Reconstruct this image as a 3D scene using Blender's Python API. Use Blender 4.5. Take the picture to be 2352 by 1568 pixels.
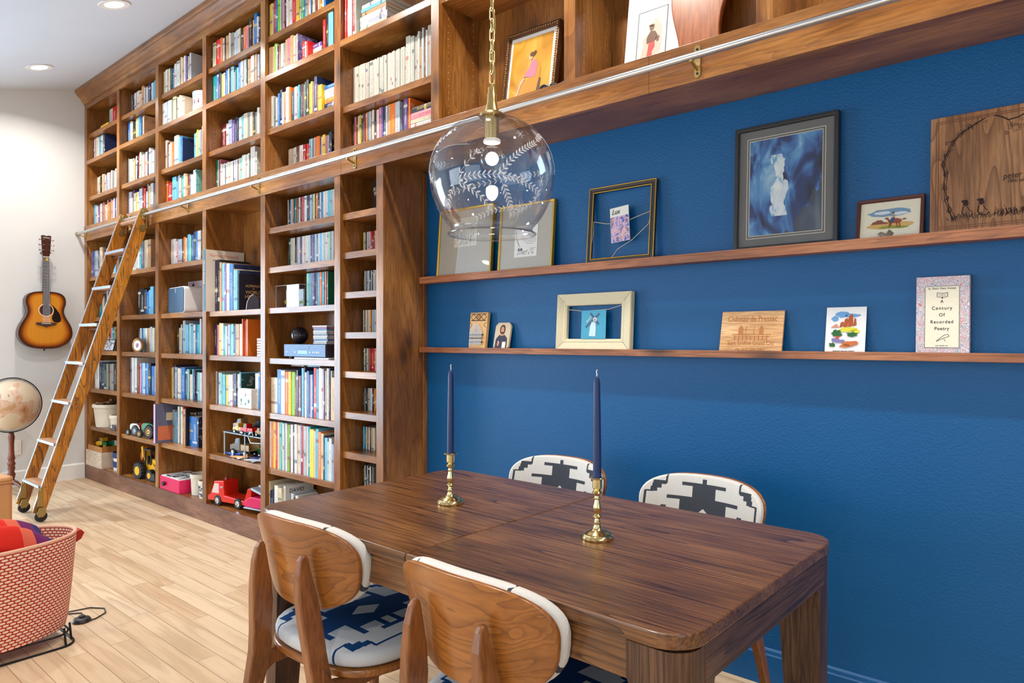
import bpy, bmesh, math, random
from mathutils import Vector, Matrix
random.seed(7)
for o in list(bpy.data.objects): bpy.data.objects.remove(o)
SC = bpy.context.scene
COL = SC.collection
PI = math.pi
# ---------------------------------------------------------------- camera
cam_d = bpy.data.cameras.new('camera'); cam = bpy.data.objects.new('camera', cam_d); COL.objects.link(cam)
cam.location = (7.1184, -2.243, 1.27)
cam.rotation_euler = (PI/2, 0, 0.7088)
cam_d.sensor_width = 36.0
cam_d.lens = 1577.57/2352*36.0
cam_d.shift_y = -3.98/2352
cam_d.clip_start = 0.02
SC.camera = cam
# ---------------------------------------------------------------- world, exposure
SC.view_settings.view_transform = 'Standard'; SC.view_settings.look = 'None'
SC.view_settings.gamma = 1.0; SC.view_settings.use_curve_mapping = False
SC.view_settings.exposure = 0.05
W = bpy.data.worlds.new('world'); SC.world = W; W.use_nodes = True
W.node_tree.nodes['Background'].inputs[0].default_value = (0.75, 0.86, 1.0, 1)
W.node_tree.nodes['Background'].inputs[1].default_value = 1.2
def area(name, loc, rot, sx, sy, power, color, spread=PI):
    d = bpy.data.lights.new(name, 'AREA'); d.shape = 'RECTANGLE'; d.size = sx; d.size_y = sy
    d.energy = power; d.color = color; d.spread = spread
    o = bpy.data.objects.new(name, d); COL.objects.link(o); o.location = loc; o.rotation_euler = rot
    return o
DAY = (0.80, 0.91, 1.0)
# daylight coming in through the windows of the back and right walls (pointing into the room)
area('window_daylight', (2.6, -6.42, 1.35), (PI/2, 0, 0), 2.8, 2.1, 60, DAY)
area('window_daylight', (.03, -2.5, 1.1), (PI/2, 0, -PI/2), 2.0, 2.0, 150, (0.58, 0.80, 1.0))
area('window_daylight', (6.6, -6.42, 1.35), (PI/2, 0, 0), 2.8, 2.1, 38, DAY)
area('window_daylight', (9.72, -3.4, 1.45), (PI/2, 0, PI/2), 2.2, 1.9, 18, DAY)
WARM = (1.0, 0.93, 0.85)

# ---------------------------------------------------------------- node helpers
def newmat(name):
    m = bpy.data.materials.new(name); m.use_nodes = True
    nt = m.node_tree; b = nt.nodes['Principled BSDF']
    return m, nt, b
def L(nt, a, b): nt.links.new(a, b)
def col(c): return (c[0], c[1], c[2], 1.0)
def srgb(r, g, b):
    f = lambda v: ((v/255+0.055)/1.055)**2.4 if v/255 > 0.04045 else v/255/12.92
    return (f(r), f(g), f(b))
_pl = {}
def plain(name, c, rough=0.5, metal=0.0, bump=0.0, bscale=200.0, **kw):
    if name in _pl: return _pl[name]
    m, nt, b = newmat(name)
    n = nt.nodes.new('ShaderNodeTexNoise'); n.inputs['Scale'].default_value = 14
    mx = nt.nodes.new('ShaderNodeMix'); mx.data_type = 'RGBA'
    mx.inputs[6].default_value = col([v*0.92 for v in c]); mx.inputs[7].default_value = col([min(1, v*1.06) for v in c])
    L(nt, n.outputs[0], mx.inputs[0]); L(nt, mx.outputs[2], b.inputs['Base Color'])
    b.inputs['Roughness'].default_value = rough; b.inputs['Metallic'].default_value = metal
    for k, v in kw.items(): b.inputs[k.replace('_', ' ')].default_value = v
    if bump:
        n2 = nt.nodes.new('ShaderNodeTexNoise'); n2.inputs['Scale'].default_value = bscale
        tc = nt.nodes.new('ShaderNodeTexCoord'); L(nt, tc.outputs['Object'], n2.inputs['Vector'])
        bp = nt.nodes.new('ShaderNodeBump'); bp.inputs['Strength'].default_value = bump; bp.inputs['Distance'].default_value = 0.002
        L(nt, n2.outputs[0], bp.inputs['Height']); L(nt, bp.outputs[0], b.inputs['Normal'])
    _pl[name] = m
    return m
def wood(name, c1, c2, c3, axis='x', scale=1.0, rough=0.42, knots=0.5, contrast=1.0, ring=0.5, bump=0.15, coat=0.0, fs=0.55, st=0.09, rp=2.5):
    """c1 dark grain, c2 body, c3 light; grain runs along axis in object space"""
    m, nt, b = newmat(name)
    tc = nt.nodes.new('ShaderNodeTexCoord'); oi = nt.nodes.new('ShaderNodeObjectInfo')
    ad = nt.nodes.new('ShaderNodeVectorMath'); ad.operation = 'ADD'
    sc = nt.nodes.new('ShaderNodeVectorMath'); sc.operation = 'SCALE'; sc.inputs[0].default_value = (7.3, 5.1, 9.7)
    L(nt, oi.outputs['Random'], sc.inputs['Scale']); L(nt, tc.outputs['Object'], ad.inputs[0]); L(nt, sc.outputs[0], ad.inputs[1])
    mp = nt.nodes.new('ShaderNodeMapping'); L(nt, ad.outputs[0], mp.inputs['Vector'])
    s = {'x': (st, 1, 1), 'y': (1, st, 1), 'z': (1, 1, st)}[axis]
    mp.inputs['Scale'].default_value = [v*scale for v in s]
    s2 = {'x': (0.35, 1, 1), 'y': (1, 0.35, 1), 'z': (1, 1, 0.35)}[axis]
    mp2 = nt.nodes.new('ShaderNodeMapping'); L(nt, ad.outputs[0], mp2.inputs['Vector']); mp2.inputs['Scale'].default_value = [v*scale for v in s2]
    broad = nt.nodes.new('ShaderNodeTexNoise'); broad.inputs['Scale'].default_value = 5; broad.inputs['Detail'].default_value = 3
    L(nt, mp2.outputs[0], broad.inputs['Vector'])
    rg = nt.nodes.new('ShaderNodeTexNoise'); rg.inputs['Scale'].default_value = 7; rg.inputs['Detail'].default_value = 2; rg.inputs['Distortion'].default_value = 0.6
    L(nt, mp.outputs[0], rg.inputs['Vector'])
    mul = nt.nodes.new('ShaderNodeMath'); mul.operation = 'MULTIPLY'; mul.inputs[1].default_value = 16; L(nt, rg.outputs[0], mul.inputs[0])
    fr = nt.nodes.new('ShaderNodeMath'); fr.operation = 'FRACT'; L(nt, mul.outputs[0], fr.inputs[0])
    pw = nt.nodes.new('ShaderNodeMath'); pw.operation = 'POWER'; pw.inputs[1].default_value = rp; L(nt, fr.outputs[0], pw.inputs[0])
    fine = nt.nodes.new('ShaderNodeTexNoise'); fine.inputs['Scale'].default_value = 120; fine.inputs['Detail'].default_value = 4
    L(nt, mp.outputs[0], fine.inputs['Vector'])
    r0 = nt.nodes.new('ShaderNodeValToRGB'); L(nt, broad.outputs[0], r0.inputs[0])
    r0.color_ramp.elements[0].position = 0.5-0.2*contrast; r0.color_ramp.elements[0].color = col([(x*0.45+y*0.55) for x, y in zip(c1, c2)])
    r0.color_ramp.elements[1].position = 0.5+0.2*contrast; r0.color_ramp.elements[1].color = col(c3)
    e = r0.color_ramp.elements.new(0.5); e.color = col(c2)
    m1 = nt.nodes.new('ShaderNodeMix'); m1.data_type = 'RGBA'; m1.inputs[7].default_value = col(c1)
    k1 = nt.nodes.new('ShaderNodeMath'); k1.operation = 'MULTIPLY'; k1.inputs[1].default_value = ring
    L(nt, pw.outputs[0], k1.inputs[0]); L(nt, k1.outputs[0], m1.inputs[0]); L(nt, r0.outputs[0], m1.inputs[6])
    m2 = nt.nodes.new('ShaderNodeMix'); m2.data_type = 'RGBA'; m2.blend_type = 'MULTIPLY'; m2.inputs[0].default_value = fs
    r2 = nt.nodes.new('ShaderNodeValToRGB'); L(nt, fine.outputs[0], r2.inputs[0])
    r2.color_ramp.elements[0].position = 0.35; r2.color_ramp.elements[0].color = (0.45, 0.4, 0.36, 1)
    r2.color_ramp.elements[1].position = 0.6; r2.color_ramp.elements[1].color = (1, 1, 1, 1)
    L(nt, m1.outputs[2], m2.inputs[6]); L(nt, r2.outputs[0], m2.inputs[7])
    out = m2.outputs[2]
    if knots:
        sx_ = nt.nodes.new('ShaderNodeSeparateXYZ'); L(nt, ad.outputs[0], sx_.inputs[0]); ax_ = nt.nodes.new('ShaderNodeMath'); L(nt, sx_.outputs[0], ax_.inputs[0]); L(nt, sx_.outputs[1], ax_.inputs[1])
        cx_ = nt.nodes.new('ShaderNodeCombineXYZ'); L(nt, ax_.outputs[0], cx_.inputs[0]); L(nt, sx_.outputs[2], cx_.inputs[2])
        mp3 = nt.nodes.new('ShaderNodeMapping'); L(nt, cx_.outputs[0], mp3.inputs['Vector'])
        s3 = {'x': (0.5, 1, 1), 'y': (1, 0.5, 1), 'z': (1, 1, 0.5)}[axis]
        mp3.inputs['Scale'].default_value = s3
        vo = nt.nodes.new('ShaderNodeTexVoronoi'); vo.inputs['Scale'].default_value = 4.2; L(nt, mp3.outputs[0], vo.inputs['Vector'])
        rk = nt.nodes.new('ShaderNodeValToRGB'); L(nt, vo.outputs['Distance'], rk.inputs[0])
        rk.color_ramp.elements[0].position = 0.05; rk.color_ramp.elements[0].color = (knots, knots, knots, 1)
        rk.color_ramp.elements[1].position = 0.2; rk.color_ramp.elements[1].color = (0, 0, 0, 1)
        m3 = nt.nodes.new('ShaderNodeMix'); m3.data_type = 'RGBA'; m3.inputs[7].default_value = col([v*0.5 for v in c1])
        L(nt, rk.outputs[0], m3.inputs[0]); L(nt, out, m3.inputs[6]); out = m3.outputs[2]
    L(nt, out, b.inputs['Base Color'])
    b.inputs['Roughness'].default_value = rough
    if coat: b.inputs['Coat Weight'].default_value = coat; b.inputs['Coat Roughness'].default_value = 0.25
    if bump:
        bp = nt.nodes.new('ShaderNodeBump'); bp.inputs['Strength'].default_value = bump; bp.inputs['Distance'].default_value = 0.001
        L(nt, fine.outputs[0], bp.inputs['Height']); L(nt, bp.outputs[0], b.inputs['Normal'])
    return m

AL1, AL2, AL3 = srgb(66, 34, 8), srgb(150, 94, 38), srgb(190, 132, 68)
WV = wood('knotty_alder_vertical', AL1, AL2, AL3, 'z', knots=0.8, ring=0.35, rough=.33, coat=.35)
WH = wood('knotty_alder_horizontal', AL1, AL2, AL3, 'x', knots=0.8, ring=0.35, rough=.33, coat=.35)
LED = wood('ledge_alder', AL1, srgb(168, 104, 66), srgb(196, 132, 90), 'x', knots=0.8, ring=0.3)
TBL = wood('dark_stained_oak', srgb(48, 26, 12), srgb(124, 80, 42), srgb(144, 98, 56), 'x', scale=1.5, rough=0.3, knots=0, ring=0.9, bump=0.25, coat=0.2, fs=.9, st=0.035, rp=5)
TBLY = wood('dark_stained_oak_side', srgb(44, 26, 16), srgb(96, 64, 44), srgb(116, 80, 56), 'y', scale=1.5, rough=0.35, knots=0, ring=0.9, bump=0.25, fs=1.0, st=0.04, rp=4)
TBLZ = wood('dark_stained_oak_leg', srgb(44, 26, 16), srgb(102, 68, 44), srgb(126, 88, 58), 'z', scale=1.6, rough=0.38, knots=0, ring=0.9, bump=0.25, fs=1.0, st=0.04, rp=4)
CHW = wood('walnut_stained_ply', srgb(92, 48, 14), srgb(156, 94, 38), srgb(176, 110, 46), 'x', scale=1.2, rough=0.28, knots=0, ring=0.6, bump=0.05, coat=0.3, fs=.3, st=.06)
CHZ = wood('walnut_stained_beech', srgb(80, 40, 16), srgb(146, 88, 42), srgb(166, 106, 56), 'z', scale=1.2, rough=0.3, knots=0, ring=0.2, bump=0.05, coat=0.3)
OAK = wood('honey_oak', srgb(104, 54, 10), srgb(204, 132, 40), srgb(222, 152, 56), 'z', scale=1.7, rough=0.3, knots=0, ring=0.95, bump=0.1, coat=0.4)
OAKX = wood('honey_oak_rung', srgb(140, 92, 60), srgb(196, 150, 116), srgb(214, 172, 140), 'x', scale=1.5, rough=0.35, knots=0, ring=0.4, bump=0.1)
WAL = wood('walnut_board', srgb(96, 58, 30), srgb(172, 120, 76), srgb(192, 142, 98), 'z', scale=1.3, rough=0.5, knots=0.2, ring=0.7, bump=0.1)
PINE = wood('pale_pine', srgb(176, 120, 70), srgb(226, 176, 120), srgb(236, 194, 142), 'x', scale=1.5, rough=0.55, knots=0, ring=0.5, bump=0.1)
PLY = wood('pale_birch_box', srgb(190, 160, 130), srgb(222, 202, 178), srgb(232, 216, 196), 'x', scale=2, rough=0.6, knots=0, ring=0.3, bump=0.1)
CHERRY = wood('dark_cherry', srgb(60, 22, 10), srgb(118, 56, 30), srgb(140, 72, 42), 'z', scale=2, rough=0.3, knots=0, ring=0.3, bump=0)
DARKH = plain('peg_hole_dark', (0.02, 0.01, 0.005), 0.9)
LIGHTH = plain('peg_hole_pale', srgb(210, 180, 150), 0.9)
BRASS = plain('polished_brass', srgb(224, 204, 146), 0.16, 1.0)
ABRASS = plain('antique_brass', srgb(176, 156, 104), 0.34, 1.0)
BRBR = plain('brushed_brass', srgb(206, 180, 120), 0.3, 1.0)
STEEL = plain('satin_nickel', srgb(206, 208, 210), 0.28, 1.0)
ALU = plain('aluminium_trim', srgb(178, 186, 198), 0.4, 0.9)
BLACKM = plain('black_metal', (0.02, 0.02, 0.022), 0.4, 0.6)
BLACKP = plain('black_plastic', (0.018, 0.018, 0.02), 0.4)
WHITE = plain('white_paint', srgb(235, 235, 233), 0.5)
PAPER = plain('paper_white', srgb(238, 236, 228), 0.8)
PAGES = plain('page_edges', srgb(222, 212, 190), 0.85)
IVORY = plain('ivory_card', srgb(240, 232, 208), 0.7)
INK = plain('black_ink', (0.02, 0.02, 0.02), 0.7)
NAVY = plain('navy_wax', srgb(18, 42, 92), 0.35, 0.0, Subsurface_Weight=0.05)
STRING = plain('jute_string', srgb(214, 196, 164), 0.9)
RED = plain('red_enamel', srgb(216, 34, 20), 0.25)
YEL = plain('yellow_enamel', srgb(236, 176, 30), 0.3)
GRN = plain('green_enamel', srgb(20, 110, 50), 0.3)
MAG = plain('magenta_plastic', srgb(226, 30, 96), 0.35)
BLUE = plain('blue_enamel', srgb(24, 76, 170), 0.3)
TAN = plain('tan_enamel', srgb(190, 150, 96), 0.35)
RUBB = plain('black_rubber', (0.025, 0.025, 0.028), 0.75)
CHRM = plain('chrome', srgb(220, 222, 226), 0.12, 1.0)
CANV = plain('cream_canvas', srgb(226, 216, 196), 0.9, bump=0.6, bscale=350)
LEATH = plain('tan_leather', srgb(196, 142, 92), 0.42, bump=0.5, bscale=260)
GOLD = plain('gilt_frame', srgb(206, 164, 60), 0.35, 0.7, bump=0.6, bscale=160)
GLASSDK = plain('dark_glass_ball', (0.02, 0.015, 0.02), 0.06)

def thin_glass(name, tint=(1, 1, 1), refl=0.12):
    m = bpy.data.materials.new(name); m.use_nodes = True; nt = m.node_tree; nt.nodes.clear()
    out = nt.nodes.new('ShaderNodeOutputMaterial'); mix = nt.nodes.new('ShaderNodeMixShader')
    tr = nt.nodes.new('ShaderNodeBsdfTransparent'); tr.inputs[0].default_value = col(tint)
    gl = nt.nodes.new('ShaderNodeBsdfGlossy'); gl.inputs['Roughness'].default_value = 0.02
    lw = nt.nodes.new('ShaderNodeLayerWeight'); lw.inputs[0].default_value = 0.35
    mr = nt.nodes.new('ShaderNodeMapRange'); mr.inputs['To Min'].default_value = refl*0.35; mr.inputs['To Max'].default_value = 0.62
    L(nt, lw.outputs['Facing'], mr.inputs[0])
    pw = nt.nodes.new('ShaderNodeMath'); pw.operation = 'POWER'; pw.inputs[1].default_value = 1.6; L(nt, mr.outputs[0], pw.inputs[0])
    L(nt, pw.outputs[0], mix.inputs[0]); L(nt, tr.outputs[0], mix.inputs[1]); L(nt, gl.outputs[0], mix.inputs[2]); L(nt, mix.outputs[0], out.inputs[0])
    return m
GLASS = thin_glass('clear_blown_glass', (0.97, 0.975, 0.98), 0.3)
PANE = thin_glass('picture_glass', (0.98, 0.98, 0.98), 0.12)

# ---------------------------------------------------------------- mesh builder
class MB:
    def __init__(s, M=None):
        s.v = []; s.f = []; s.m = []; s.c = []; s.c2 = []; s.uv = []; s.M = M
    def add(s, vs, fs, mi=0, c=None, c2=None, uvs=None):
        k = len(s.v)
        for p in vs:
            p = Vector(p)
            if s.M is not None: p = s.M @ p
            s.v.append(p)
        for i, f in enumerate(fs):
            s.f.append([a+k for a in f]); s.m.append(mi); s.c.append(c); s.c2.append(c2)
            s.uv.append(uvs[i] if uvs else None)
    def box(s, x0, x1, y0, y1, z0, z1, mi=0, **k):
        vs = [(x0,y0,z0),(x1,y0,z0),(x1,y1,z0),(x0,y1,z0),(x0,y0,z1),(x1,y0,z1),(x1,y1,z1),(x0,y1,z1)]
        s.add(vs, [(0,3,2,1),(4,5,6,7),(0,1,5,4),(1,2,6,5),(2,3,7,6),(3,0,4,7)], mi, **k)
    def prism(s, poly, axis, a0, a1, mi=0):
        """poly: 2-D points; axis x:(y,z) y:(x,z) z:(x,y)"""
        def P(p, a): return {'x': (a, p[0], p[1]), 'y': (p[0], a, p[1]), 'z': (p[0], p[1], a)}[axis]
        n = len(poly); vs = [P(p, a0) for p in poly] + [P(p, a1) for p in poly]
        fs = [tuple(range(n))[::-1], tuple(range(n, 2*n))] + [(i, (i+1) % n, n+(i+1) % n, n+i) for i in range(n)]
        s.add(vs, fs, mi)
    def lathe(s, prof, c=(0, 0, 0), seg=24, mi=0, axis='z', sx=1, sy=1):
        vs = []; fs = []
        for r, h in prof:
            for j in range(seg):
                a = 2*PI*j/seg; x, y = r*math.cos(a)*sx, r*math.sin(a)*sy
                p = {'z': (x, y, h), 'y': (x, h, y), 'x': (h, x, y)}[axis]
                vs.append((c[0]+p[0], c[1]+p[1], c[2]+p[2]))
        for i in range(len(prof)-1):
            for j in range(seg):
                fs.append((i*seg+j, i*seg+(j+1) % seg, (i+1)*seg+(j+1) % seg, (i+1)*seg+j))
        if prof[0][0] > 1e-6: fs.append(tuple(range(seg))[::-1])
        if prof[-1][0] > 1e-6: fs.append(tuple(range((len(prof)-1)*seg, len(prof)*seg)))
        s.add(vs, fs, mi)
    def cyl(s, p0, p1, r, seg=12, mi=0, r1=None):
        s.tube([p0, p1], r, seg, mi, r1=r1)
    def tube(s, pts, r, seg=8, mi=0, closed=False, r1=None):
        pts = [Vector(p) for p in pts]; n = len(pts); vs = []; fs = []; up = None
        for i, p in enumerate(pts):
            if closed: t = pts[(i+1) % n]-pts[i-1]
            else: t = pts[min(i+1, n-1)]-pts[max(i-1, 0)]
            t.normalize()
            if up is None:
                up = Vector((0, 0, 1)) if abs(t.z) < 0.9 else Vector((1, 0, 0))
            a = t.cross(up); a.normalize(); bb = a.cross(t); bb.normalize(); up = bb
            rr = r if r1 is None else r+(r1-r)*i/(n-1)
            for j in range(seg):
                q = 2*PI*j/seg; vs.append(p+a*math.cos(q)*rr+bb*math.sin(q)*rr)
        m = n if closed else n-1
        for i in range(m):
            for j in range(seg):
                i2 = (i+1) % n
                fs.append((i*seg+j, i*seg+(j+1) % seg, i2*seg+(j+1) % seg, i2*seg+j))
        if not closed: fs += [tuple(range(seg))[::-1], tuple(range((n-1)*seg, n*seg))]
        s.add(vs, fs, mi)
    def sphere(s, c, r, seg=20, rings=12, mi=0, sx=1, sy=1, sz=1):
        prof = [(max(r*math.sin(PI*i/rings), 0), -r*math.cos(PI*i/rings)*sz) for i in range(rings+1)]
        prof[0] = (1e-7, prof[0][1]); prof[-1] = (1e-7, prof[-1][1])
        s.lathe(prof, c, seg, mi, sx=sx, sy=sy)
    def rbox(s, x0, x1, y0, y1, z0, z1, r, mi=0, seg=4):
        """box rounded in plan (x-y)"""
        s.prism(rrect(x0, x1, y0, y1, r, seg), 'z', z0, z1, mi)
    def build(s, name, mats, parent=None, smooth=False, bevel=0, colors=False):
        me = bpy.data.meshes.new(name)
        me.from_pydata([tuple(v) for v in s.v], [], s.f)
        if not isinstance(mats, (list, tuple)): mats = [mats]
        for m in mats: me.materials.append(m)
        me.polygons.foreach_set('material_index', s.m)
        if colors:
            a = me.color_attributes.new('col', 'FLOAT_COLOR', 'CORNER'); a2 = me.color_attributes.new('col2', 'FLOAT_COLOR', 'CORNER')
            uvl = me.uv_layers.new(name='UVMap')
            d1 = []; d2 = []; du = []
            for f, c, c2, uv in zip(s.f, s.c, s.c2, s.uv):
                for i in range(len(f)):
                    d1 += c or (1, 1, 1, 1); d2 += c2 or (0, 0, 0, 1)
                    du += uv[i] if uv else (-1, -1)
            a.data.foreach_set('color', d1); a2.data.foreach_set('color', d2); uvl.data.foreach_set('uv', du)
        bm = bmesh.new(); bm.from_mesh(me); bmesh.ops.recalc_face_normals(bm, faces=bm.faces); bm.to_mesh(me); bm.free()
        if smooth:
            me.polygons.foreach_set('use_smooth', [True]*len(me.polygons))
        o = bpy.data.objects.new(name, me); COL.objects.link(o)
        if parent is not None: o.parent = parent
        if smooth: 
            try: me.set_sharp_from_angle(angle=math.radians(40))
            except Exception: pass
        if bevel:
            b = o.modifiers.new('bevel', 'BEVEL'); b.width = bevel; b.segments = 2; b.limit_method = 'ANGLE'; b.angle_limit = math.radians(40)
        return o
def rrect(x0, x1, y0, y1, r, seg=4):
    pts = []
    for cx, cy, a0 in ((x1-r, y0+r, -PI/2), (x1-r, y1-r, 0), (x0+r, y1-r, PI/2), (x0+r, y0+r, PI)):
        for i in range(seg+1):
            a = a0+PI/2*i/seg; pts.append((cx+r*math.cos(a), cy+r*math.sin(a)))
    return pts
def tag(o, label=None, cat=None, group=None, kind=None):
    if label: o['label'] = label
    if cat: o['category'] = cat
    if group: o['group'] = group
    if kind: o['kind'] = kind
    return o
def thing(name, label, cat, loc=(0, 0, 0), rz=0, group=None, rx=0):
    o = bpy.data.objects.new(name, None); COL.objects.link(o); o.location = loc; o.rotation_euler = (rx, 0, rz)
    o.empty_display_size = 0.05
    return tag(o, label, cat, group)
def struct(name, mb, mats, **k):
    o = mb.build(name, mats, **k); o['kind'] = 'structure'; return o
def text(name, s, size, mat, parent, loc, rot=(PI/2, 0, 0), align='CENTER', ext=0.0004, sx=1.0, shear=0.0, space=1.0):
    cu = bpy.data.curves.new(name, 'FONT'); cu.body = s; cu.size = size; cu.align_x = align; cu.align_y = 'CENTER'; cu.extrude = ext
    cu.shear = shear; cu.space_character = space
    t = bpy.data.objects.new(name+'_src', cu); COL.objects.link(t)
    dg = bpy.context.evaluated_depsgraph_get(); dg.update()
    me = bpy.data.meshes.new_from_object(t.evaluated_get(dg)); bpy.data.objects.remove(t)
    me.name = name
    me.materials.clear(); me.materials.append(mat)
    o = bpy.data.objects.new(name, me); COL.objects.link(o); o.parent = parent
    o.location = loc; o.rotation_euler = rot; o.scale = (sx, 1, 1)
    return o
# ================================================================= ROOM
WALLY = 0.2974
def paint(name, c, rough, bump, scale=260, spec=0.5):
    m, nt, b = newmat(name); b.inputs['Base Color'].default_value = col(c); b.inputs['Roughness'].default_value = rough
    b.inputs['Specular IOR Level'].default_value = spec
    tc = nt.nodes.new('ShaderNodeTexCoord'); n = nt.nodes.new('ShaderNodeTexNoise'); n.inputs['Scale'].default_value = scale; n.inputs['Detail'].default_value = 2
    n2 = nt.nodes.new('ShaderNodeTexNoise'); n2.inputs['Scale'].default_value = 2.2
    L(nt, tc.outputs['Object'], n.inputs['Vector']); L(nt, tc.outputs['Object'], n2.inputs['Vector'])
    mx = nt.nodes.new('ShaderNodeMix'); mx.data_type = 'RGBA'; mx.inputs[6].default_value = col([v*0.96 for v in c]); mx.inputs[7].default_value = col([v*1.04 for v in c])
    L(nt, n2.outputs[0], mx.inputs[0]); L(nt, mx.outputs[2], b.inputs['Base Color'])
    bp = nt.nodes.new('ShaderNodeBump'); bp.inputs['Strength'].default_value = bump; bp.inputs['Distance'].default_value = 0.003
    L(nt, n.outputs[0], bp.inputs['Height']); L(nt, bp.outputs[0], b.inputs['Normal'])
    return m
BLUEW = paint('deep_blue_wall_paint', srgb(0, 84, 138), 0.42, 0.4, 150, 0.35)
GREYW = paint('warm_white_wall_paint', srgb(216, 217, 216), 0.7, 0.12)
CEILW = paint('ceiling_paint', srgb(208, 217, 230), 0.8, 0.08)
# floor: strip oak running along x
m, nt, b = newmat('natural_maple_strip_floor')
tc = nt.nodes.new('ShaderNodeTexCoord')
br = nt.nodes.new('ShaderNodeTexBrick'); L(nt, tc.outputs['Object'], br.inputs['Vector'])
br.inputs['Scale'].default_value = 1.0; br.inputs['Brick Width'].default_value = 0.95; br.inputs['Row Height'].default_value = 0.083
br.inputs['Mortar Size'].default_value = 0.0009; br.inputs['Mortar Smooth'].default_value = 0.1; br.offset = 0.37; br.offset_frequency = 3
br.squash = 0.7; br.squash_frequency = 2
br.inputs['Color1'].default_value = (0, 0, 0, 1); br.inputs['Color2'].default_value = (1, 1, 1, 1); br.inputs['Mortar'].default_value = (0.5, 0.5, 0.5, 1)
rr = nt.nodes.new('ShaderNodeValToRGB'); L(nt, br.outputs['Color'], rr.inputs[0])
rr.color_ramp.elements[0].color = col(srgb(206, 176, 140)); rr.color_ramp.elements[1].color = col(srgb(221, 196, 164))
e = rr.color_ramp.elements.new(0.5); e.color = col(srgb(214, 186, 152))
ad = nt.nodes.new('ShaderNodeVectorMath'); ad.operation = 'MULTIPLY_ADD'; L(nt, br.outputs['Color'], ad.inputs[0]); ad.inputs[1].default_value = (9, 9, 9); L(nt, tc.outputs['Object'], ad.inputs[2])
mp = nt.nodes.new('ShaderNodeMapping'); mp.inputs['Scale'].default_value = (0.8, 9, 1); L(nt, ad.outputs[0], mp.inputs['Vector'])
n1 = nt.nodes.new('ShaderNodeTexNoise'); n1.inputs['Scale'].default_value = 2.2; n1.inputs['Detail'].default_value = 6; n1.inputs['Distortion'].default_value = 1.2; L(nt, mp.outputs[0], n1.inputs['Vector'])
r1 = nt.nodes.new('ShaderNodeValToRGB'); L(nt, n1.outputs[0], r1.inputs[0])
r1.color_ramp.elements[0].position = 0.33; r1.color_ramp.elements[0].color = col((0.58, 0.46, 0.36)); r1.color_ramp.elements[1].position = 0.56; r1.color_ramp.elements[1].color = (1, 1, 1, 1)
mm = nt.nodes.new('ShaderNodeMix'); mm.data_type = 'RGBA'; mm.blend_type = 'MULTIPLY'; mm.inputs[0].default_value = 0.5
L(nt, rr.outputs[0], mm.inputs[6]); L(nt, r1.outputs[0], mm.inputs[7])
m4 = nt.nodes.new('ShaderNodeMix'); m4.data_type = 'RGBA'; m4.inputs[7].default_value = col(srgb(110, 76, 48))
L(nt, br.outputs['Fac'], m4.inputs[0]); L(nt, mm.outputs[2], m4.inputs[6]); L(nt, m4.outputs[2], b.inputs['Base Color'])
b.inputs['Roughness'].default_value = 0.42
bp = nt.nodes.new('ShaderNodeBump'); bp.inputs['Strength'].default_value = 0.25; bp.inputs['Distance'].default_value = 0.001; bp.invert = True
L(nt, br.outputs['Fac'], bp.inputs['Height']); L(nt, bp.outputs[0], b.inputs['Normal'])
FLOORM = m

X1 = 9.8; Y0 = -6.5; CS = 0.262
def ceil_z(y): return 3.572+CS*y if y > -3.4 else 3.572-CS*3.4
mb = MB(); mb.box(-0.1, X1+0.1, Y0-0.1, WALLY+0.1, -0.1, 0); struct('floor', mb, FLOORM)
mb = MB(); mb.box(-0.1, X1+0.1, WALLY, WALLY+0.1, 0, 3.75); struct('wall_back', mb, BLUEW)
mb = MB()      # left wall, opening for the glazed door in its near half
GD0, GD1, GDZ = -3.5, -1.5, 2.12
mb.prism([(WALLY, 0), (WALLY, ceil_z(WALLY)+.02), (GD1, ceil_z(GD1)+.02), (GD1, 0)], 'x', -0.1, 0)
mb.prism([(GD1, GDZ), (GD1, ceil_z(GD1)+.02), (-3.4, ceil_z(-3.4)+.02), (GD0, ceil_z(-3.4)+.02), (GD0, GDZ)], 'x', -0.1, 0)
mb.prism([(GD0, 0), (GD0, ceil_z(-3.4)+.02), (Y0, ceil_z(-3.4)+.02), (Y0, 0)], 'x', -0.1, 0); struct('wall_left', mb, GREYW)
mb = MB()
for y in (GD0+.03, (GD0+GD1)/2, GD1-.03): mb.box(-.07, -.02, y-.03, y+.03, 0, GDZ)
for z in (.03, GDZ-.03): mb.box(-.07, -.02, GD0, GD1, z-.03, z+.03)
struct('door_1', mb, WHITE)
mb = MB()   # ceiling: sloped part and flat part, one slab
zc = ceil_z(-3.4); z0 = ceil_z(WALLY+0.1)
mb.prism([(WALLY+0.1, z0), (WALLY+0.1, z0+0.12), (-3.4, zc+0.12), (Y0-0.1, zc+0.12), (Y0-0.1, zc), (-3.4, zc)], 'x', -0.1, X1+0.1)
struct('ceiling', mb, CEILW)
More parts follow.
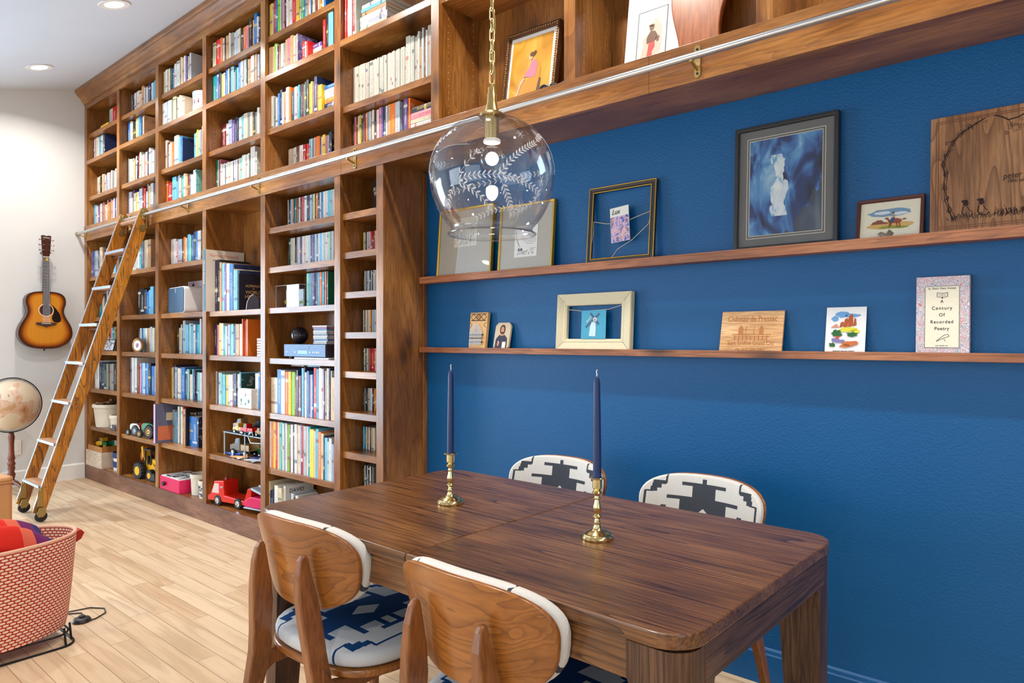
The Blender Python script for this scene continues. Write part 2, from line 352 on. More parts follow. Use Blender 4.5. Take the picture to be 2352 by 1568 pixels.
# front wall (behind the camera) with two window openings, right wall with one
def wall_holes(name, mat, axis, pos, a0, a1, z1, holes):
    mb = MB(); xs = sorted({a0, a1} | {h[0] for h in holes} | {h[1] for h in holes})
    def bx(u0, u1, w0, w1):
        if axis == 'y': mb.box(u0, u1, pos-0.12, pos, w0, w1)
        else: mb.box(pos, pos+0.12, u0, u1, w0, w1)
    for u0, u1 in zip(xs, xs[1:]):
        hh = [h for h in holes if h[0] <= u0+1e-6 and h[1] >= u1-1e-6]
        if hh:
            bx(u0, u1, 0, hh[0][2]); bx(u0, u1, hh[0][3], z1)
        else: bx(u0, u1, 0, z1)
    return struct(name, mb, mat)
wall_holes('wall_front', GREYW, 'y', Y0, -0.1, X1+0.1, zc, [(1.2, 4.0, 0.3, 2.4), (5.2, 8.0, 0.3, 2.4)])
wall_holes('wall_right', GREYW, 'x', X1, Y0, WALLY, zc+0.9, [(-4.5, -2.3, 0.5, 2.4)])
for k, (a, b_) in enumerate(((1.2, 4.0), (5.2, 8.0))):
    mb = MB(); n = 3
    for i in range(n+1):
        x = a+(b_-a)*i/n; mb.box(x-.03, x+.03, Y0-.09, Y0-.03, .3, 2.4)
    for z in (.3, 1.7, 2.4): mb.box(a, b_, Y0-.09, Y0-.03, z-.03, z+.03)
    struct('window_%d' % (k+1), mb, WHITE)
mb = MB()
for y in (-4.5, -3.4, -2.3): mb.box(X1+.03, X1+.09, y-.03, y+.03, .5, 2.4)
for z in (.5, 1.7, 2.4): mb.box(X1+.03, X1+.09, -4.5, -2.3, z-.03, z+.03)
struct('window_3', mb, WHITE)
# baseboards
mb = MB(); mb.prism([(0, 0.0), (0.016, 0.0), (0.016, 0.128), (0.006, 0.14), (0, 0.14)], 'y', -1.5, -0.002); mb.prism([(0, 0.0), (0.016, 0.0), (0.016, 0.128), (0.006, 0.14), (0, 0.14)], 'y', Y0, -3.5); struct('baseboard_left', mb, WHITE)
mb = MB(); mb.prism([(WALLY, 0), (WALLY-.016, 0), (WALLY-.016, .112), (WALLY-.010, .116), (WALLY-.008, .128), (WALLY, .134)], 'x', 4.335, X1); struct('baseboard_back', mb, BLUEW)
# outlet / switch plate on the left wall
t = thing('outlet_plate', 'white rectangular cover plate low on the left wall behind the ladder', 'outlet', (0, -0.53, 0.34))
mb = MB(); mb.box(0.0003, .006, -.04, .04, -.065, .065); mb.build('plate', WHITE, t, bevel=.002)
mb = MB(); mb.box(.006, .008, -.018, .018, -.036, .036); mb.build('socket', PAPER, t)
# recessed lights in the ceiling
EMW = bpy.data.materials.new('lamp_lens_glow'); EMW.use_nodes = True
bb_ = EMW.node_tree.nodes['Principled BSDF']; bb_.inputs['Emission Color'].default_value = (1, .93, .82, 1); bb_.inputs['Emission Strength'].default_value = 9
slope = math.atan(CS)
DLP = 26
def downlight(x, y, label, vis=True):
    t = thing('recessed_light', label, 'ceiling light', (x, y, ceil_z(y)-0.001)); t.rotation_euler = (slope if y > -3.4 else 0, 0, 0)
    mb = MB(); mb.lathe([(.055, -.002), (.092, -.004), (.095, -.001), (.092, 0)], seg=32); mb.build('trim_ring', WHITE, t, smooth=True)
    mb = MB(); mb.lathe([(1e-6, -.0035), (.056, -.0035), (.056, 0)], seg=32); mb.build('lens', EMW, t)
    d = bpy.data.lights.new('recessed_light_lamp', 'AREA'); d.shape = 'DISK'; d.size = 0.11; d.energy = DLP; d.color = WARM; d.spread = math.radians(150)
    o = bpy.data.objects.new('recessed_light_lamp', d); COL.objects.link(o); o.location = (x, y-.003, ceil_z(y)-.012)
downlight(2.30, -0.554, 'round recessed ceiling light, nearest one, at top of photo')
downlight(0.733, -0.55, 'round recessed ceiling light, farther one, above the guitar')
for x, w in ((3.87, 'third'), (5.44, 'fourth'), (7.01, 'fifth'), (8.58, 'last')): downlight(x, -0.554, 'round recessed ceiling light, %s from left wall in the row above bookcase' % w)
for x, w in ((1.5, 'left'), (4.2, 'middle'), (6.9, 'right')): downlight(x, -3.2, 'round recessed ceiling light over room behind camera, %s one' % w)

# ================================================================= BOOKCASE
SX = [0, .773, 1.5515, 2.334, 3.117, 3.9]         # left edges of the face-frame stiles
SWD = .055
BK = thing('built_in_bookcase', 'wall-to-wall built-in bookcase of stained knotty alder, open shelves', 'bookcase')
FT, FB = 2.3107, 2.1724
TOPZ = 3.46; OPZ = 3.385
XE = 7.88
def part(mb, name, mats, **k): return mb.build(name, mats, BK, **k)
# upper stiles + dividers
upper = SX + [4.684, 5.472, 6.255, 7.04, 7.825]
PEGY = (.062, .235)
def pegs(mb, x, z0, z1, mi, step=.032, side=1):
    z = z0+.05
    while z < z1-.03:
        for y in PEGY:
            vs = [(x+side*.0006, y+.0028*math.cos(a), z+.0028*math.sin(a)) for a in (0, 1.05, 2.09, 3.14, 4.19, 5.24)]
            mb.add(vs, [(0, 1, 2, 3, 4, 5)], mi)
        z += step
for i, x in enumerate(upper):
    mb = MB(); mb.box(x, x+SWD, 0, .02, FT, OPZ); part(mb, 'stile', WV, bevel=.0015)
    mb = MB(); mb.box(x+.001, x+SWD-.001, .02, .278, FT-.02, OPZ+.02); pegs(mb, x+SWD-.001, FT, OPZ, 1)
    part(mb, 'divider', [WV, LIGHTH if i > 5 else DARKH])
for i, x in enumerate(SX + [4.268]):
    w = SWD if i < 6 else .057
    mb = MB(); mb.box(x, x+w, 0, .02, .1285, FB); part(mb, 'stile', WV, bevel=.0015)
    if i < 6:
        mb = MB(); mb.box(x+.001, x+w-.001, .02, .278, .12, FB+.02); pegs(mb, x+w-.001, .13, FB, 1); part(mb, 'divider', [WV, DARKH])
mb = MB(); mb.box(4.269, 4.325, .02, WALLY-.001, 0.0, FB+.02); part(mb, 'side_panel', WV)
mb = MB(); mb.box(4.3255, 4.334, .268, WALLY-.001, 0, FB-.001); part(mb, 'side_trim', WV, bevel=.002)
# fascia, underside, crown, top rail, base
mb = MB()
for x0, x1 in ((0.0, 3.968), (3.969, 5.86), (5.861, XE)): mb.box(x0, x1, -.004, .018, FB, FT)
part(mb, 'fascia', WH, bevel=.0012)
mb = MB(); mb.box(0, XE, .018, .278, FT-.03, FT-.001); part(mb, 'lower_deck', WH)
mb = MB(); mb.box(4.27, XE, .018, WALLY-.001, FB+.006, FB+.03); part(mb, 'soffit_panel', WH)
mb = MB(); mb.box(0, 4.27, .018, .278, FB+.004, FB+.03); part(mb, 'top_panel', WH)
mb = MB(); mb.box(0, XE, 0, .02, OPZ, TOPZ); part(mb, 'top_rail', WH, bevel=.0015)
mb = MB(); mb.box(0, XE, .02, .278, OPZ+.012, OPZ+.03); part(mb, 'cabinet_top', WH)
mb = MB(); cz = 3.432
prof = [(0.0, cz), (-.010, cz), (-.012, cz+.012), (-.022, cz+.020), (-.030, cz+.036), (-.046, cz+.058), (-.064, cz+.072), (-.066, cz+.082), (-.078, cz+.090), (-.080, cz+.1165), (0, cz+.1375)]
mb.prism(prof, 'x', 0, XE); part(mb, 'crown_molding', WH)
mb = MB(); mb.box(0, XE, .278, WALLY-.001, FT-.03, TOPZ+.05); part(mb, 'back_panel', WV)
mb = MB(); mb.box(0, 4.27, .278, WALLY-.001, 0, FT-.03); part(mb, 'back_panel', WV)
BASEM = wood('knotty_alder_base', srgb(56, 34, 24), srgb(128, 84, 62), srgb(158, 112, 88), 'x', knots=0.9, ring=0.35)
mb = MB(); mb.box(0, 4.325, 0.0, .02, 0, .1285); part(mb, 'base_board', BASEM, bevel=.0015)
mb = MB(); mb.box(0.001, 4.27, .02, .278, .09, .1283); part(mb, 'bottom_deck', WH)
SHT = .035
UP = [3.158, 2.908, 2.580]                     # shelf tops, upper
LO = {0: [1.843, 1.471, 1.171, .826, .484], 1: [1.843, 1.473, 1.168, .826, .477], 2: [1.840, 1.470, 1.165, .820, .477],
      3: [1.466, 1.163, .820, .477], 4: [1.963, 1.718, 1.467, 1.156, .815, .473], 5: [1.961, 1.747, 1.530, 1.311, 1.097, .875, .657, .44]}
FIX = {0: 1, 1: 1, 2: 1, 3: 1, 4: 1, 5: 0}
for i in range(len(upper)-1):
    a, b_ = upper[i]+SWD, upper[i+1]
    if i >= 6:
        mb = MB(); mb.box(a, b_, .018, .278, 2.905-SHT, 2.905); part(mb, 'shelf', WH); continue
    zs = UP if i < 5 else [2.908, 2.548]
    for k, z in enumerate(zs):
        fixed = (z == 2.908)
        mb = MB(); mb.box(a, b_, .0 if fixed else .018, .278, z-SHT, z); part(mb, 'shelf', WH, bevel=.0012)
for i in range(6):
    a = SX[i]+SWD; b_ = (SX+[4.268])[i+1]
    for z in LO[i]:
        mb = MB(); mb.box(a, b_, .018, .278, z-SHT, z); part(mb, 'shelf', WH, bevel=.0012)

# picture ledges on the blue wall
for zt, th, lab, y0 in ((1.6055, .035, 'long thin wooden picture ledge on blue wall, upper one', .2365), (1.230, .0275, 'long thin wooden picture ledge on blue wall, lower one', .2365)):
    mb = MB(); mb.box(4.3345, 8.6, y0, WALLY-.0005, zt-th, zt-.008); mb.box(4.3345, 8.6, y0, y0+.008, zt-.008, zt)
    o = mb.build('picture_ledge', LED, bevel=.001); tag(o, lab, 'shelf', 'picture ledges on the blue wall')

# ================================================================= LADDER RAIL AND LADDER
RZ = 2.238; RY = -.06
t = thing('ladder_rail', 'long brushed metal rail running across bookcase for the library ladder', 'rail')
mb = MB(); mb.cyl((-.0 + .012, RY, RZ), (7.8, RY, RZ), .0125, 16); mb.build('tube', STEEL, t, smooth=True)
mb = MB(); mb.lathe([(.017, .0), (.0175, .006), (.017, .012), (.013, .018)], (0.003, RY, RZ), 16, axis='x'); mb.build('end_cap', ABRASS, t, smooth=True)
for x in (.05, 1.09, 2.124, 3.109, 4.097, 5.07, 6.052, 7.03):
    mb = MB(); h = .056
    pts = [(x-.011, RZ-h+.011+0), (x+.011, RZ-h+.011), (x+.011, RZ+h-.011), (x-.011, RZ+h-.011)]
    poly = []
    for i in range(9): a = PI+PI*i/8; poly.append((x+.0115*math.cos(a), RZ-h+.0115+.0115*math.sin(a)))
    for i in range(9): a = PI*i/8; poly.append((x+.0115*math.cos(a), RZ+h-.0115+.0115*math.sin(a)))
    mb.prism(poly, 'y', -.0095, -.0042)
    mb.cyl((x, -.009, RZ-.028), (x, RY, RZ-.012), .006, 8)
    o = mb.build('bracket', BRBR, t)
    for zz in (RZ-h+.014, RZ+h-.014): s = MB(); s.sphere((x, -.0100, zz), .0042, 8, 6); s.build('screw', BLACKM, o)
# ladder
LX0, LX1 = 1.09, 1.49; SL = .32
def ly(z): return -.812+SL*z
nrm = Vector((0, SL, 1)).normalized(); perp = Vector((0, 1, -SL)).normalized()
t = thing('library_ladder', 'rolling oak library ladder leaning on the bookcase rail', 'ladder', (1.29, -.75, 0))
off = -t.location
RW = .085; TH = .021
for x in (LX0, LX1):
    mb = MB()
    A = Vector((x-TH, ly(.055), .055)); B = Vector((x-TH, ly(2.27), 2.27))
    poly = []
    for p in ((ly(.07), .07), (ly(.03)+RW*.92, .03), (ly(2.20)+RW*1.05, 2.20-.02), (ly(2.28)+.066, 2.262), (ly(2.29)+.03, 2.30), (ly(2.27)+.004, 2.285)): poly.append((p[0]+off.y, p[1]))
    mb.prism(poly, 'x', x-TH+off.x, x+off.x)
    rail = mb.build('side_rail', OAK, t, bevel=.003)
    sc = MB()
    for k in range(7):
        z = .236+k*.2865
        for dy, dz in ((.022, .005), (.052, .010), (.030, -.022)):
            sc.sphere((x+.0008+off.x, ly(z)+dy+off.y, z+dz), .0058, 8, 6)
    sc.build('bolt', ABRASS, rail)
    # nosing strip on the front edge
    ns = MB(); ns.prism([(ly(.1)-.003+off.y, .1), (ly(.1)+.004+off.y, .1), (ly(2.2)+.004+off.y, 2.2), (ly(2.2)-.003+off.y, 2.2)], 'x', x-TH+.001+off.x, x-.001+off.x)
    ns.build('edge_trim', ALU, rail)
for k in range(7):
    z = .236+k*.2865
    mb = MB(); y = ly(z)+off.y
    mb.box(LX0+off.x, LX1-TH+off.x, y-.012, y+.075, z-.011, z+.011); r = mb.build('rung', OAKX, t, bevel=.003)
    mb = MB(); mb.box(LX0+off.x, LX1-TH+off.x, y-.0145, y-.008, z-.008, z+.0115); mb.build('nosing', ALU, r)
    mb = MB(); mb.cyl((LX0+off.x, y+.045, z-.03), (LX1-TH+off.x, y+.045, z-.03), .0032, 8); mb.build('tie_rod', STEEL, r, smooth=True)
mb = MB(); mb.cyl((LX0+off.x, ly(2.215)+.03+off.y, 2.205), (LX1-TH+off.x, ly(2.215)+.03+off.y, 2.205), .017, 14); mb.build('top_dowel', OAKX, t, smooth=True)
for x in (LX0, LX1):
    mb = MB()
    xx = x+off.x
    mb.prism([(ly(2.27)+off.y+.012, 2.29), (ly(2.27)+off.y+.062, 2.27), (ly(2.27)+off.y+.062, 2.222), (ly(2.27)+off.y+.03, 2.20), (ly(2.2)+off.y+.01, 2.235)], 'x', xx+.0005, xx+.004)
    mb.box(xx+.004, xx+.03, ly(2.2)+off.y+.055, ly(2.2)+off.y+.060, 2.13, 2.285)
    mb.prism([(ly(2.15)+off.y+.028, 2.155), (ly(2.15)+off.y+.07, 2.165), (ly(2.15)+off.y+.07, 2.112), (ly(2.15)+off.y+.04, 2.105), (ly(2.15)+off.y+.022, 2.125)], 'x', xx+.0005, xx+.004)
    hk = mb.build('hook_bracket', ABRASS, t, bevel=.0008)
    w = MB()
    for zz in (RZ+.026, RZ-.026):
        w.lathe([(.006, .006), (.016, .007), (.012, .014), (.016, .022), (.006, .023)], (xx, RY+off.y, zz), 14, axis='x')
    w.build('roller', ABRASS, hk, smooth=True)
    # foot
    f = MB(); y = ly(.06)+off.y
    f.prism([(y+.035, .22), (y+.05, .235), (y+.066, .22), (y+.062, .13), (y+.075, .06), (y+.062, .03), (y+.03, .03), (y+.022, .07)], 'x', xx+.001, xx+.005)
    f.prism([(y+.035, .10), (y+.066, .10), (y+.078, .06), (y+.06, .035), (y+.03, .035), (y+.020, .06)], 'x', xx+.024, xx+.028)
    f.sphere((xx+.007, y+.05, .215), .008, 8, 6)
    ft = f.build('foot_bracket', ABRASS, t, bevel=.001)
    w = MB(); w.lathe([(.008, .007), (.037, .008), (.039, .012), (.039, .019), (.037, .023), (.008, .024)], (xx, y+.048, .039), 24, axis='x'); w.build('wheel', RUBB, ft, smooth=True)

# ================================================================= DINING TABLE
TX0, TX1, TY0, TY1 = 5.155, 6.594, -1.165, -.335
t = thing('dining_table', 'rectangular dark-stained oak dining table with rounded corners, two brass candlesticks on it', 'table', ((TX0+TX1)/2, (TY0+TY1)/2, 0), -.012)
hx = (TX1-TX0)/2; hy = (TY1-TY0)/2
mb = MB()
seamx = 5.862-(TX0+TX1)/2
for a, b_, s in ((-hx, seamx-.0006, 0), (seamx+.0006, hx, 1)):
    R = rrect(-hx, hx, -hy, hy, .075, 7)
    n = len(R)
    # clip at the seam
    P = [p for p in R if (p[0] < seamx) == (s == 0)]
    if s == 0:
        P = [p for p in P]; P.sort(key=lambda p: math.atan2(p[1], p[0]+hx/2) % (2*PI)); P = P + [(b_, -hy), (b_, hy)]
        P = sorted(P, key=lambda p: math.atan2(p[1], p[0]+hx*.5))
    else:
        P = P + [(a, hy), (a, -hy)]; P = sorted(P, key=lambda p: math.atan2(p[1], p[0]-hx*.5))
    mb = MB(); mb.prism(P, 'z', .731, .76); mb.build('tabletop', TBL, t, bevel=.004)
mb = MB(); mb.box(-hx+.07, hx-.07, -hy+.012, -hy+.034, .655, .7265); mb.build('apron', TBL, t, bevel=.001)
mb = MB(); mb.box(-hx+.07, hx-.07, hy-.034, hy-.012, .655, .7265); mb.build('apron', TBL, t, bevel=.001)
mb = MB(); mb.box(hx-.028, hx-.006, -hy+.085, hy-.085, .655, .7265); mb.build('apron', TBLY, t, bevel=.001)
mb = MB(); mb.box(-hx+.006, -hx+.028, -hy+.085, hy-.085, .655, .7265); mb.build('apron', TBLY, t, bevel=.001)
mb = MB(); mb.box(-hx+.03, hx-.03, -hy+.03, hy-.03, .7266, .7308); mb.build('shadow_gap_panel', BLACKM, t)
for sx in (-1, 1):
    for sy in (-1, 1):
        mb = MB(); vs = []; rings = []
        # cross-section: outer corner rounded; flares into the apron at the top
        for z, w in ((.7265, .118), (.66, .118), (.645, .112), (.625, .106), (.60, .102), (.3, .085), (0, .066)):
            ox, oy = hx-.007, hy-.010; d = (.726-z)*.008
            P = rrect(ox-w-d, ox-d, oy-w-d, oy-d, .004, 3)[:0]
            r = min(.05, w*.45)
            for i in range(7):
                a = PI/2*i/6; P.append((ox-d-r+r*math.cos(a), oy-d-r+r*math.sin(a)))
            P += [(ox-d-w, oy-d), (ox-d-w, oy-d-w), (ox-d, oy-d-w)]
            rings.append([(p[0]*sx, p[1]*sy, z) for p in P])
        n = len(rings[0]); vs = [p for r_ in rings for p in r_]
        fs = [(i*n+j, i*n+(j+1) % n, (i+1)*n+(j+1) % n, (i+1)*n+j) for i in range(len(rings)-1) for j in range(n)]
        fs += [tuple(range(n)), tuple(range((len(rings)-1)*n, len(rings)*n))]
        mb.add(vs, fs); mb.build('leg', TBLZ, t)

# candlesticks (the candle is a thing of its own)
def candlestick(x, y, label, clabel, lean):
    t = thing('candlestick', label, 'candlestick', (x, y, .7602), group='brass candlesticks on the dining table')
    mb = MB(); mb.lathe([(.0405, 0), (.042, .003), (.0415, .007), (.038, .010), (.0365, .0135), (.031, .0155), (.027, .019), (.018, .022), (.0125, .026), (.0105, .031)], seg=40); mb.build('foot', BRASS, t, smooth=True)
    mb = MB(); mb.lathe([(.0105, .031), (.0085, .036), (.0098, .042), (.0070, .046), (.0062, .052), (.0110, .0555), (.0124, .058), (.0110, .0605), (.0066, .064), (.0094, .070), (.0112, .076), (.0110, .082), (.0078, .093), (.0066, .100), (.0090, .1035), (.0068, .107), (.0075, .112), (.0130, .1155), (.0132, .119), (.0078, .124), (.0110, .128), (.0125, .130)], seg=32); mb.build('stem', BRASS, t, smooth=True)
    mb = MB(); mb.lathe([(.0125, .130), (.0125, .152), (.0142, .1535), (.0205, .1545), (.0208, .156), (.0200, .1572), (.0118, .156), (.0112, .135)], seg=32); mb.build('cup', BRASS, t, smooth=True)
    c = thing('taper_candle', clabel, 'candle', (x, y, .7602+.136), group='navy taper candles'); c.rotation_euler = (0, lean, 0)
    mb = MB(); mb.lathe([(.0108, 0), (.0110, .02), (.0105, .10), (.0096, .18), (.0086, .258), (.0078, .270), (.0055, .277), (.002, .280), (1e-6, .2805)], seg=20); mb.build('wax', NAVY, c, smooth=True)
    mb = MB(); mb.tube([(0, 0, .279), (.0003, .0005, .286), (-.001, 0, .291), (.0012, 0, .297)], .0013, 6); mb.build('wick', PAPER, c)
candlestick(5.579, -.742, 'polished brass candlestick holding navy taper, farther one near table middle', 'navy taper candle in the candlestick farther from camera', .004)
candlestick(6.137, -.762, 'polished brass candlestick holding navy taper, nearer one toward table right end', 'navy taper candle in the candlestick nearer to camera', -.006)

# ================================================================= CHAIRS
def fabric(name, dark, light, yaxis, sx, sy, off=0.0):
    m, nt, b = newmat(name)
    tc = nt.nodes.new('ShaderNodeTexCoord'); sp = nt.nodes.new('ShaderNodeSeparateXYZ'); L(nt, tc.outputs['Object'], sp.inputs[0])
    def M(op, a, b_=None, c=None):
        n = nt.nodes.new('ShaderNodeMath'); n.operation = op
        for i, v in enumerate((a, b_, c)):
            if v is None: continue
            if isinstance(v, (int, float)): n.inputs[i].default_value = v
            else: L(nt, v, n.inputs[i])
        return n.outputs[0]
    X = M('ABSOLUTE', M('DIVIDE', sp.outputs[0], sx))
    Yr = M('DIVIDE', M('SUBTRACT', sp.outputs[yaxis], 0.0), sy); Y = M('ABSOLUTE', M('ADD', Yr, off))
    def rect(cx, cy, hw, hh):
        return M('MULTIPLY', M('LESS_THAN', M('ABSOLUTE', M('SUBTRACT', X, cx)), hw), M('LESS_THAN', M('ABSOLUTE', M('SUBTRACT', Y, cy)), hh))
    rs = [(0, .92, .36, .05), (0, .70, .19, .25), (0, 1.02, .035, .08), (0, .51, .58, .05), (0, .25, .38, .28), (.52, .12, .14, .05), (.62, .12, .04, .14),
          (.70, .90, .10, .055), (.74, .80, .07, .07), (.78, .70, .05, .07), (.90, .35, .018, .30), (.84, .64, .06, .022), (.60, 1.0, .016, .12)]
    acc = None
    for r in rs:
        q = rect(*r); acc = q if acc is None else M('MAXIMUM', acc, q)
    dia = M('LESS_THAN', M('ADD', M('DIVIDE', X, .17), M('DIVIDE', Y, .27)), 1.0)
    acc = M('SUBTRACT', acc, dia, ); acc = M('MAXIMUM', acc, 0.0)
    w = nt.nodes.new('ShaderNodeTexNoise'); w.inputs['Scale'].default_value = 420; L(nt, tc.outputs['Object'], w.inputs['Vector'])
    mx = nt.nodes.new('ShaderNodeMix'); mx.data_type = 'RGBA'; mx.inputs[6].default_value = col(light); mx.inputs[7].default_value = col(dark); L(nt, acc, mx.inputs[0])
    m2 = nt.nodes.new('ShaderNodeMix'); m2.data_type = 'RGBA'; m2.blend_type = 'MULTIPLY'; m2.inputs[0].default_value = .35
    L(nt, mx.outputs[2], m2.inputs[6]); L(nt, w.outputs['Color'], m2.inputs[7]); L(nt, m2.outputs[2], b.inputs['Base Color'])
    b.inputs['Roughness'].default_value = .95; b.inputs['Specular IOR Level'].default_value = .15
    bp = nt.nodes.new('ShaderNodeBump'); bp.inputs['Strength'].default_value = .4; bp.inputs['Distance'].default_value = .001
    L(nt, w.outputs[0], bp.inputs['Height']); L(nt, bp.outputs[0], b.inputs['Normal'])
    return m
FSEAT = fabric('woven_seat_fabric', srgb(18, 66, 120), srgb(214, 216, 218), 1, .21, .188)  # blue of reflected daylight put into the seat's dark colour; backs stay charcoal
FBACK = fabric('woven_back_fabric', srgb(74, 78, 86), srgb(232, 228, 220), 2, .222, .118, .2)
def sup(n, t):
    c, s = math.cos(t), math.sin(t)
    return (math.copysign(abs(c)**(2/n), c), math.copysign(abs(s)**(2/n), s))
def superdisc(mb, hx, hy, n, z0, z1, fn, mi=0, rin=.012, rings=6, seg=56, dome=0.0):
    """rounded slab: outline superellipse; fn(u,v,w)->point; u,v outline coords (metres), w thickness coordinate"""
    prof = []
    for i in range(rings+1): prof.append((i/rings, 1))
    vs = []; idx = []
    def ring(k, w):
        r = []
        for j in range(seg):
            a, b_ = sup(n, 2*PI*j/seg); r.append(len(vs)); vs.append(fn(a*k*hx, b_*k*hy, w))
        return r
    L_ = []
    T = z1-z0
    for k in (.0001, .25, .5, .75, .92): L_.append(ring(k*(1-rin/hx), z1+dome*(1-k*k)))
    for a in (30, 60, 90): L_.append(ring(1-rin/hx*(1-math.sin(math.radians(a))), z1-rin*(1-math.cos(math.radians(a)))))
    for a in (90, 60, 30): L_.append(ring(1-rin/hx*(1-math.sin(math.radians(a))), z0+rin*(1-math.cos(math.radians(a))) if T > 2*rin else z0+T*.5*(1-math.cos(math.radians(a)))))
    for k in (.92, .6, .3, .0001): L_.append(ring(k*(1-rin/hx), z0))
    fs = []
    for A, B in zip(L_, L_[1:]):
        for j in range(seg): fs.append((A[j], A[(j+1) % seg], B[(j+1) % seg], B[j]))
    mb.add(vs, fs, mi)
BZ = .685          # centre height of the back
def backpt(u, v, w):      # v up, w toward the sitter (+y)
    y = -.262 + 1.25*u*u - .16*v + w + .35*abs(u)**3
    return (u*(1+.10*v/.117), y, BZ+v)
def make_chair(x, y, rz, label):
    t = thing('dining_chair', label, 'chair', (x, y, 0), rz, group='dining chairs around the table')
    mb = MB(); superdisc(mb, .24, .225, 3.0, .405, .425, lambda u, v, w: (u*(1-.06*v/.22*-1 if False else 1), v, w), rin=.006); mb.build('seat_shell', CHW, t, smooth=True)
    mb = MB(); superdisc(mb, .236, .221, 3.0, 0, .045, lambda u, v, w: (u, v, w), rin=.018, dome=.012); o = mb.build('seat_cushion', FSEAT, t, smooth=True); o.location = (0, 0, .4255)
    mb = MB(); superdisc(mb, .218, .117, 2.8, 0, .014, backpt, rin=.005); mb.build('backrest', CHW, t, smooth=True)
    mb = MB()
    def bp2(u, v, w): p = backpt(u, v, w); return (p[0], p[1], p[2]-BZ)
    superdisc(mb, .219, .118, 2.8, .0145, .052, bp2, rin=.016); o = mb.build('back_cushion', FBACK, t, smooth=True); o.location = (0, 0, BZ)
    for s in (-1, 1):
        # rear post: wedge against the back of the ply, splaying outward to the floor
        # (z, centre x, rear y, front y, half width): flat-sided wedge, thin at the tip and deep beside the seat
        secs = [(.728, .098, -.283, -.272, .007), (.715, .098, -.294, -.268, .009), (.68, .100, -.302, -.262, .0115), (.62, .105, -.304, -.249, .0135), (.56, .112, -.300, -.240, .0145), (.48, .124, -.292, -.236, .0150), (.42, .135, -.288, -.230, .0155), (.34, .150, -.292, -.238, .015), (.20, .172, -.306, -.266, .0135), (0, .196, -.330, -.305, .0125)]
        vs = []; fs = []
        for z, cx, ya, yb_, w in secs:
            for xx, yy in ((cx-w, ya), (cx+w, ya), (cx+w, yb_), (cx-w, yb_)): vs.append((s*xx, yy, z))
        n = 4
        for i in range(len(secs)-1):
            for j in range(n): fs.append((i*n+j, i*n+(j+1) % n, (i+1)*n+(j+1) % n, (i+1)*n+j))
        fs += [tuple(range(n)), tuple(range((len(secs)-1)*n, len(secs)*n))]
        mb = MB(); mb.add(vs, fs); mb.build('rear_leg', CHZ, t, bevel=.005)
        n = 8
        vs = []; fs = []
        secs = [(.404, .165, .155, .020, .020), (.30, .178, .172, .017, .017), (.15, .192, .190, .014, .014), (0, .203, .205, .011, .011)]
        for z, cx, cy, w, d in secs:
            for a, b_ in ((-1, -.6), (-.6, -1), (.6, -1), (1, -.6), (1, .6), (.6, 1), (-.6, 1), (-1, .6)): vs.append((s*(cx+a*w), cy+b_*d, z))
        for i in range(len(secs)-1):
            for j in range(n): fs.append((i*n+j, i*n+(j+1) % n, (i+1)*n+(j+1) % n, (i+1)*n+j))
        fs += [tuple(range(n)), tuple(range((len(secs)-1)*n, len(secs)*n))]
        mb = MB(); mb.add(vs, fs); mb.build('front_leg', CHZ, t, smooth=True)
        # side rail with a curved shoulder into the rear post
        mb = MB(); yb = -.262
        poly = [(yb, .31), (yb+.02, .345), (yb+.05, .362), (.155, .368), (.155, .403), (yb+.06, .403), (yb+.035, .408), (yb+.015, .43), (yb, .45)]
        cx = .147
        mb.prism(poly, 'x', s*cx-.011, s*cx+.011); r_ = mb.build('side_rail', CHZ, t, bevel=.003)
        mb = MB(); mb.sphere((s*(cx+.011), .0, .386), .007, 10, 6, sx=.5); mb.build('plug', CHZ, r_)
    mb = MB(); mb.box(-.14, .14, .135, .157, .365, .403); mb.build('front_rail', CHZ, t, bevel=.003)
    return t
make_chair(5.485, -.995, .03, 'dining chair with wooden back toward camera, left one on near side of table')
make_chair(6.13, -1.005, -.02, 'dining chair with wooden back toward camera, right one nearest the camera')
make_chair(5.495, -.265, PI+.02, 'dining chair against blue wall with patterned back, left one behind table')
make_chair(6.085, -.255, PI-.02, 'dining chair against blue wall with patterned back, right one behind table')

# ================================================================= PENDANT
PX, PY = 5.779, -.77
t = thing('pendant_light', 'clear etched glass globe pendant on brass chain, lit bulb inside, above the table', 'pendant lamp', (PX, PY, 1.748))
R_ = .181
prof = []
for i in range(0, 40):
    a = math.radians(12)+(math.radians(138)-math.radians(12))*i/39
    zz = math.cos(a)*.172 if a < PI/2 else math.cos(a)*.205
    prof.append((R_*math.sin(a), zz))
rl, zl = prof[-1]
prof += [(rl-.003, zl-.006), (rl-.002, zl-.012), (rl+.004, zl-.018), (rl+.006, zl-.021)]
mb = MB(); mb.lathe(prof, seg=96); 
# open shell: remove caps by building the lathe surface only
mb.f = [f for f in mb.f if len(f) == 4]; mb.m = mb.m[:len(mb.f)]; mb.c = mb.c[:len(mb.f)]; mb.c2 = mb.c2[:len(mb.f)]; mb.uv = mb.uv[:len(mb.f)]
gl = mb.build('glass_globe', GLASS, t, smooth=True)
sd = gl.modifiers.new('thickness', 'SOLIDIFY'); sd.thickness = .0025; sd.offset = -1
mb = MB(); mb.tube([((rl+.006)*math.cos(2*PI*i/72), (rl+.006)*math.sin(2*PI*i/72), zl-.021) for i in range(72)], .0026, 8, closed=True); mb.build('rolled_lip', GLASS, gl, smooth=True)
ETCH = bpy.data.materials.new('etched_white'); ETCH.use_nodes = True
eb = ETCH.node_tree.nodes['Principled BSDF']; eb.inputs['Base Color'].default_value = (.8, .82, .84, 1); eb.inputs['Roughness'].default_value = .6; eb.inputs['Alpha'].default_value = .8
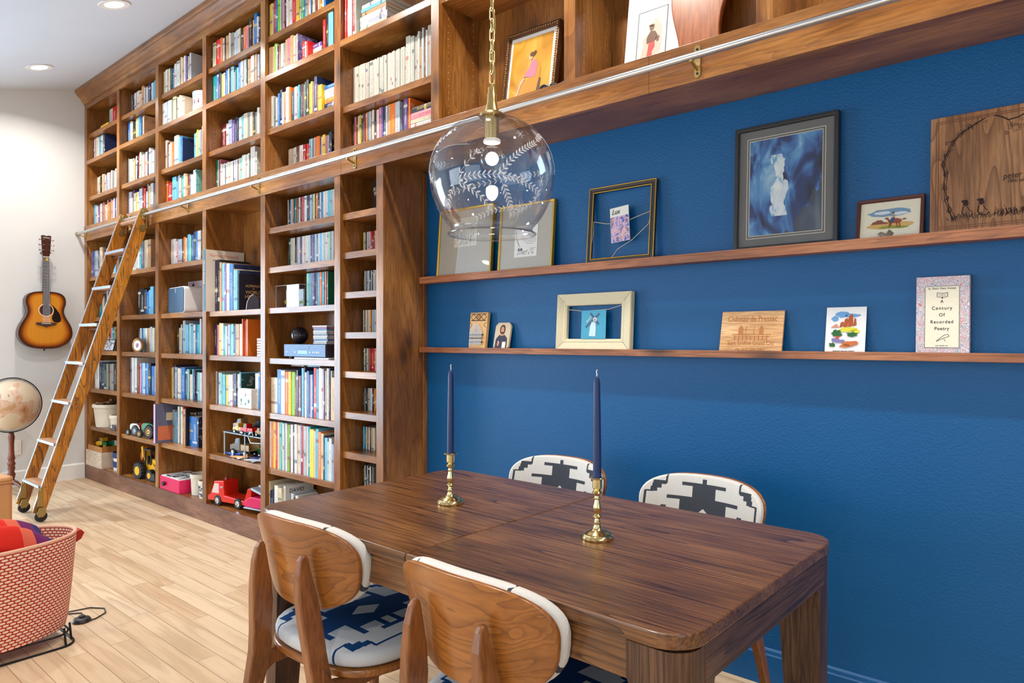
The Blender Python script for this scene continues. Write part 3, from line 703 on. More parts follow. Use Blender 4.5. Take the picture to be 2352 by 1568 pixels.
def sp(lon, lat):      # lon measured so that 0 faces the camera; degrees
    base = math.atan2(-2.243-PY, 7.1184-PX)
    a = base+math.radians(lon); b_ = math.radians(lat)
    zz = math.sin(b_)*(.172 if lat > 0 else .205)
    return Vector((R_*math.cos(b_)*math.cos(a)*1.002, R_*math.cos(b_)*math.sin(a)*1.002, zz*1.002))
mb = MB(); rnd = random.Random(3)
def vine(p, q, bow=0, leaves=True, n=12, ll=4.6):
    pts = []
    for i in range(n*3+1):
        f = i/(n*3); x = p[0]+(q[0]-p[0])*f; y = p[1]+(q[1]-p[1])*f+bow*math.sin(PI*f); pts.append((x, y))
    mb.tube([sp(*a) for a in pts], .0004, 5)
    if leaves:
        for i in range(3, n*3, 3):
            x, y = pts[i]; dx, dy = pts[i][0]-pts[i-1][0], pts[i][1]-pts[i-1][1]; ang = math.atan2(dy, dx)
            for sgn in (-1, 1):
                leaf(x, y, ang+sgn*.75, ll)
def leaf(x, y, ang, ln):
    out = []; 
    for k in range(8):
        f = k/4 if k <= 4 else (8-k)/4
        w = (1 if k < 4 else -1)*.15*ln*math.sin(PI*min(max(f, 0), 1)); l = ln*f
        out.append(sp(x+math.cos(ang)*l-math.sin(ang)*w, y+math.sin(ang)*l+math.cos(ang)*w))
    mb.add(out, [tuple(range(8))])
def star(x, y, r):
    for a in (20, 80, 140):
        a = math.radians(a+x); mb.tube([sp(x-math.cos(a)*r, y-math.sin(a)*r), sp(x+math.cos(a)*r, y+math.sin(a)*r)], .00045, 5)
vine((-34, -14), (52, -22), 6, n=20); vine((-34, -14), (-8, 10), 0, n=5); vine((4, -14), (44, 20), 4, n=14); vine((-34, -14), (0, -38), 3, n=9, ll=5)
vine((44, 20), (66, 34), 2, n=7); vine((-60, 30), (-84, 0), 6, n=10); vine((-70, 20), (-40, 36), 0, n=7); vine((8, -16), (24, -42), 0, n=9, ll=5); vine((52, -22), (20, -44), -3, n=8, ll=5)
vine((-84, 2), (-20, 14), 6, False); vine((120, 10), (230, -10), 8, n=20); vine((140, -20), (200, -30), 6, n=14); vine((230, 20), (300, -15), 5, n=14); vine((160, 30), (210, 35), 5, n=10)
vine((-34, -14), (-52, -34), 0, n=6, ll=4); vine((66, 34), (90, 0), 4, n=10, ll=5)
for a, b_ in ((-62, 8), (46, 2), (50, -12), (-50, -30), (30, -34), (-74, -6), (64, 12), (150, 5), (250, 0), (28, 26)): star(a, b_, 4.5)
for k in range(70):
    a, b_ = rnd.uniform(-90, 90), rnd.uniform(-35, 50); mb.sphere(sp(a, b_), .0007, 5, 4)
mb.build('etched_sprigs', ETCH, gl)
mb = MB(); mb.lathe([(.036, .166), (.038, .170), (.034, .176), (.022, .182), (.019, .19), (.014, .212), (.0135, .232), (.0115, .236), (.0115, .252), (.005, .256), (.0045, .262)], seg=32); mb.lathe([(.0205, .100), (.0205, .166)], seg=24); mb.build('brass_cap', BRBR, t, smooth=True)
mb = MB(); mb.lathe([(.024, .092), (.026, .096), (.024, .101), (.018, .104)], seg=24); mb.build('socket_ring', PAPER, t, smooth=True)
BG = bpy.data.materials.new('bulb_glow'); BG.use_nodes = True
b_ = BG.node_tree.nodes['Principled BSDF']; b_.inputs['Emission Color'].default_value = (1, .88, .70, 1); b_.inputs['Emission Strength'].default_value = 26
mb = MB(); mb.sphere((0, 0, .046), .0365, 28, 18); mb.lathe([(.017, .078), (.015, .094)], seg=16)
bl = mb.build('bulb', thin_glass('bulb_glass', (1, .98, .95), .2), t, smooth=True)
mb = MB(); mb.sphere((0, 0, .046), .019, 16, 10); mb.build('filament', BG, bl, smooth=True)
CHN = plain('pale_brass_chain', srgb(222, 206, 150), .3, 1.0)
zz = .262; k = 0; mb = MB(); top = ceil_z(PY)-1.748
while zz < top-.06:
    pts = []
    for i in range(16):
        a = 2*PI*i/16; u = .0075*math.cos(a); v = .0075*math.sin(a)+math.copysign(.0115, math.sin(a))
        pts.append((u, 0, zz+.019+v) if k % 2 else (u*.75, u*.66, zz+.019+v) if False else (0, u, zz+.019+v))
    if k % 2: pts = [(p[0], p[1], p[2]) for p in pts]
    mb.tube(pts, .0019, 6, closed=True); zz += .0305; k += 1
MR = Matrix.Rotation(-.35, 4, 'Z'); mb.v = [MR @ v for v in mb.v]
mb.build('chain', CHN, t, smooth=True)
mb = MB(); mb.tube([(.004*math.sin(i*.9), .006+.003*math.cos(i*.9), .258+i*(top-.30)/60) for i in range(61)], .0032, 6); mb.build('fabric_cord', plain('tan_fabric_cord', srgb(176, 150, 92), .8), t, smooth=True)
mb = MB(); mb.lathe([(.065, top-.002), (.065, top-.012), (.05, top-.03), (.012, top-.045), (.006, top-.055)], seg=32); mb.build('ceiling_canopy', BRBR, t, smooth=True)
d = bpy.data.lights.new('pendant_bulb_lamp', 'POINT'); d.energy = 6; d.color = (1, .84, .62); d.shadow_soft_size = .012
o = bpy.data.objects.new('pendant_bulb_lamp', d); COL.objects.link(o); o.location = (PX, PY, 1.748+.046); 
# ================================================================= BOOKS
PAL = {'q': ('off-white', (196, 192, 178)), 'w': ('white', (222, 220, 212)), 'i': ('cream', (218, 204, 174)), 'g': ('grey', (140, 144, 138)), 'k': ('black', (34, 32, 32)), 'n': ('navy', (28, 42, 78)),
       'b': ('blue', (30, 108, 178)), 'c': ('light blue', (110, 186, 216)), 't': ('teal', (10, 150, 160)), 'e': ('green', (24, 120, 84)), 'd': ('dark green', (34, 70, 60)),
       'y': ('yellow', (240, 204, 60)), 'o': ('orange', (238, 118, 34)), 'r': ('red', (206, 40, 36)), 'm': ('maroon', (124, 28, 44)), 'p': ('pink', (226, 130, 140)),
       'v': ('purple', (110, 84, 150)), 'u': ('brown', (138, 78, 50)), 'a': ('tan', (206, 162, 116)), 's': ('silver grey', (182, 190, 200)), 'j': ('mint green', (140, 206, 186)), 'l': ('lime green', (130, 204, 50))}
def book_material():
    m, nt, b = newmat('book_cover')
    at = nt.nodes.new('ShaderNodeAttribute'); at.attribute_name = 'col'; a2 = nt.nodes.new('ShaderNodeAttribute'); a2.attribute_name = 'col2'
    uv = nt.nodes.new('ShaderNodeUVMap'); uv.uv_map = 'UVMap'; sp = nt.nodes.new('ShaderNodeSeparateXYZ'); L(nt, uv.outputs[0], sp.inputs[0])
    def M(op, a, b_=None):
        n = nt.nodes.new('ShaderNodeMath'); n.operation = op
        for i, v in enumerate((a, b_)):
            if v is None: continue
            if isinstance(v, (int, float)): n.inputs[i].default_value = v
            else: L(nt, v, n.inputs[i])
        return n.outputs[0]
    U, V = sp.outputs[0], sp.outputs[1]
    seed = M('MULTIPLY', at.outputs['Alpha'], 1.0)
    fv = M('FRACT', V)
    cb = nt.nodes.new('ShaderNodeCombineXYZ'); L(nt, M('MULTIPLY', U, 6.0), cb.inputs[0]); L(nt, M('MULTIPLY', V, 85.0), cb.inputs[1]); L(nt, M('MULTIPLY', seed, 37.0), cb.inputs[2])
    nz = nt.nodes.new('ShaderNodeTexNoise'); nz.inputs['Scale'].default_value = 1.0; nz.inputs['Detail'].default_value = 1; L(nt, cb.outputs[0], nz.inputs['Vector'])
    spine = M('MULTIPLY', M('GREATER_THAN', U, -.1), M('LESS_THAN', U, 1.1))
    txt = M('MULTIPLY', M('GREATER_THAN', nz.outputs[0], .52), M('LESS_THAN', M('ABSOLUTE', M('SUBTRACT', U, .5)), .2))
    lo = M('ADD', .12, M('MULTIPLY', seed, .2)); hi = M('ADD', .62, M('MULTIPLY', seed, .3))
    txt = M('MULTIPLY', txt, M('MULTIPLY', M('GREATER_THAN', V, lo), M('LESS_THAN', V, hi)))
    bandp = M('ADD', .04, M('MULTIPLY', M('FRACT', M('MULTIPLY', seed, 7.0)), .9))
    band = M('MULTIPLY', M('LESS_THAN', M('ABSOLUTE', M('SUBTRACT', V, bandp)), .035), M('GREATER_THAN', M('FRACT', M('MULTIPLY', seed, 13.0)), .45))
    mask = M('MULTIPLY', spine, M('MULTIPLY', M('MAXIMUM', M('MULTIPLY', txt, .8), band), .7))
    # cover picture on the flat side (u in 2..3)
    cb2 = nt.nodes.new('ShaderNodeCombineXYZ'); L(nt, M('MULTIPLY', U, 3.0), cb2.inputs[0]); L(nt, M('MULTIPLY', V, 4.0), cb2.inputs[1]); L(nt, M('MULTIPLY', seed, 90.0), cb2.inputs[2])
    n2 = nt.nodes.new('ShaderNodeTexNoise'); n2.inputs['Scale'].default_value = 1.3; L(nt, cb2.outputs[0], n2.inputs['Vector'])
    pic = M('MULTIPLY', M('GREATER_THAN', n2.outputs[0], .56), M('MULTIPLY', M('GREATER_THAN', U, 1.5), M('GREATER_THAN', M('FRACT', M('MULTIPLY', seed, 5.0)), .55)))
    mask = M('MAXIMUM', mask, M('MULTIPLY', pic, .25))
    mx = nt.nodes.new('ShaderNodeMix'); mx.data_type = 'RGBA'; L(nt, mask, mx.inputs[0]); L(nt, at.outputs['Color'], mx.inputs[6]); L(nt, a2.outputs['Color'], mx.inputs[7])
    L(nt, mx.outputs[2], b.inputs['Base Color']); b.inputs['Roughness'].default_value = .42
    return m
BOOKM = book_material()
rb = random.Random(11)
def jitter(c, k=.12):
    f = 1+rb.uniform(-k, k); return tuple(max(0, min(1, v*f*(1+rb.uniform(-.05, .05)))) for v in c)
def second(code):
    if code in 'qwigysjlacp': return rb.choice([(30, 30, 34), (30, 30, 34), (170, 30, 30), (24, 60, 120), (20, 100, 90), (120, 40, 90), (90, 60, 40)])
    return rb.choice([(240, 238, 230), (240, 238, 230), (226, 190, 90), (200, 214, 224)])
def bookgeo(mb, pg, x0, x1, y0, y1, z0, z1, c, c2, seed, soft, M=None):
    """cover into mb, page block into pg; spine faces -y"""
    save = mb.M, pg.M
    if M is not None: mb.M = M if save[0] is None else save[0] @ M; pg.M = M if save[1] is None else save[1] @ M
    cc = c+(seed,); c2 = c2+(1,)
    t = .0008 if soft else .0026; t = min(t, (x1-x0)*.25); ov = 0 if soft else .003
    rd = 0 if soft or x1-x0 < .012 else min(.003, (x1-x0)*.12)
    # spine as an arc of 4 facets, boards wrap
    xs = [x0+(x1-x0)*i/4 for i in range(5)]; ys = [y0-rd*(1-((i-2)/2)**2)+rd for i in range(5)]
    outer = list(zip(xs, ys)); inner = [(x1-t, y1), (x1-t, y0+t+rd), (x0+t, y0+t+rd), (x0+t, y1)]
    poly = outer+[(x1, y1)]+inner+[(x0, y1)]
    n = len(poly); vs = [(p[0], p[1], z0) for p in poly]+[(p[0], p[1], z1) for p in poly]
    fs = []; uvs = []
    for i in range(n):
        j = (i+1) % n; fs.append((i, j, n+j, n+i))
        if i < 4: uvs.append([(i/4, 0), ((i+1)/4, 0), ((i+1)/4, 1), (i/4, 1)])
        elif i == 4: uvs.append([(2, 0), (3, 0), (3, 1), (2, 1)])
        else: uvs.append(None)
    for k in (0, 1):      # caps in three quads
        o = k*n
        fs += [tuple(o+q for q in (0, 1, 2, 3, 4, n-5+1-1+0) if False)] if False else []
        a = [0, 1, 2, 3, 4, 7, 8]; fs.append(tuple(o+q for q in a)); uvs.append(None)
        fs.append(tuple(o+q for q in (4, 5, 6, 7))); uvs.append(None)
        fs.append(tuple(o+q for q in (0, 8, 9, 10))); uvs.append(None)
    mb.add(vs, fs, 0, c=cc, c2=c2, uvs=uvs)
    pg.add([(x0+t, y0+t+rd+.0005, z0+ov), (x1-t, y0+t+rd+.0005, z0+ov), (x1-t, y1-ov-.0005, z0+ov), (x0+t, y1-ov-.0005, z0+ov),
            (x0+t, y0+t+rd+.0005, z1-ov-.0006), (x1-t, y0+t+rd+.0005, z1-ov-.0006), (x1-t, y1-ov-.0005, z1-ov-.0006), (x0+t, y1-ov-.0005, z1-ov-.0006)],
           [(0, 3, 2, 1), (4, 5, 6, 7), (0, 1, 5, 4), (1, 2, 6, 5), (2, 3, 7, 6), (3, 0, 4, 7)], 1 if mb is pg else 0, c=(.8, .74, .62, 1), c2=(0, 0, 0, 1))
    mb.M, pg.M = save
# camera used only to turn measured spine edges into shelf positions while laying the rows out
_F, _c, _s = 1577.566, math.cos(-.7088), math.sin(-.7088)
def X_at(u, y):
    t = (u-1176)/_F; return 7.1184+(y+2.243)/(_c-t*_s)*(_s+t*_c)
def U_at(x, y):
    dx, dy = x-7.1184, y+2.243; return 1176+_F*(dx*_c-dy*_s)/(dx*_s+dy*_c)
ORD = ['first', 'second', 'third', 'fourth', 'fifth', 'sixth', 'seventh', 'eighth', 'ninth', 'tenth', 'eleventh', 'twelfth', 'thirteenth', 'fourteenth', 'fifteenth', 'sixteenth', 'seventeenth', 'eighteenth', 'nineteenth', 'twentieth']
def ordn(k):
    if k < 20: return ORD[k]
    return {2: 'twenty', 3: 'thirty', 4: 'forty'}[(k+1)//10]+('-'+ORD[(k+1) % 10-1] if (k+1) % 10 else 'th')  if (k+1) % 10 else {3: 'thirtieth', 4: 'fortieth', 5: 'fiftieth'}[(k+1)//10]
BAYN = ['first', 'second', 'third', 'fourth', 'fifth', 'sixth']
ROWS = [
 # (upper/lower, bay, shelf index from top, kind, start u, tokens)
 ('u', 0, 0, 'b', 249, "w9/23 r8/24 k1.5/20 i5/22"),
 ('u', 0, 1, 'b', 212.5, "k2/20 w3/24 s1.5/25 p2/24 w5/26 c5/23 w3.5/22 s1.5 k2.5/24 n1.5/26"),
 ('u', 0, 2, 'b', 221, "w6/19 i3 k2.5/18 i5/20 a1.5/18 s3.5/18 v2/18 s6/19 g1.5/18 o2.5/19 w2.5/20 g2.5/19 i2.5/19 w3/20 b1/19 w2.5/20"),
 ('u', 0, 3, 'b', 214.5, "c4.5/20 s4/19 w1.5/18 v3/18 i4/19 w2.5/19 g1.5 p2/20 o3/18 k1.2/18 w2/17 a4/20 m1.5/21 o3/18 g2.5/20 a3/19 p2/19 w3/20 v1.5/20 n1.2/19 s3/20 w2/20 w3/21"),
 ('u', 1, 0, 'b', 299.5, "s4/20 k2.5/20 w5/20 p2/19 w6/20 i5.5/19 a5/22 w2/20 g2.5/19 w3/19 v4/20 n4.5/21 w4.5/20 c3/20 c3/21"),
 ('u', 1, 1, 'b', 293, "b5/22 w2.5/21 i3/20 k7/19 i5/22 j4.5/21 b5/23 i4.5/20 a1/20"),
 ('u', 1, 2, 'b', 293, "g2.5/23 w5/22 w4/21 i3/21 a3/20 s3/22 k3/20 r4/23 w4/24 i6/21 p2/20 w4/22 n5/23 w4/24 s4/23 w3.5/21"),
 ('u', 1, 3, 'b', 294.3, "s7/21 i2.5/16 v2/22 i5/19 y3/19 w4/19 s7/21 m3/22 r5/20 k1.5/19 w3.5/17 g2.5/23 a4/21 s6/22"),
 ('u', 2, 0, 'b', 373.8, "i5/18 w4.5/19 k2.5/17 i4.5/18 d4/18 b4.5/17 g1.5/18 w4.5/19 w7/20 a4/22 w2.5/21 a3/20 w3.5/21 v3.5/20 k3/19 i2/19 s4/21"),
 ('u', 2, 1, 'b', 372, "w6/18 s6/18 w6/18 w3.5/18 g1.5/17 i7/19 y2/18 k1.5/17 w4/17 w3.5/18 i4.5/17 i4/15"),
 ('u', 2, 2, 'b', 379.5, "w3.5/23 m4/21 w2/19 i4.5/20 o4.5/20 w9.5/24 c5.5/21 b5/21 n1/20 @445 c4/19 i2/20 y3.5/21 j3.5/20 g3/20 v1/20 w3.5/22"),
 ('u', 2, 3, 'b', 380.6, "o3.5/19 r9/17 m1.5/17 c9/20 c3/16 s4.5/20 i4/18 t5/19 i5/20 a4.5/19 m4.5/18 g4/18 w5/17 w5/20 j2/20"),
 ('u', 3, 0, 'b', 485.8, "k2/15 i7/18 r9/19 o5.5/19 w5.5/18 k3/18 a5.5/18 i4.5/19 g7.5/18 w4.5/17 s4.5/18 w4/18 i3/18 k5.5/17 o6.5/17 p6.5/17 d1.5/17 k6.5/20 u2.5/19 w1.5/18 b6.5/22 w4/19 n4/15"),
 ('u', 3, 1, 'b', 487.7, "t7.5/21 t2.5/21 v3.5/22 n6/21 y4.5/19 i4/19 b5.5/22 m2.5/19 i2.5/20 k1/20 c7.5/21 p3.5/16 t2.5/17 c5.5/18 b6/22 w3/22 s4/21 w5/22 d3.5/21 w2/20 o6/20 w7.5/22 a5/21 s5/20"),
 ('u', 3, 2, 'b', 507, "m11/21 w5.5/20 s8/22 v6/21 k5/22 n4/22 w7/21 c4/21 i9.5/22 g5.5/22 i6/21 k6/20 g4.5/20 w5/22"),
 ('u', 3, 3, 'b', 496.4, "e3.2/22 w1.5/22 n2.5/21 p2/22 w3.5/18 w3.5/18 w3/18 k.8/17 w3.5/18 w4/18 i3.5/18 w7.5/18 k1/17 w3.5/18 w5/18 v1.5/17 i4/18 j5/18 w8.5/19 a1/17 w3.5/19 i4/19 d3/18 w10/23 w3.5/19"),
 ('u', 4, 0, 'b', 618, "i3/20 y4.5/20 i2/20 r3.5/21 b5/21 l6.5/21 w2/20 g3/20 w3/21 p3/21 k3.5/20 w5/20 i4/20 w3.5/21 p2.5/21 r6/21 o2.5/20 y6/21 w3/20 v2/20 l3/20 t4/20 s6/20 o4/21 w4/20 b2.5/20 y3.5/20 w4.5/21 m7/21 i3/20 y4/20 o2.5/20 w4/20 b4/20"),
 ('u', 4, 1, 'b', 617.6, "a6/18 a5/18 l5.5/19 w2/18 k2/17 u6/17 w5.5/17 g4.5/17 a4/18 p7/18 a7/19 i5/18 g1.5/17 i4.5/18 v1.5/18 @692 r6/12 w5/11 r4/11 @741 r6/18 @748 k3.5/21 c11/22"),
 ('u', 4, 2, 'b', 621.7, "w5.5/21 g3.5/20 w4.5/19 d3/17 b4/21 n4.5/23 w3/21 a6/21 w6.5/23 o5/22 k7/19 s1.5/21 s6/21 g3/20 t3.5/21 m4.5/21 k3/21 g3.5/20 d4/21 k5/22 y5/19 y3.5/20 v4/19 n6/22 u2.5/17 y8/16"),
 ('u', 4, 3, 'b', 661, "i2.7/16 i2.7/16 i2.7/16 i2.7/16 w2.7/16 w2.7/16 w2.7/16 k2.5/17 u5/16 w8/16 r6/16 r8/16 c3.5/18 w3.5/18 g3/17 s3/18 o12/18 m2.5/18 w2.5/17 y6.5/18 p4.5/17 s4/17 k3/18 n4/18"),
 ('u', 5, 0, 'b', 785.4, "o4/22 r4/23 r4.5/23 w4.5/25 w5/26 n1.5/26 r6.5/28 w1/28"),
 ('u', 5, 1, 'j', 810.6, "q4/23.5 "*9+"g1/23 q7/23.5 "+"q4/23.5 q4/23.5 q3/23 "*7+"q6/28 q4/28 q4/27 q5/27 q5/26 q4/27 q4/28 a3/20 i2/24 s4/29 k2/28 u3/28 q4/27 q4/29 q4/29"),
 ('u', 5, 2, 'm', 807.9, "k5/19 p4/19 u4.5/19 w3.5/19 y4.5/19 d4/19 m4.5/20 o4/20 g5/20 s4.5/20 u3/19 i4.5/20 k3.5/19 p3.5/19 w4/19 p4.5/20 v4.5/20 n5/20 w5/21 m2/21 a5/21 o11.5/20 s10/20 @926 v8.5/21.5 m1.5/21 o4.5/21"),
 ('l', 0, 0, 'b', 209.6, "v3.5/24 b3/24 s7/24 @228 i6/26 u4/25 k3/25 a10/24 c4/22 n3/22 w3/22 c4/22"),
 ('l', 0, 1, 'b', 226, "t6/22 r3/20 i4/24 k4/24 s4/24 m4/23 w3/23 n4/24"),
 ('l', 0, 2, 'b', 240, "w5/22 i4/20 k3/20 r3/21 s3/21 t3/20 y3/21 n3/20 w2/20"),
 ('l', 0, 3, 'b', 215.5, "w11/25 n7/24 k4/23 t2/23 k4.5/23 g5/23 k3/22 g4/23 g4.5/23 k5/23"),
 ('l', 1, 0, 'b', 293, "n3/22 w5/22 w6/22 w4/22 w7/23 c4/24 e5.5/24 v3/23 i8/24 a7/24"),
 ('l', 1, 1, 'b', 315, "k7/23 k7.5/23 n6/22 b5/20 c4/21 c7/24"),
 ('l', 1, 2, 'b', 317.5, "n4/20 w2.5/20 m2/20 c5/20 w6/20 a5/20 s5/21 k2/20 i5.5/20"),
 ('l', 1, 3, 'b', 299, "s4/29 w4/29 s3.5/29 w3.5/29 @315 u4.5/23 p3/25 v2.5/25 c4/25 w3/25 b4/25 c4/25 n6/25 b7.5/23 w3/23"),
 ('l', 2, 0, 'b', 391.5, "w11/21 w4.5/19 p2/19 s8.5/20 k2.5/19 o5/21 i3.5/20 c6.5/22 j3.5/21 b4.5/21 n5/23 b5.5/23 w7/23"),
 ('l', 2, 2, 'b', 406, "k3.5/22 w4.5/20 i3.5/22 n2.5/22 s5.5/25 c7.5/22 w4.5/23 c6/23 w4.5/22 b2/21 t7/22 s4/26"),
 ('l', 2, 3, 'b', 392.5, "y4/23 w1.5/24 n3.5/25 s4.5/24 w5/23 i5/23 b8.5/24 n4.5/23 j3/23 d3/22 i5/19 c3/23 n5/22 k5/21 j3/21 c3/21 w4/21"),
 ('l', 2, 4, 'b', 390, "g5/25 m4.5/25 c5/24 v2/20 i4/28 e2/28 i3/28 w3/28 r2/28 a4/27 @431 b11/22 b10/22 n3/22"),
 ('l', 3, 0, 'b', 490, "n6/36 d4/36 k4.5/36 a4/34 c6/33 v4/32 w7/32 b8/32 n3/31 i1/28 c7/27 n3.5/27"),
 ('l', 3, 1, 'b', 491.5, "n5/22 p6/21 y4.5/22 w5/22 t5/20 w3.5/20 m1.5/20 s5/21 c4/21 j4/21 b3.5/20 a9/21 i6.5/21 w6/23 p3/23 o4/24"),
 ('l', 3, 2, 'b', 494, "i4/23 b2.5/22 w5/22 j4/22 c7/21 y4.5/21 w6/21 w6.5/21 m3/22 n6/22 w6.5/22 c3/23 d1/22 @586 w7/23 b4/24"),
 ('l', 4, 0, 'd', 661, "w2 k2.5 b2.5 w4 a3 n2 t3.5 u6 w3 m5 p2 r3 w5 n4 k3.5 s4 b3 y4 k3.5 o3 k5 w3 b5 w3 i4 w3 c6 j4 s4 w4"),
 ('l', 4, 1, 'd', 661, "k2.5 d4 w6 w4 k4 s4 w3 b3 m2.5 w4 i4 w5 s6 k3 v4 n3 s4 b3.5 w4 c5 w3 s5 w4 i3 j3 g4 s5"),
 ('l', 4, 2, 'b', 703, "j4.5/21 t6/21 v5/21 n4/21 v5/21 t5/21 o5/21 k2/20 @739 t4/21 a3/21 p2.5/21 u2/21 e1.5/22"),
 ('l', 4, 4, 'b', 620, "i16/22 b9/27 w8.5/27 o7/26 y7/26 l8/26 u4/25 n3.5/27 m6.5/24 @691 c6/29 n3/29 w4/26 b4.5/27 v2/25 w3/25 b4/25 r7.5/29 c5/29 w6/29 w6/29 v3/28 i3/28 w6/29 n4/29 w2/28 a10/24"),
 ('l', 4, 5, 'b', 618, "w4.5/29 o3/29 a2/29 y4/29 r4.5/29 i4.5/29 j4/29 t3/29 w3.5/29 s6/29 w2/28 l5/28.5 m3.5/28.5 w4.5/29 n3/28 w6/29.5 i6/29 s3/29 m4/29 p4/29 s4/29 w4/29 t5.5/29 y9/28 w3.5/27 c6.5/28.5 o6/27 i6/26 n2.5/25 c6/24 w3/22 w6/24 c4.5/21 r8/21"),
 ('l', 4, 6, 'b', 612, "i7/26 n9/20 u2/21 w7/24 i8/23 @668 s5/22 n4/20 w5/21 k6/19 j5/20 y6/20 k5/18"),
 ('l', 5, 1, 'c', 834, "y2.5 w3 n3 w3 s3.5 w2 r4 m3.5 r3 w3"), ('l', 5, 2, 'c', 834, "k3 w2.5 g3 s3 w3 n3 s3 k2.5 w3 s4"),
 ('l', 5, 3, 'c', 834, "w3 k2 w4 a3 w3 y3 r2.5 s3 c3 w3"), ('l', 5, 4, 'c', 834, "k2 w3 d3 w3 g3 r3 m3 r3.5 r4 w2"),
 ('l', 5, 5, 'c', 834, "k3 g2.5 k3 d3 a3 c3 w3 m3 k2.5 y2 r3"), ('l', 5, 6, 'c', 834, "c3 t4 w2.5 u3 w3 k2.5 a4 w3 i3"), ('l', 5, 7, 'c', 834, "k3 w2.5 k3 s3 k3.5 w3 k3 g3")]
UPZ = {5: [2.908, 2.548, FT]}
items = []; ROWEND = {}
MINX = {('l', 3, 0): 2.4155, ('l', 2, 4): 1.6415}
KIND = {'b': ('book', 'book'), 'm': ('magazine', 'magazine'), 'j': ('journal', 'journal'), 'd': ('dvd_case', 'DVD case'), 'c': ('cd_case', 'CD case')}
for ul, bay, sh, kind, u0, toks in ROWS:
    if ul == 'u':
        zs = UPZ.get(bay, UP+[FT]); z = zs[sh]; above = (OPZ if sh == 0 else zs[sh-1]-SHT); xl = upper[bay]+SWD; xr = upper[bay+1]
        if bay == 5 and sh == 0: above = OPZ
    else:
        zs = LO[bay]+[.1283]; z = zs[sh]; above = (FB if sh == 0 else zs[sh-1]-SHT); xl = SX[bay]+SWD; xr = (SX+[4.268])[bay+1]
    # spine depth: a row pushed against the left side of its bay starts at the side's depth
    ys = min((abs(U_at(xl, y)-u0), y) for y in [.025+.005*i for i in range(28)])[1]
    if kind == 'b' and ys > .13: ys = .13
    dep = {'c': .125, 'd': .136, 'b': None, 'm': .21, 'j': .19}[kind]
    if kind in 'cd': ys = .275-dep-.004
    u = u0; n = 0; h = 20; lastx = None
    floor_x = MINX.get((ul, bay, sh))
    for tk in toks.split():
        if tk[0] == '@':
            u = float(tk[1:]); 
            if (ul, bay, sh) == ('l', 4, 4): ys = .03
            floor_x = lastx; lastx = None; continue
        code = tk[0]; w = tk[1:].split('/'); wd = float(w[0])
        if len(w) > 1: h = float(w[1])
        if kind == 'd': h = 19
        if kind == 'c': h = 12.5
        xa = X_at(u, ys) if lastx is None else lastx; xb = X_at(u+wd, ys)
        if floor_x is not None and xa < floor_x: xb += floor_x-xa; xa = floor_x
        u += wd; lastx = xb; ROWEND[(ul, bay, sh)] = xb
        if xa < xl+.001: xa = xl+.001
        if floor_x is not None and xa < floor_x: xa = floor_x
        if xb > xr-.001: xb = xr-.001
        if xb-xa < .002: n += 1; continue
        hh = min(h/100*(1+(rb.uniform(-.012, .012) if kind in 'bm' else 0)), above-z-.008)
        d = min(dep or hh*rb.uniform(.66, .76), .275-ys-.010)
        items.append(dict(ul=ul, bay=bay, sh=sh, kind=kind, x0=xa+.0002, x1=xb-.0002, y0=ys+(rb.uniform(0, .006) if kind in 'bmj' else 0), d=d, z=z+.0004, h=hh, code=code, n=n, area=wd*hh*_F/(4.5), nsh=len(zs)))
        items[-1]['area'] = wd*hh
        n += 1
def where(it):
    row = it['sh']
    if it['ul'] == 'u':
        names = ['top shelf', 'second shelf down', 'third shelf down', 'shelf just above metal rail'] if it['bay'] != 5 else ['top shelf', 'middle shelf', 'shelf just above metal rail']
        return '%s, %s upper bay' % (names[row], BAYN[it['bay']])
    if it['bay'] == 5: return 'shelf %s of narrow bay' % ['one', 'two', 'three', 'four', 'five', 'six', 'seven', 'eight'][row]
    nm = ['just below rail', 'second down', 'third down', 'fourth down', 'fifth down', 'sixth down', 'bottom'][row if row < it['nsh']-1 else 6]
    return 'shelf %s, %s lower bay' % (nm, BAYN[it['bay']])
books = sorted([it for it in items if it['kind'] == 'b'], key=lambda i: -i['area'])
for i, it in enumerate(books): it['solo'] = i < 300
rest = MB(); nrest = 0
for it in items:
    it.setdefault('solo', True)
    c = jitter(srgb(*PAL[it['code']][1])); c2 = srgb(*second(it['code'])); seed = rb.random()
    soft = it['kind'] != 'b' or rb.random() < .5
    w = it['x1']-it['x0']
    if not it['solo']:
        bookgeo(rest, rest, it['x0'], it['x1'], it['y0'], it['y0']+it['d'], it['z'], it['z']+it['h'], c, c2, seed, soft); nrest += 1; continue
    nm, cat = KIND[it['kind']]
    o_ = ((it['x0']+it['x1'])/2, it['y0'], it['z'])
    mb = MB(); pg = MB()
    bookgeo(mb, pg, -w/2, w/2, 0, it['d'], 0, it['h'], c, c2, seed, soft)
    if it['kind'] == 'b':
        size = ('thick ' if w > .026 else 'slim ' if w < .012 else '')+('tall ' if it['h'] > .24 else 'small ' if it['h'] < .175 else '')
    else: size = ''
    ob = mb.build(nm, BOOKM, colors=True); ob.location = o_
    tag(ob, '%s%s %s, %s from left, %s' % (size, PAL[it['code']][0], cat, ordn(it['n']), where(it)), cat, '%ss on the %s' % (cat, where(it)))
    if it['kind'] in 'bmj':
        pb = pg.build('page_block', PAGES, ob)
    else:
        pb = pg.build('disc_case' if it['kind'] == 'c' else 'case_body', WHITE if it['code'] in 'ws' else BLACKP, ob)
if nrest:
    o = rest.build('book_rows', [BOOKM, PAGES], colors=True)
    tag(o, 'many thinner and smaller books filling gaps on shelves all over the bookcase', 'books', kind='stuff')
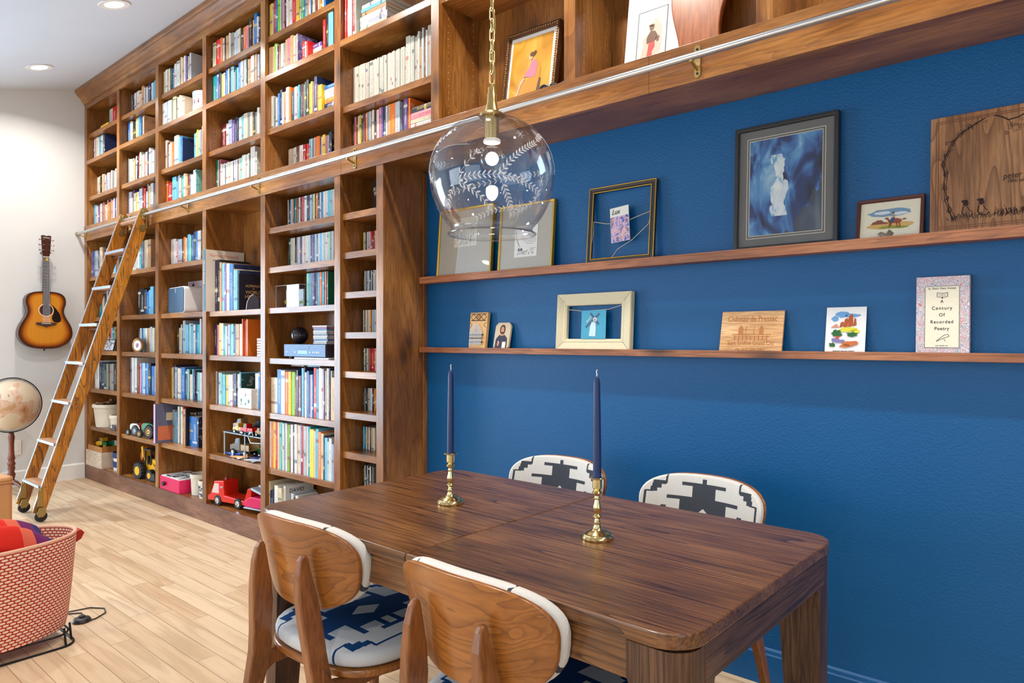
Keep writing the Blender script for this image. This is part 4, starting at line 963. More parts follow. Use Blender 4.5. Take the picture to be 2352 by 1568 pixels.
# lying stacks
def stack(x0, x1, z, yf, specs, where_, group, cat='book', name='book', tilt=0):
    zz = z+.0005
    for i, (th, dx0, dx1, dep, code) in enumerate(specs):
        c = jitter(srgb(*PAL[code][1])); c2 = srgb(*second(code))
        mb = MB(); pg = MB(); W_ = (x1-dx1)-(x0+dx0)
        # spine to the front, cover flat: build upright then lay down (x -> z)
        MM = Matrix(((0, 0, 1, 0), (0, 1, 0, 0), (-1, 0, 0, 0), (0, 0, 0, 1)))
        MM = Matrix.Translation((-W_/2, 0, 0)) @ MM
        bookgeo(mb, pg, -th, 0, 0, dep, 0, W_, c, c2, rb.random(), th < .02, M=MM)
        o = mb.build(name, BOOKM, colors=True); pg.build('page_block', PAGES, o)
        o.location = ((x0+dx0+x1-dx1)/2, yf, zz); zz += th+.0005
        tag(o, '%s %s lying flat, %s, %s' % (PAL[code][0], cat, ('lowest' if i == 0 else 'topmost' if i == len(specs)-1 else ordn(i)+' from the bottom'), where_), cat, group)
stack(X_at(826, .05), X_at(889, .05), 2.9085, .05, [(.016, 0, .003, .2, 'w'), (.034, .0, .004, .21, 'i'), (.032, .002, .0, .215, 's'), (.024, -.002, .012, .22, 'w'), (.020, .02, .008, .22, 'a'), (.018, .015, .01, .22, 'c'), (.02, .02, .0, .2, 'w')], 'stack in top of sixth upper bay', 'flat stack of books in the sixth upper bay')
stack(X_at(943, .05), 4.682, FT, .05, [(.022, 0, 0, .2, 's'), (.020, 0, 0, .2, 'w'), (.018, 0, 0, .2, 'i'), (.034, 0, 0, .2, 'p'), (.028, .008, 0, .2, 'k')], 'stack above rail beside orange spines', 'flat stack of books above the rail')
stack(ROWEND[('u', 4, 2)]+.004, 3.898, UP[2], .06, [(.016, 0, 0, .2, 'w'), (.030, 0, 0, .2, 'n'), (.028, 0, 0, .2, 'o'), (.055, 0, 0, .21, 'w'), (.018, 0, 0, .21, 'b')], 'stack right end of fifth upper bay', 'flat stack of books in the fifth upper bay')
stack(X_at(713, .06), X_at(738, .06), UP[1], .06, [(.022, 0, 0, .17, 'i'), (.022, 0, 0, .17, 'a'), (.024, 0, 0, .17, 'w'), (.024, 0, 0, .17, 'v')], 'stack beside leaning red book, fifth upper bay', 'small flat stack of books in the fifth upper bay')
stack(X_at(231, .06), X_at(248, .06), UP[0], .06, [(.022, 0, 0, .16, 'n'), (.030, 0, 0, .16, 'y')], 'far left top shelf', 'two flat books on the top left shelf')
stack(ROWEND[('l', 4, 6)]+.004, 3.88, .1288, .07, [(.022, 0, 0, .2, 'w'), (.026, 0, 0, .2, 'r'), (.03, 0, 0, .2, 'k'), (.028, 0, 0, .2, 'w'), (.026, 0, 0, .2, 'k'), (.022, 0, 0, .2, 'm')], 'stack on bottom shelf behind table corner', 'flat stack of books on the bottom shelf')
stack(3.32, 3.46, .8155+.292, .09, [(.016, 0, 0, .15, 'm')], 'on top of the tall children books row', 'flat books above the tall row')
stack(3.50, 3.63, .8155+.292, .09, [(.016, 0, 0, .15, 'c')], 'on top of the tall children books row', 'flat books above the tall row')

# single books with readable covers
def facebook(name, label, x, y, z, th, d, h, cspine, ccover, texts, rz=0, cat='book'):
    o_ = MB(); pg = MB(); bookgeo(o_, pg, 0, th, 0, d, 0, h, srgb(*ccover), (0, 0, 0), .01, False)
    ob = o_.build(name, BOOKM, colors=True); ob.location = (x, y, z); ob.rotation_euler = (0, 0, rz); tag(ob, label, cat)
    pg.build('page_block', PAGES, ob)
    if cspine:
        s = MB(); s.box(.0002, th-.0002, -.0012, -.0002, .001, h-.001); s.build('spine', plain('spine_%d_%d_%d' % cspine, srgb(*cspine), .5), ob)
    for (s, sz, c, yy, zz, kw) in texts:
        text('title_text', s, sz, c, ob, (th+.0006, yy, zz), (PI/2, 0, PI/2), **kw)
    return ob
SALM = plain('salmon_ink', srgb(222, 140, 120), .7); GREYI = plain('grey_ink', srgb(120, 112, 100), .7); GOLDI = plain('gold_foil', srgb(226, 190, 120), .4, .5); CREAMI = plain('cream_ink', srgb(236, 228, 206), .7)
o = facebook('art_book', 'very large cream art book sticking out of lower shelf, pale red title', SX[3]+SWD+.002, -.018, 1.4665, .024, .285, .43, (30, 112, 150), (228, 214, 196),
         [('Norman Rockwell', .033, SALM, .135, .392, dict(sx=.86)), ('ARTIST AND ILLUSTRATOR', .0145, GREYI, .135, .358, dict(sx=.95))])
text('spine_text', 'Norman Rockwell', .022, CREAMI, o, (.012, -.0018, .27), (PI/2, PI/2, 0), sx=1)
ob = facebook('history_book', 'dark blue book with gold lettered cover among tall books, lower shelf', ROWEND[('l', 3, 0)]+.001, .045, 1.4665, .012, .20, .245, None, (22, 26, 44),
         [('ALMANAC', .026, GOLDI, .105, .165, dict(sx=.95)), ('OF', .012, GOLDI, .105, .146, {}), ('WORLD', .031, GOLDI, .105, .122, {}), ('HISTORY', .031, GOLDI, .105, .092, {})])
ob = facebook('picture_book', 'large lilac picture book jutting out past the bookcase stile', SX[2]+SWD+.002, -.035, .4775, .03, .24, .30, (206, 170, 214), (96, 96, 120), [])
mb = MB(); mb.box(.0301, .0306, .02, .22, .02, .13); mb.build('cover_picture', plain('sunset_print', srgb(206, 110, 70)), ob)
mb = MB(); mb.box(.0301, .0308, .08, .2, .17, .23); mb.build('cover_panel', plain('cream_print', srgb(226, 206, 170)), ob)
xr_ = X_at(436, .12)
ob = facebook('story_book', 'thin wide black-topped book with white lettering behind blue volumes', X_at(426.5, .06), .06, .4775, .004, .175, .285, None, (24, 22, 22), [('THE RED', .03, CREAMI, .085, .235, dict(sx=.9))])
ob = facebook('lettering_book', 'white book with the name DAVID on its cover, bottom shelf', X_at(652.5, .05), .045, .1288, .02, .2, .245, None, (232, 228, 216), [('DAVID', .034, INK, .08, .21, {})])
ob = facebook('paperback', 'orange book with black script on its cover, fourth lower bay', 2.80, .045, 1.1635, .012, .2, .245, None, (206, 92, 34), [('A Year', .03, INK, .10, .19, dict(shear=.3)), ('For Verse', .026, INK, .11, .155, dict(shear=.3))])
# Foyle's War box at the top of the CD bay
t = thing('dvd_box', 'black DVD box with white title standing on top shelf of narrow bay', 'DVD box', (4.135, .13, 1.9615), -.12)
mb = MB(); mb.box(-.07, .07, 0, .03, 0, .19); mb.build('case', BLACKP, t, bevel=.001)
text('title_text', "FOYLE'S", .026, WHITE, t, (-.02, -.0006, .135)); text('title_text', 'WAR', .034, WHITE, t, (-.02, -.0006, .11))
mb = MB(); mb.sphere((.02, -.0002, .05), .016, 12, 8, sy=.02, sz=1.2); mb.prism([(-.012, 0.0), (.052, 0.0), (.044, .03), (.02, .036), (-.004, .03)], 'y', -.0006, -.0001); mb.build('cover_portrait', plain('grey_portrait', (.2, .17, .15)), t)
# ================================================================= FRAMES AND CARDS ON THE LEDGES
def art(parent, name, mat, polys, y=-.001, bev=0):
    mb = MB()
    for P in polys: mb.prism(P, 'y', y-.0004, y)
    return mb.build(name, mat, parent)
def blob(cx, cz, rx, rz, n=14, seed=0, wob=.15, rot=0):
    r = random.Random(seed); out = []
    for i in range(n):
        a = 2*PI*i/n; k = 1+r.uniform(-wob, wob); u, v = rx*k*math.cos(a), rz*k*math.sin(a)
        out.append((cx+u*math.cos(rot)-v*math.sin(rot), cz+u*math.sin(rot)+v*math.cos(rot)))
    return out
def stroke(pts, w):
    """thin ribbon polygons along pts"""
    out = []
    for (x0, z0), (x1, z1) in zip(pts, pts[1:]):
        d = math.hypot(x1-x0, z1-z0) or 1; nx, nz = -(z1-z0)/d*w/2, (x1-x0)/d*w/2
        out.append([(x0+nx, z0+nz), (x0-nx, z0-nz), (x1-nx, z1-nz), (x1+nx, z1+nz)])
    return out
def leaner(name, label, cat, x0, x1, z, h, T, yb=.249, rz=0, wall=WALLY-.002, group=None):
    a = math.asin(max(0, min(.5, (wall-yb-T)/h)))
    t = thing(name, label, cat, ((x0+x1)/2, yb, z+.0006), rz, group, rx=-a)
    return t, (x1-x0)/2
def moulding(t, hw, h, fw, T, mat, inner=None, name='frame', step=None, bevel=.002):
    """four mitred rails; profile stepped: list of (inset, front y)"""
    prof = step or [(0, 0), (fw, 0)]
    def ringm(prof, m, nm):
        mb = MB(); vs = []
        pr_ = [(0, T)]+list(prof)+[(prof[-1][0], T)]
        for ins, y in pr_:
            for sx, sz in ((-1, 0), (1, 0), (1, 1), (-1, 1)): vs.append((sx*(hw-ins), y, ins if sz == 0 else h-ins))
        n = len(pr_); fs = []
        for i in range(n):
            i2 = (i+1) % n
            for j in range(4): fs.append((i*4+j, i*4+(j+1) % 4, i2*4+(j+1) % 4, i2*4+j))
        mb.add(vs, fs); return mb.build(nm, m, t, bevel=bevel if bevel else 0)
    return ringm(prof, mat, name)
UZ = 1.5975; LZ = 1.2222
LINEN = plain('grey_linen_mat', srgb(186, 180, 166), .9, bump=.3, bscale=500)
OLDPAPER = plain('drawing_paper', srgb(226, 222, 204), .8)
PENCIL = plain('ink_line', srgb(84, 84, 92), .8)
for i, (x0, x1, lab) in enumerate(((4.452, 4.838, 'gold framed picture on grey linen mat, leftmost on upper ledge'), (4.884, 5.216, 'gold framed picture of a printed verse card, just right of a similar gold frame'))):
    h = .352+ (.0 if i == 0 else -.03)
    t, hw = leaner('gold_frame', lab, 'picture frame', x0, x1, UZ, h, .02)
    moulding(t, hw, h, .012, .02, GOLD, step=[(0, .001), (.004, 0), (.010, .003), (.012, .006)])
    mb = MB(); mb.box(-hw+.011, hw-.011, .008, .012, .011, h-.011); mb.build('mat_board', LINEN, t)
    if i == 0:
        mb = MB(); mb.box(-.075, .085, .006, .0078, .15, .30); pp = mb.build('ink_drawing', OLDPAPER, t)
        r = random.Random(5); P = []
        for k in range(90):
            x = r.uniform(-.07, .07); z = .155+abs(r.gauss(0, .06)); z = min(z, .295); s = r.uniform(.004, .012)
            P += stroke([(x, z), (x+r.uniform(-s, s), z+s)], .0009)
        for k in range(7): x = -.03+.012*k; P += stroke([(x, .16), (x, .22+.06*math.sin(k))], .0014)
        art(pp, 'ink_lines', PENCIL, P, .0058)
    else:
        mb = MB(); mb.box(-.066, .072, .006, .0078, .065, .215); pp = mb.build('verse_card', PAPER, t)
        for k, (s, zz) in enumerate((('where the trees', .170), ('lean together and', .161), ('the small birds sing', .148), ('we sat in the shade', .139), ('and read all day', .126), ('until evening', .104))):
            pass
        P = []
        for zz, x0_, x1_ in ((.172, .0, .05), (.164, .01, .045), (.150, -.02, .06), (.142, -.015, .06), (.134, 0, .06), (.126, .01, .05), (.104, .03, .06), (.098, .035, .055)):
            x = x0_
            r = random.Random(int(zz*1e4))
            while x < x1_: w = r.uniform(.003, .008); P += stroke([(x, zz), (x+w, zz)], .0016); x += w+.002
        art(pp, 'verse_lines', PENCIL, P, .0058)
        P = []; r = random.Random(9)
        for k in range(60):
            a = r.uniform(0, 1); x = -.058+.05*a*a+r.uniform(-.004, .004); z = .20-.12*a+r.uniform(-.006, .006); P += stroke([(x, z), (x+r.uniform(-.006, .006), z+r.uniform(-.008, .008))], .001)
        for k in range(40): x = r.uniform(-.05, .055); z = .075+abs(r.gauss(0, .008)); P += stroke([(x, z), (x+.004, z+.006)], .0009)
        P += [blob(-.038, .10, .006, .008, seed=1), blob(-.022, .10, .006, .008, seed=2)]
        art(pp, 'branch_drawing', PENCIL, P, .0058)
    mb = MB(); mb.box(-hw+.011, hw-.011, .0040, .0046, .011, h-.011); mb.build('glass', PANE, t)
# empty frame with a card on string
DKF = plain('dark_bronze_frame', srgb(48, 40, 36), .45)
t, hw = leaner('open_frame', 'empty dark frame with gilt inner edge, small card strung inside it', 'picture frame', 5.408, 5.736, UZ, .336, .018)
moulding(t, hw, .336, .03, .018, DKF, step=[(0, .002), (.004, .0), (.012, .004), (.020, .002)])
moulding(t, hw-.0205, .336-.0205, .0, .016, GOLD, name='gilt_edge', step=[(0, .001), (.005, .0005), (.0055, .006)]) if False else None
mb = MB()
for ins in (.0215, .0012):
    a, c = hw-ins, ins
    for p, q in (((-a, c), (a, c)), ((a, c), (a, .336-c)), ((a, .336-c), (-a, .336-c)), ((-a, .336-c), (-a, c))):
        mb.cyl((p[0], .0015, p[1]), (q[0], .0015, q[1]), .0022, 8)
mb.build('gilt_edge', GOLD, t)
mb = MB()
mb.tube([(-hw+.02, .01, .19), (-.07, .004, .172), (-.02, .003, .168)], .0013, 6); mb.tube([(.03, .003, .172), (.09, .005, .19), (hw-.02, .01, .205)], .0013, 6)
mb.tube([(-hw+.022, .01, .19), (-hw+.026, .006, .13), (-hw+.016, .006, .06), (-hw+.022, .004, .02)], .0013, 6)
mb.tube([(hw-.02, .01, .20), (hw-.03, .005, .15), (.06, .004, .09), (-.01, .003, .055), (-.035, .002, .022)], .0013, 6)
mb.build('string', STRING, t)
c = thing('photo_card', 'small abstract purple and pink card reading Lux, hung inside dark frame', 'card', (5.572-.0, .262, UZ+.162), 0, rx=-.06); c.rotation_euler = (-.06, -.09, 0)
mb = MB(); mb.box(-.046, .046, 0, .0008, -.075, .075); mb.build('card', PAPER, c)
def marble(name, cols, scale=8, dist=2.0, stretch=(1, 1, 1), detail=4, rough=.5):
    m, nt, b = newmat(name); tc = nt.nodes.new('ShaderNodeTexCoord'); mp = nt.nodes.new('ShaderNodeMapping'); mp.inputs['Scale'].default_value = stretch
    n = nt.nodes.new('ShaderNodeTexNoise'); n.inputs['Scale'].default_value = scale; n.inputs['Distortion'].default_value = dist; n.inputs['Detail'].default_value = detail
    L(nt, tc.outputs['Object'], mp.inputs[0]); L(nt, mp.outputs[0], n.inputs['Vector'])
    r = nt.nodes.new('ShaderNodeValToRGB'); L(nt, n.outputs[0], r.inputs[0]); r.color_ramp.interpolation = 'LINEAR'
    els = r.color_ramp.elements; k = len(cols)
    els[0].position = .3; els[0].color = col(srgb(*cols[0])); els[1].position = .7; els[1].color = col(srgb(*cols[-1]))
    for i in range(1, k-1): e = els.new(.3+.4*i/(k-1)); e.color = col(srgb(*cols[i]))
    L(nt, r.outputs[0], b.inputs['Base Color']); b.inputs['Roughness'].default_value = rough
    return m
mb = MB(); mb.box(-.045, .045, -.0006, -.0001, -.074, .035); mb.build('picture', marble('pour_paint', [(60, 60, 150), (110, 110, 190), (200, 180, 220), (240, 190, 180), (80, 80, 140), (220, 210, 230)], 16, 3), c)
text('title_text', 'Lux', .03, INK, c, (-.018, -.0008, .055), shear=.4, sx=.9)
# large abstract in a black frame
t, hw = leaner('framed_abstract_painting', 'large black framed blue and white abstract painting on upper ledge', 'picture', 6.072, 6.438, UZ, .462, .026, yb=.249)
moulding(t, hw, .462, .016, .026, BLACKP, step=[(0, .001), (.002, 0), (.013, 0), (.016, .004)])
GREYMAT = plain('grey_mat_board', srgb(112, 112, 110), .85)
mb = MB(); mb.box(-hw+.015, hw-.015, .012, .015, .015, .447); mb.build('mat_board', GREYMAT, t)
mb = MB()
for ins in (.045, .054):
    a, z0_, z1_ = hw-ins, ins, .462-ins
    for P in (stroke([(-a, z0_), (a, z0_), (a, z1_), (-a, z1_), (-a, z0_)], .0016)):
        mb.prism(P, 'y', .0112, .0119)
mb.build('mat_lines', IVORY, t)
m, nt, b = newmat('palette_knife_painting')
tc = nt.nodes.new('ShaderNodeTexCoord')
def nz_(sc, st, dist=0., det=3, off=(0, 0, 0)):
    mp = nt.nodes.new('ShaderNodeMapping'); mp.inputs['Scale'].default_value = st; mp.inputs['Location'].default_value = off
    n = nt.nodes.new('ShaderNodeTexNoise'); n.inputs['Scale'].default_value = sc; n.inputs['Distortion'].default_value = dist; n.inputs['Detail'].default_value = det
    L(nt, tc.outputs['Object'], mp.inputs[0]); L(nt, mp.outputs[0], n.inputs['Vector']); return n.outputs[0]
def ramp(f, st):
    r = nt.nodes.new('ShaderNodeValToRGB'); L(nt, f, r.inputs[0]); r.color_ramp.interpolation = 'LINEAR'
    els = r.color_ramp.elements; els[0].position = st[0][0]; els[0].color = col(srgb(*st[0][1])); els[1].position = st[-1][0]; els[1].color = col(srgb(*st[-1][1]))
    for p, c_ in st[1:-1]: e = els.new(p); e.color = col(srgb(*c_))
    return r.outputs[0]
base = ramp(nz_(9, (1.6, 1, .7), .8, 5), [(.3, (20, 30, 46)), (.42, (40, 60, 110)), (.5, (60, 110, 170)), (.58, (90, 150, 196)), (.7, (180, 206, 220))])
sp_ = nt.nodes.new('ShaderNodeSeparateXYZ'); L(nt, tc.outputs['Object'], sp_.inputs[0])
def Mn(op, a, b_=None, c_=None):
    n = nt.nodes.new('ShaderNodeMath'); n.operation = op
    for i, v in enumerate((a, b_, c_)):
        if v is None: continue
        if isinstance(v, (int, float)): n.inputs[i].default_value = v
        else: L(nt, v, n.inputs[i])
    return n.outputs[0]
nn = nz_(26, (1, 1, .5), 0, 4, (3, 1, 2))
vert = Mn('SUBTRACT', 1.0, Mn('DIVIDE', Mn('ABSOLUTE', Mn('SUBTRACT', sp_.outputs[0], -.025)), .05)); vert = Mn('GREATER_THAN', Mn('ADD', vert, Mn('MULTIPLY', nn, 2.2)), 1.6)
vert = Mn('MULTIPLY', vert, Mn('MULTIPLY', Mn('GREATER_THAN', sp_.outputs[2], .12), Mn('LESS_THAN', sp_.outputs[2], .345)))
m1 = nt.nodes.new('ShaderNodeMix'); m1.data_type = 'RGBA'; L(nt, vert, m1.inputs[0]); L(nt, base, m1.inputs[6]); L(nt, ramp(nz_(40, (1, 1, .6), .5, 4, (5, 5, 5)), [(.3, (90, 160, 200)), (.45, (206, 220, 226)), (.7, (236, 238, 236))]), m1.inputs[7])
dk = Mn('GREATER_THAN', Mn('ADD', Mn('ADD', Mn('MULTIPLY', sp_.outputs[0], 5.0), Mn('MULTIPLY', sp_.outputs[2], -3.2)), nn), .42)
m2 = nt.nodes.new('ShaderNodeMix'); m2.data_type = 'RGBA'; L(nt, Mn('MULTIPLY', dk, .85), m2.inputs[0]); L(nt, m1.outputs[2], m2.inputs[6]); m2.inputs[7].default_value = col(srgb(70, 72, 78))
L(nt, m2.outputs[2], b.inputs['Base Color']); b.inputs['Roughness'].default_value = .5
mb = MB(); mb.box(-hw+.056, hw-.056, .0105, .0119, .056, .406); mb.build('painting', m, t)
mb = MB(); mb.box(-hw+.015, hw-.015, .0050, .0056, .015, .447); mb.build('glass', PANE, t)
# horse rider picture
MAHO = plain('mahogany_frame', srgb(84, 40, 32), .35)
t, hw = leaner('framed_rider_picture', 'small brown framed watercolour of a horse and rider in desert', 'picture', 6.493, 6.692, UZ, .144, .016)
moulding(t, hw, .144, .011, .016, MAHO, step=[(0, .002), (.003, 0), (.007, .003), (.010, .002), (.012, .006)])
mb = MB(); mb.box(-hw+.011, hw-.011, .009, .012, .011, .133); pp = mb.build('print', IVORY, t)
moulding(pp, hw-.0115, .1325-.0115, .0, .011, GOLD, name='gilt_slip', step=[(0, .006), (.0012, .006)]) if False else None
SKYB = plain('watercolour_sky', srgb(126, 160, 186), .8); SAND = plain('watercolour_sand', srgb(222, 180, 110), .8); MESA = plain('watercolour_mesa', srgb(140, 84, 62), .8)
HORS = plain('watercolour_chestnut', srgb(160, 84, 56), .8); GRSW = plain('watercolour_green', srgb(150, 160, 60), .8); CLD = plain('watercolour_cloud', srgb(222, 228, 230), .8); BLW = plain('watercolour_blue', srgb(60, 84, 140), .8)
art(pp, 'sky', SKYB, [blob(.0, .094, .062, .014, seed=3, n=20, wob=.12)], .0088); art(pp, 'clouds', CLD, [blob(-.02, .094, .025, .006, seed=4), blob(.03, .088, .022, .005, seed=5)], .0085)
art(pp, 'desert_ground', SAND, [blob(.0, .05, .065, .013, seed=6, n=22, wob=.14)], .0088); art(pp, 'mesa', MESA, [[(-.055, .056), (-.05, .064), (-.042, .066), (-.038, .07), (-.024, .07), (-.018, .063), (-.004, .058), (-.004, .055)]], .0085)
art(pp, 'grass', GRSW, [blob(.0, .043, .035, .005, seed=7), blob(.035, .04, .02, .004, seed=8)], .0083)
art(pp, 'horse', HORS, [blob(.017, .063, .019, .0085, seed=9, wob=.08), [(.002, .064), (-.006, .077), (-.013, .076), (-.014, .072), (-.006, .068), (-.001, .056)], [(.003, .06), (.001, .042), (.004, .042), (.009, .058)], [(.03, .06), (.033, .043), (.03, .043), (.026, .058)], [(.0, .06), (-.003, .043), (-.0005, .042), (.004, .058)],
    [(.024, .06), (.024, .044), (.021, .044), (.019, .058)], [(.034, .066), (.044, .07), (.05, .066), (.042, .064)]], .0080)
art(pp, 'rider', BLW, [[(.004, .074), (.016, .074), (.014, .064), (.006, .056), (.003, .06)]], .0077); art(pp, 'rider_coat', plain('watercolour_buff', srgb(196, 160, 110)), [[(.006, .074), (.015, .074), (.013, .086), (.008, .086)], blob(.0105, .088, .0028, .003, seed=1, wob=0)], .0077)
art(pp, 'rider_hat', INK, [[(.006, .09), (.015, .09), (.013, .0915), (.0125, .094), (.0085, .094), (.008, .0915)]], .0075)
mb = MB(); mb.box(-hw+.011, hw-.011, .0065, .0070, .011, .133); mb.build('glass', PANE, t)
t = thing('pewter_cross', 'small engraved pewter cross lying in front of the horse rider picture', 'ornament', (6.585, .2475, UZ+.001), 0); t.rotation_euler = (-.5, .5, 0)
mb = MB(); mb.prism([(-.03, 0), (-.026, .012), (-.008, .012), (-.010, .03), (.0, .034), (.012, .03), (.009, .012), (.026, .014), (.03, .002), (.008, 0), (.006, -.004), (-.006, -.004)], 'y', .0, .004); mb.v = [v+Vector((0, 0, .006)) for v in mb.v]
mb.build('cross', plain('aged_pewter', srgb(150, 142, 128), .5, .7, bump=.8, bscale=300), t, bevel=.001)
# engraved walnut board
x0, x1 = 6.709, 7.25
t, hw = leaner('engraved_walnut_board', 'large engraved walnut serving board with tree drawing, right end of upper ledge', 'serving board', x0, x1, UZ, .372, .019)
mb = MB(); mb.box(-hw, hw, 0, .019, 0, .372); mb.build('board', WAL, t, bevel=.003)
GROOVE = plain('burnt_groove', srgb(112, 66, 38), .7); BURN = plain('burnt_line', srgb(52, 30, 20), .8)
P = []
for ins in (.016, .022):
    P += stroke([(-hw+ins, ins), (hw-ins, ins), (hw-ins, .372-ins), (-hw+ins, .372-ins), (-hw+ins, ins)], .0022)
art(t, 'juice_groove', GROOVE, P, -.0001)
r = random.Random(21); P = []
trunk = [(-.205, .045), (-.218, .075), (-.226, .11), (-.232, .15), (-.228, .19), (-.234, .22), (-.226, .25), (-.212, .285), (-.19, .31), (-.165, .325), (-.13, .345)]
for k in range(3): P += stroke([(x+r.uniform(-.003, .003)+.003*(k-1), z+r.uniform(-.002, .002)) for x, z in trunk], .0022-.0004*k)
for x, z in trunk[:-1]:
    for k in range(7): a = r.uniform(0, 6.3); P += stroke([(x+r.uniform(-.008, .008), z+r.uniform(-.012, .012)), (x+math.cos(a)*.008, z+math.sin(a)*.010)], .0014)
br2 = [(-.105, .350), (-.085, .340), (-.07, .328), (-.045, .332), (-.02, .345), (.0, .355)]
P += stroke(br2, .004); P += stroke([(-.07, .328), (-.062, .312), (-.06, .298)], .0016); P += stroke([(.02, .34), (.035, .31), (.04, .285)], .003); P += stroke([(.0, .35), (.05, .335)], .002)
for bx, bz in trunk[6:]+[(-.062, .31), (-.06, .30), (-.05, .305), (-.03, .335), (-.01, .34), (.01, .345), (.03, .33), (.035, .30), (.045, .28), (.03, .275), (-.04, .30)]:
    for k in range(3):
        a = r.uniform(0, 6.3); cx, cz = bx+r.uniform(-.016, .016), bz+r.uniform(-.012, .012)
        bl_ = blob(cx, cz, .0055, .0028, 8, rot=a, wob=0); P += stroke(bl_+[bl_[0]], .0008)
for k in range(120):
    x = -.225+r.random()*.21; z = .038+abs(r.gauss(0, .010)); s = r.uniform(.004, .012); P += stroke([(x, z), (x+r.uniform(-.006, .006), z+s)], .0011)
for k in range(40):
    x = r.choice((-.08, -.03))+r.gauss(0, .012); z = .045; P += stroke([(x, z), (x+r.uniform(-.008, .008), z+r.uniform(.01, .02))], .0013)
# two seated children drawn from plain shapes
for cx in (-.175, -.135):
    P += [blob(cx, .088, .0075, .008, seed=3, wob=.1), blob(cx-.002, .096, .009, .005, seed=4)]
    P += stroke([(cx-.006, .080), (cx-.010, .062), (cx-.002, .05), (cx+.014, .048), (cx+.018, .056)], .0032) + stroke([(cx+.004, .078), (cx+.010, .066), (cx+.016, .062)], .0024)
art(t, 'tree_engraving', BURN, P, -.0001)
text('name_text', 'peter and angela', .026, BURN, t, (-.082, -.0003, .158), align='LEFT', sx=.78, shear=.12); text('date_text', '18th july 2010', .0155, BURN, t, (-.073, -.0003, .142), align='LEFT', sx=.9)
# lower ledge ---------------------------------------------------
t, hw = leaner('thumb_piano', 'carved pale wooden thumb piano with metal tines, leftmost on lower ledge', 'thumb piano', 4.684, 4.806, LZ, .186, .024, yb=.25)
mb = MB(); mb.prism([(-hw*.92, 0), (hw*.92, 0), (hw*1.0, .186), (-hw*1.0, .186)], 'y', 0, .022); mb.build('body', plain('pale_carved_wood', srgb(214, 170, 112), .6, bump=.2), t, bevel=.004)
P = stroke([(-.05, .145), (.05, .145)], .004)+stroke([(-.055, .178), (.055, .178)], .003)
for k in range(3):
    cx = -.036+.036*k; P += stroke([(cx-.018, .162), (cx, .178), (cx+.018, .162), (cx, .147), (cx-.018, .162)], .0026)
for k in range(8): P += stroke([(-.014+.004*k, .150+.0), (-.014+.004*k, .174)], .0008)
P += stroke([(.055, .135), (.038, .122), (.055, .108)], .002)+stroke([(-.055, .135), (-.042, .122), (-.055, .108)], .002)
art(t, 'burnt_pattern', BURN, P, -.0003)
mb = MB()
for k in range(9):
    x = -.044+.0095*k; zt = .085+.045*math.sin(PI*(k+1)/10)
    mb.box(x-.002, x+.002, -.009, -.0075, .022, zt)
o = mb.build('tines', STEEL, t)
mb = MB(); mb.cyl((-.052, -.006, .072), (.046, -.006, .072), .003, 8); mb.cyl((-.052, -.012, .054), (.046, -.012, .054), .0016, 8); mb.cyl((-.052, -.005, .036), (.046, -.005, .036), .0025, 8); mb.build('bridge_bars', BLACKM, t)
t, hw = leaner('icon_plaque', 'small rounded icon plaque of a bearded robed figure on lower ledge', 'icon', 4.852, 4.952, LZ, .135, .014, yb=.252)
mb = MB(); P = []
for x, z in ((-hw+.012, 0), (hw-.012, 0), (hw, .014), (hw, .118), (hw-.016, .135), (-hw+.016, .135), (-hw, .118), (-hw, .014)): P.append((x, z))
mb.prism(P, 'y', 0, .014); mb.build('panel', plain('icon_gilt_ground', srgb(196, 180, 150), .5), t, bevel=.003)
art(t, 'robe', plain('icon_robe', srgb(44, 38, 62)), [[(-.038, .006), (.038, .006), (.036, .055), (.018, .072), (-.018, .072), (-.036, .052)]], -.0003)
art(t, 'hair', plain('icon_hair', srgb(84, 34, 30)), [blob(0, .098, .018, .026, seed=1, wob=.03)], -.0004)
art(t, 'face', plain('icon_skin', srgb(196, 140, 104)), [blob(0, .096, .010, .018, seed=1, wob=.0), [(-.006, .08), (.006, .08), (.01, .068), (-.01, .068)], blob(-.018, .03, .006, .014, seed=2)], -.0008)
art(t, 'beard', plain('icon_hair', srgb(84, 34, 30)), [[(-.008, .088), (.008, .088), (.004, .076), (-.004, .076)]], -.0013); art(t, 'book', IVORY, [[(.008, .008), (.030, .008), (.030, .038), (.008, .038)]], -.0008)
art(t, 'eyes', INK, [blob(-.004, .101, .0016, .001, wob=0), blob(.004, .101, .0016, .001, wob=0)], -.0013)
CRF = plain('distressed_cream_frame', srgb(216, 204, 170), .7, bump=.6, bscale=120)
t, hw = leaner('cream_frame', 'distressed cream wooden frame with blue card strung in its opening', 'picture frame', 5.238, 5.626, LZ, .253, .03, yb=.249)
moulding(t, hw, .253, .052, .03, CRF, step=[(0, .004), (.004, 0), (.010, .002), (.036, .010), (.040, .008), (.052, .012)])
mb = MB()
for sx in (-1, 1):
    for z0_, z1_ in ((.002, .050), (.251, .203)): mb.add([(sx*(hw-.002), -.0003, z0_), (sx*(hw-.0035), -.0003, z0_), (sx*(hw-.0515), .0110, z1_), (sx*(hw-.05), .0110, z1_)], [(0, 1, 2, 3)])
mb.build('mitre_lines', plain('worn_line', srgb(96, 80, 60)), t)
mb = MB(); mb.tube([(-hw+.05, .018, .185), (-.06, .016, .176), (.075, .016, .18), (hw-.05, .018, .198)], .0013, 6); mb.build('string', STRING, t)
CYC = plain('turquoise_card', srgb(70, 160, 190), .7)
c = thing('blue_card', 'turquoise card with robed figure carrying a cross, inside cream frame', 'card', (5.436, .262, LZ+.052)); c.rotation_euler = (-.05, 0, 0)
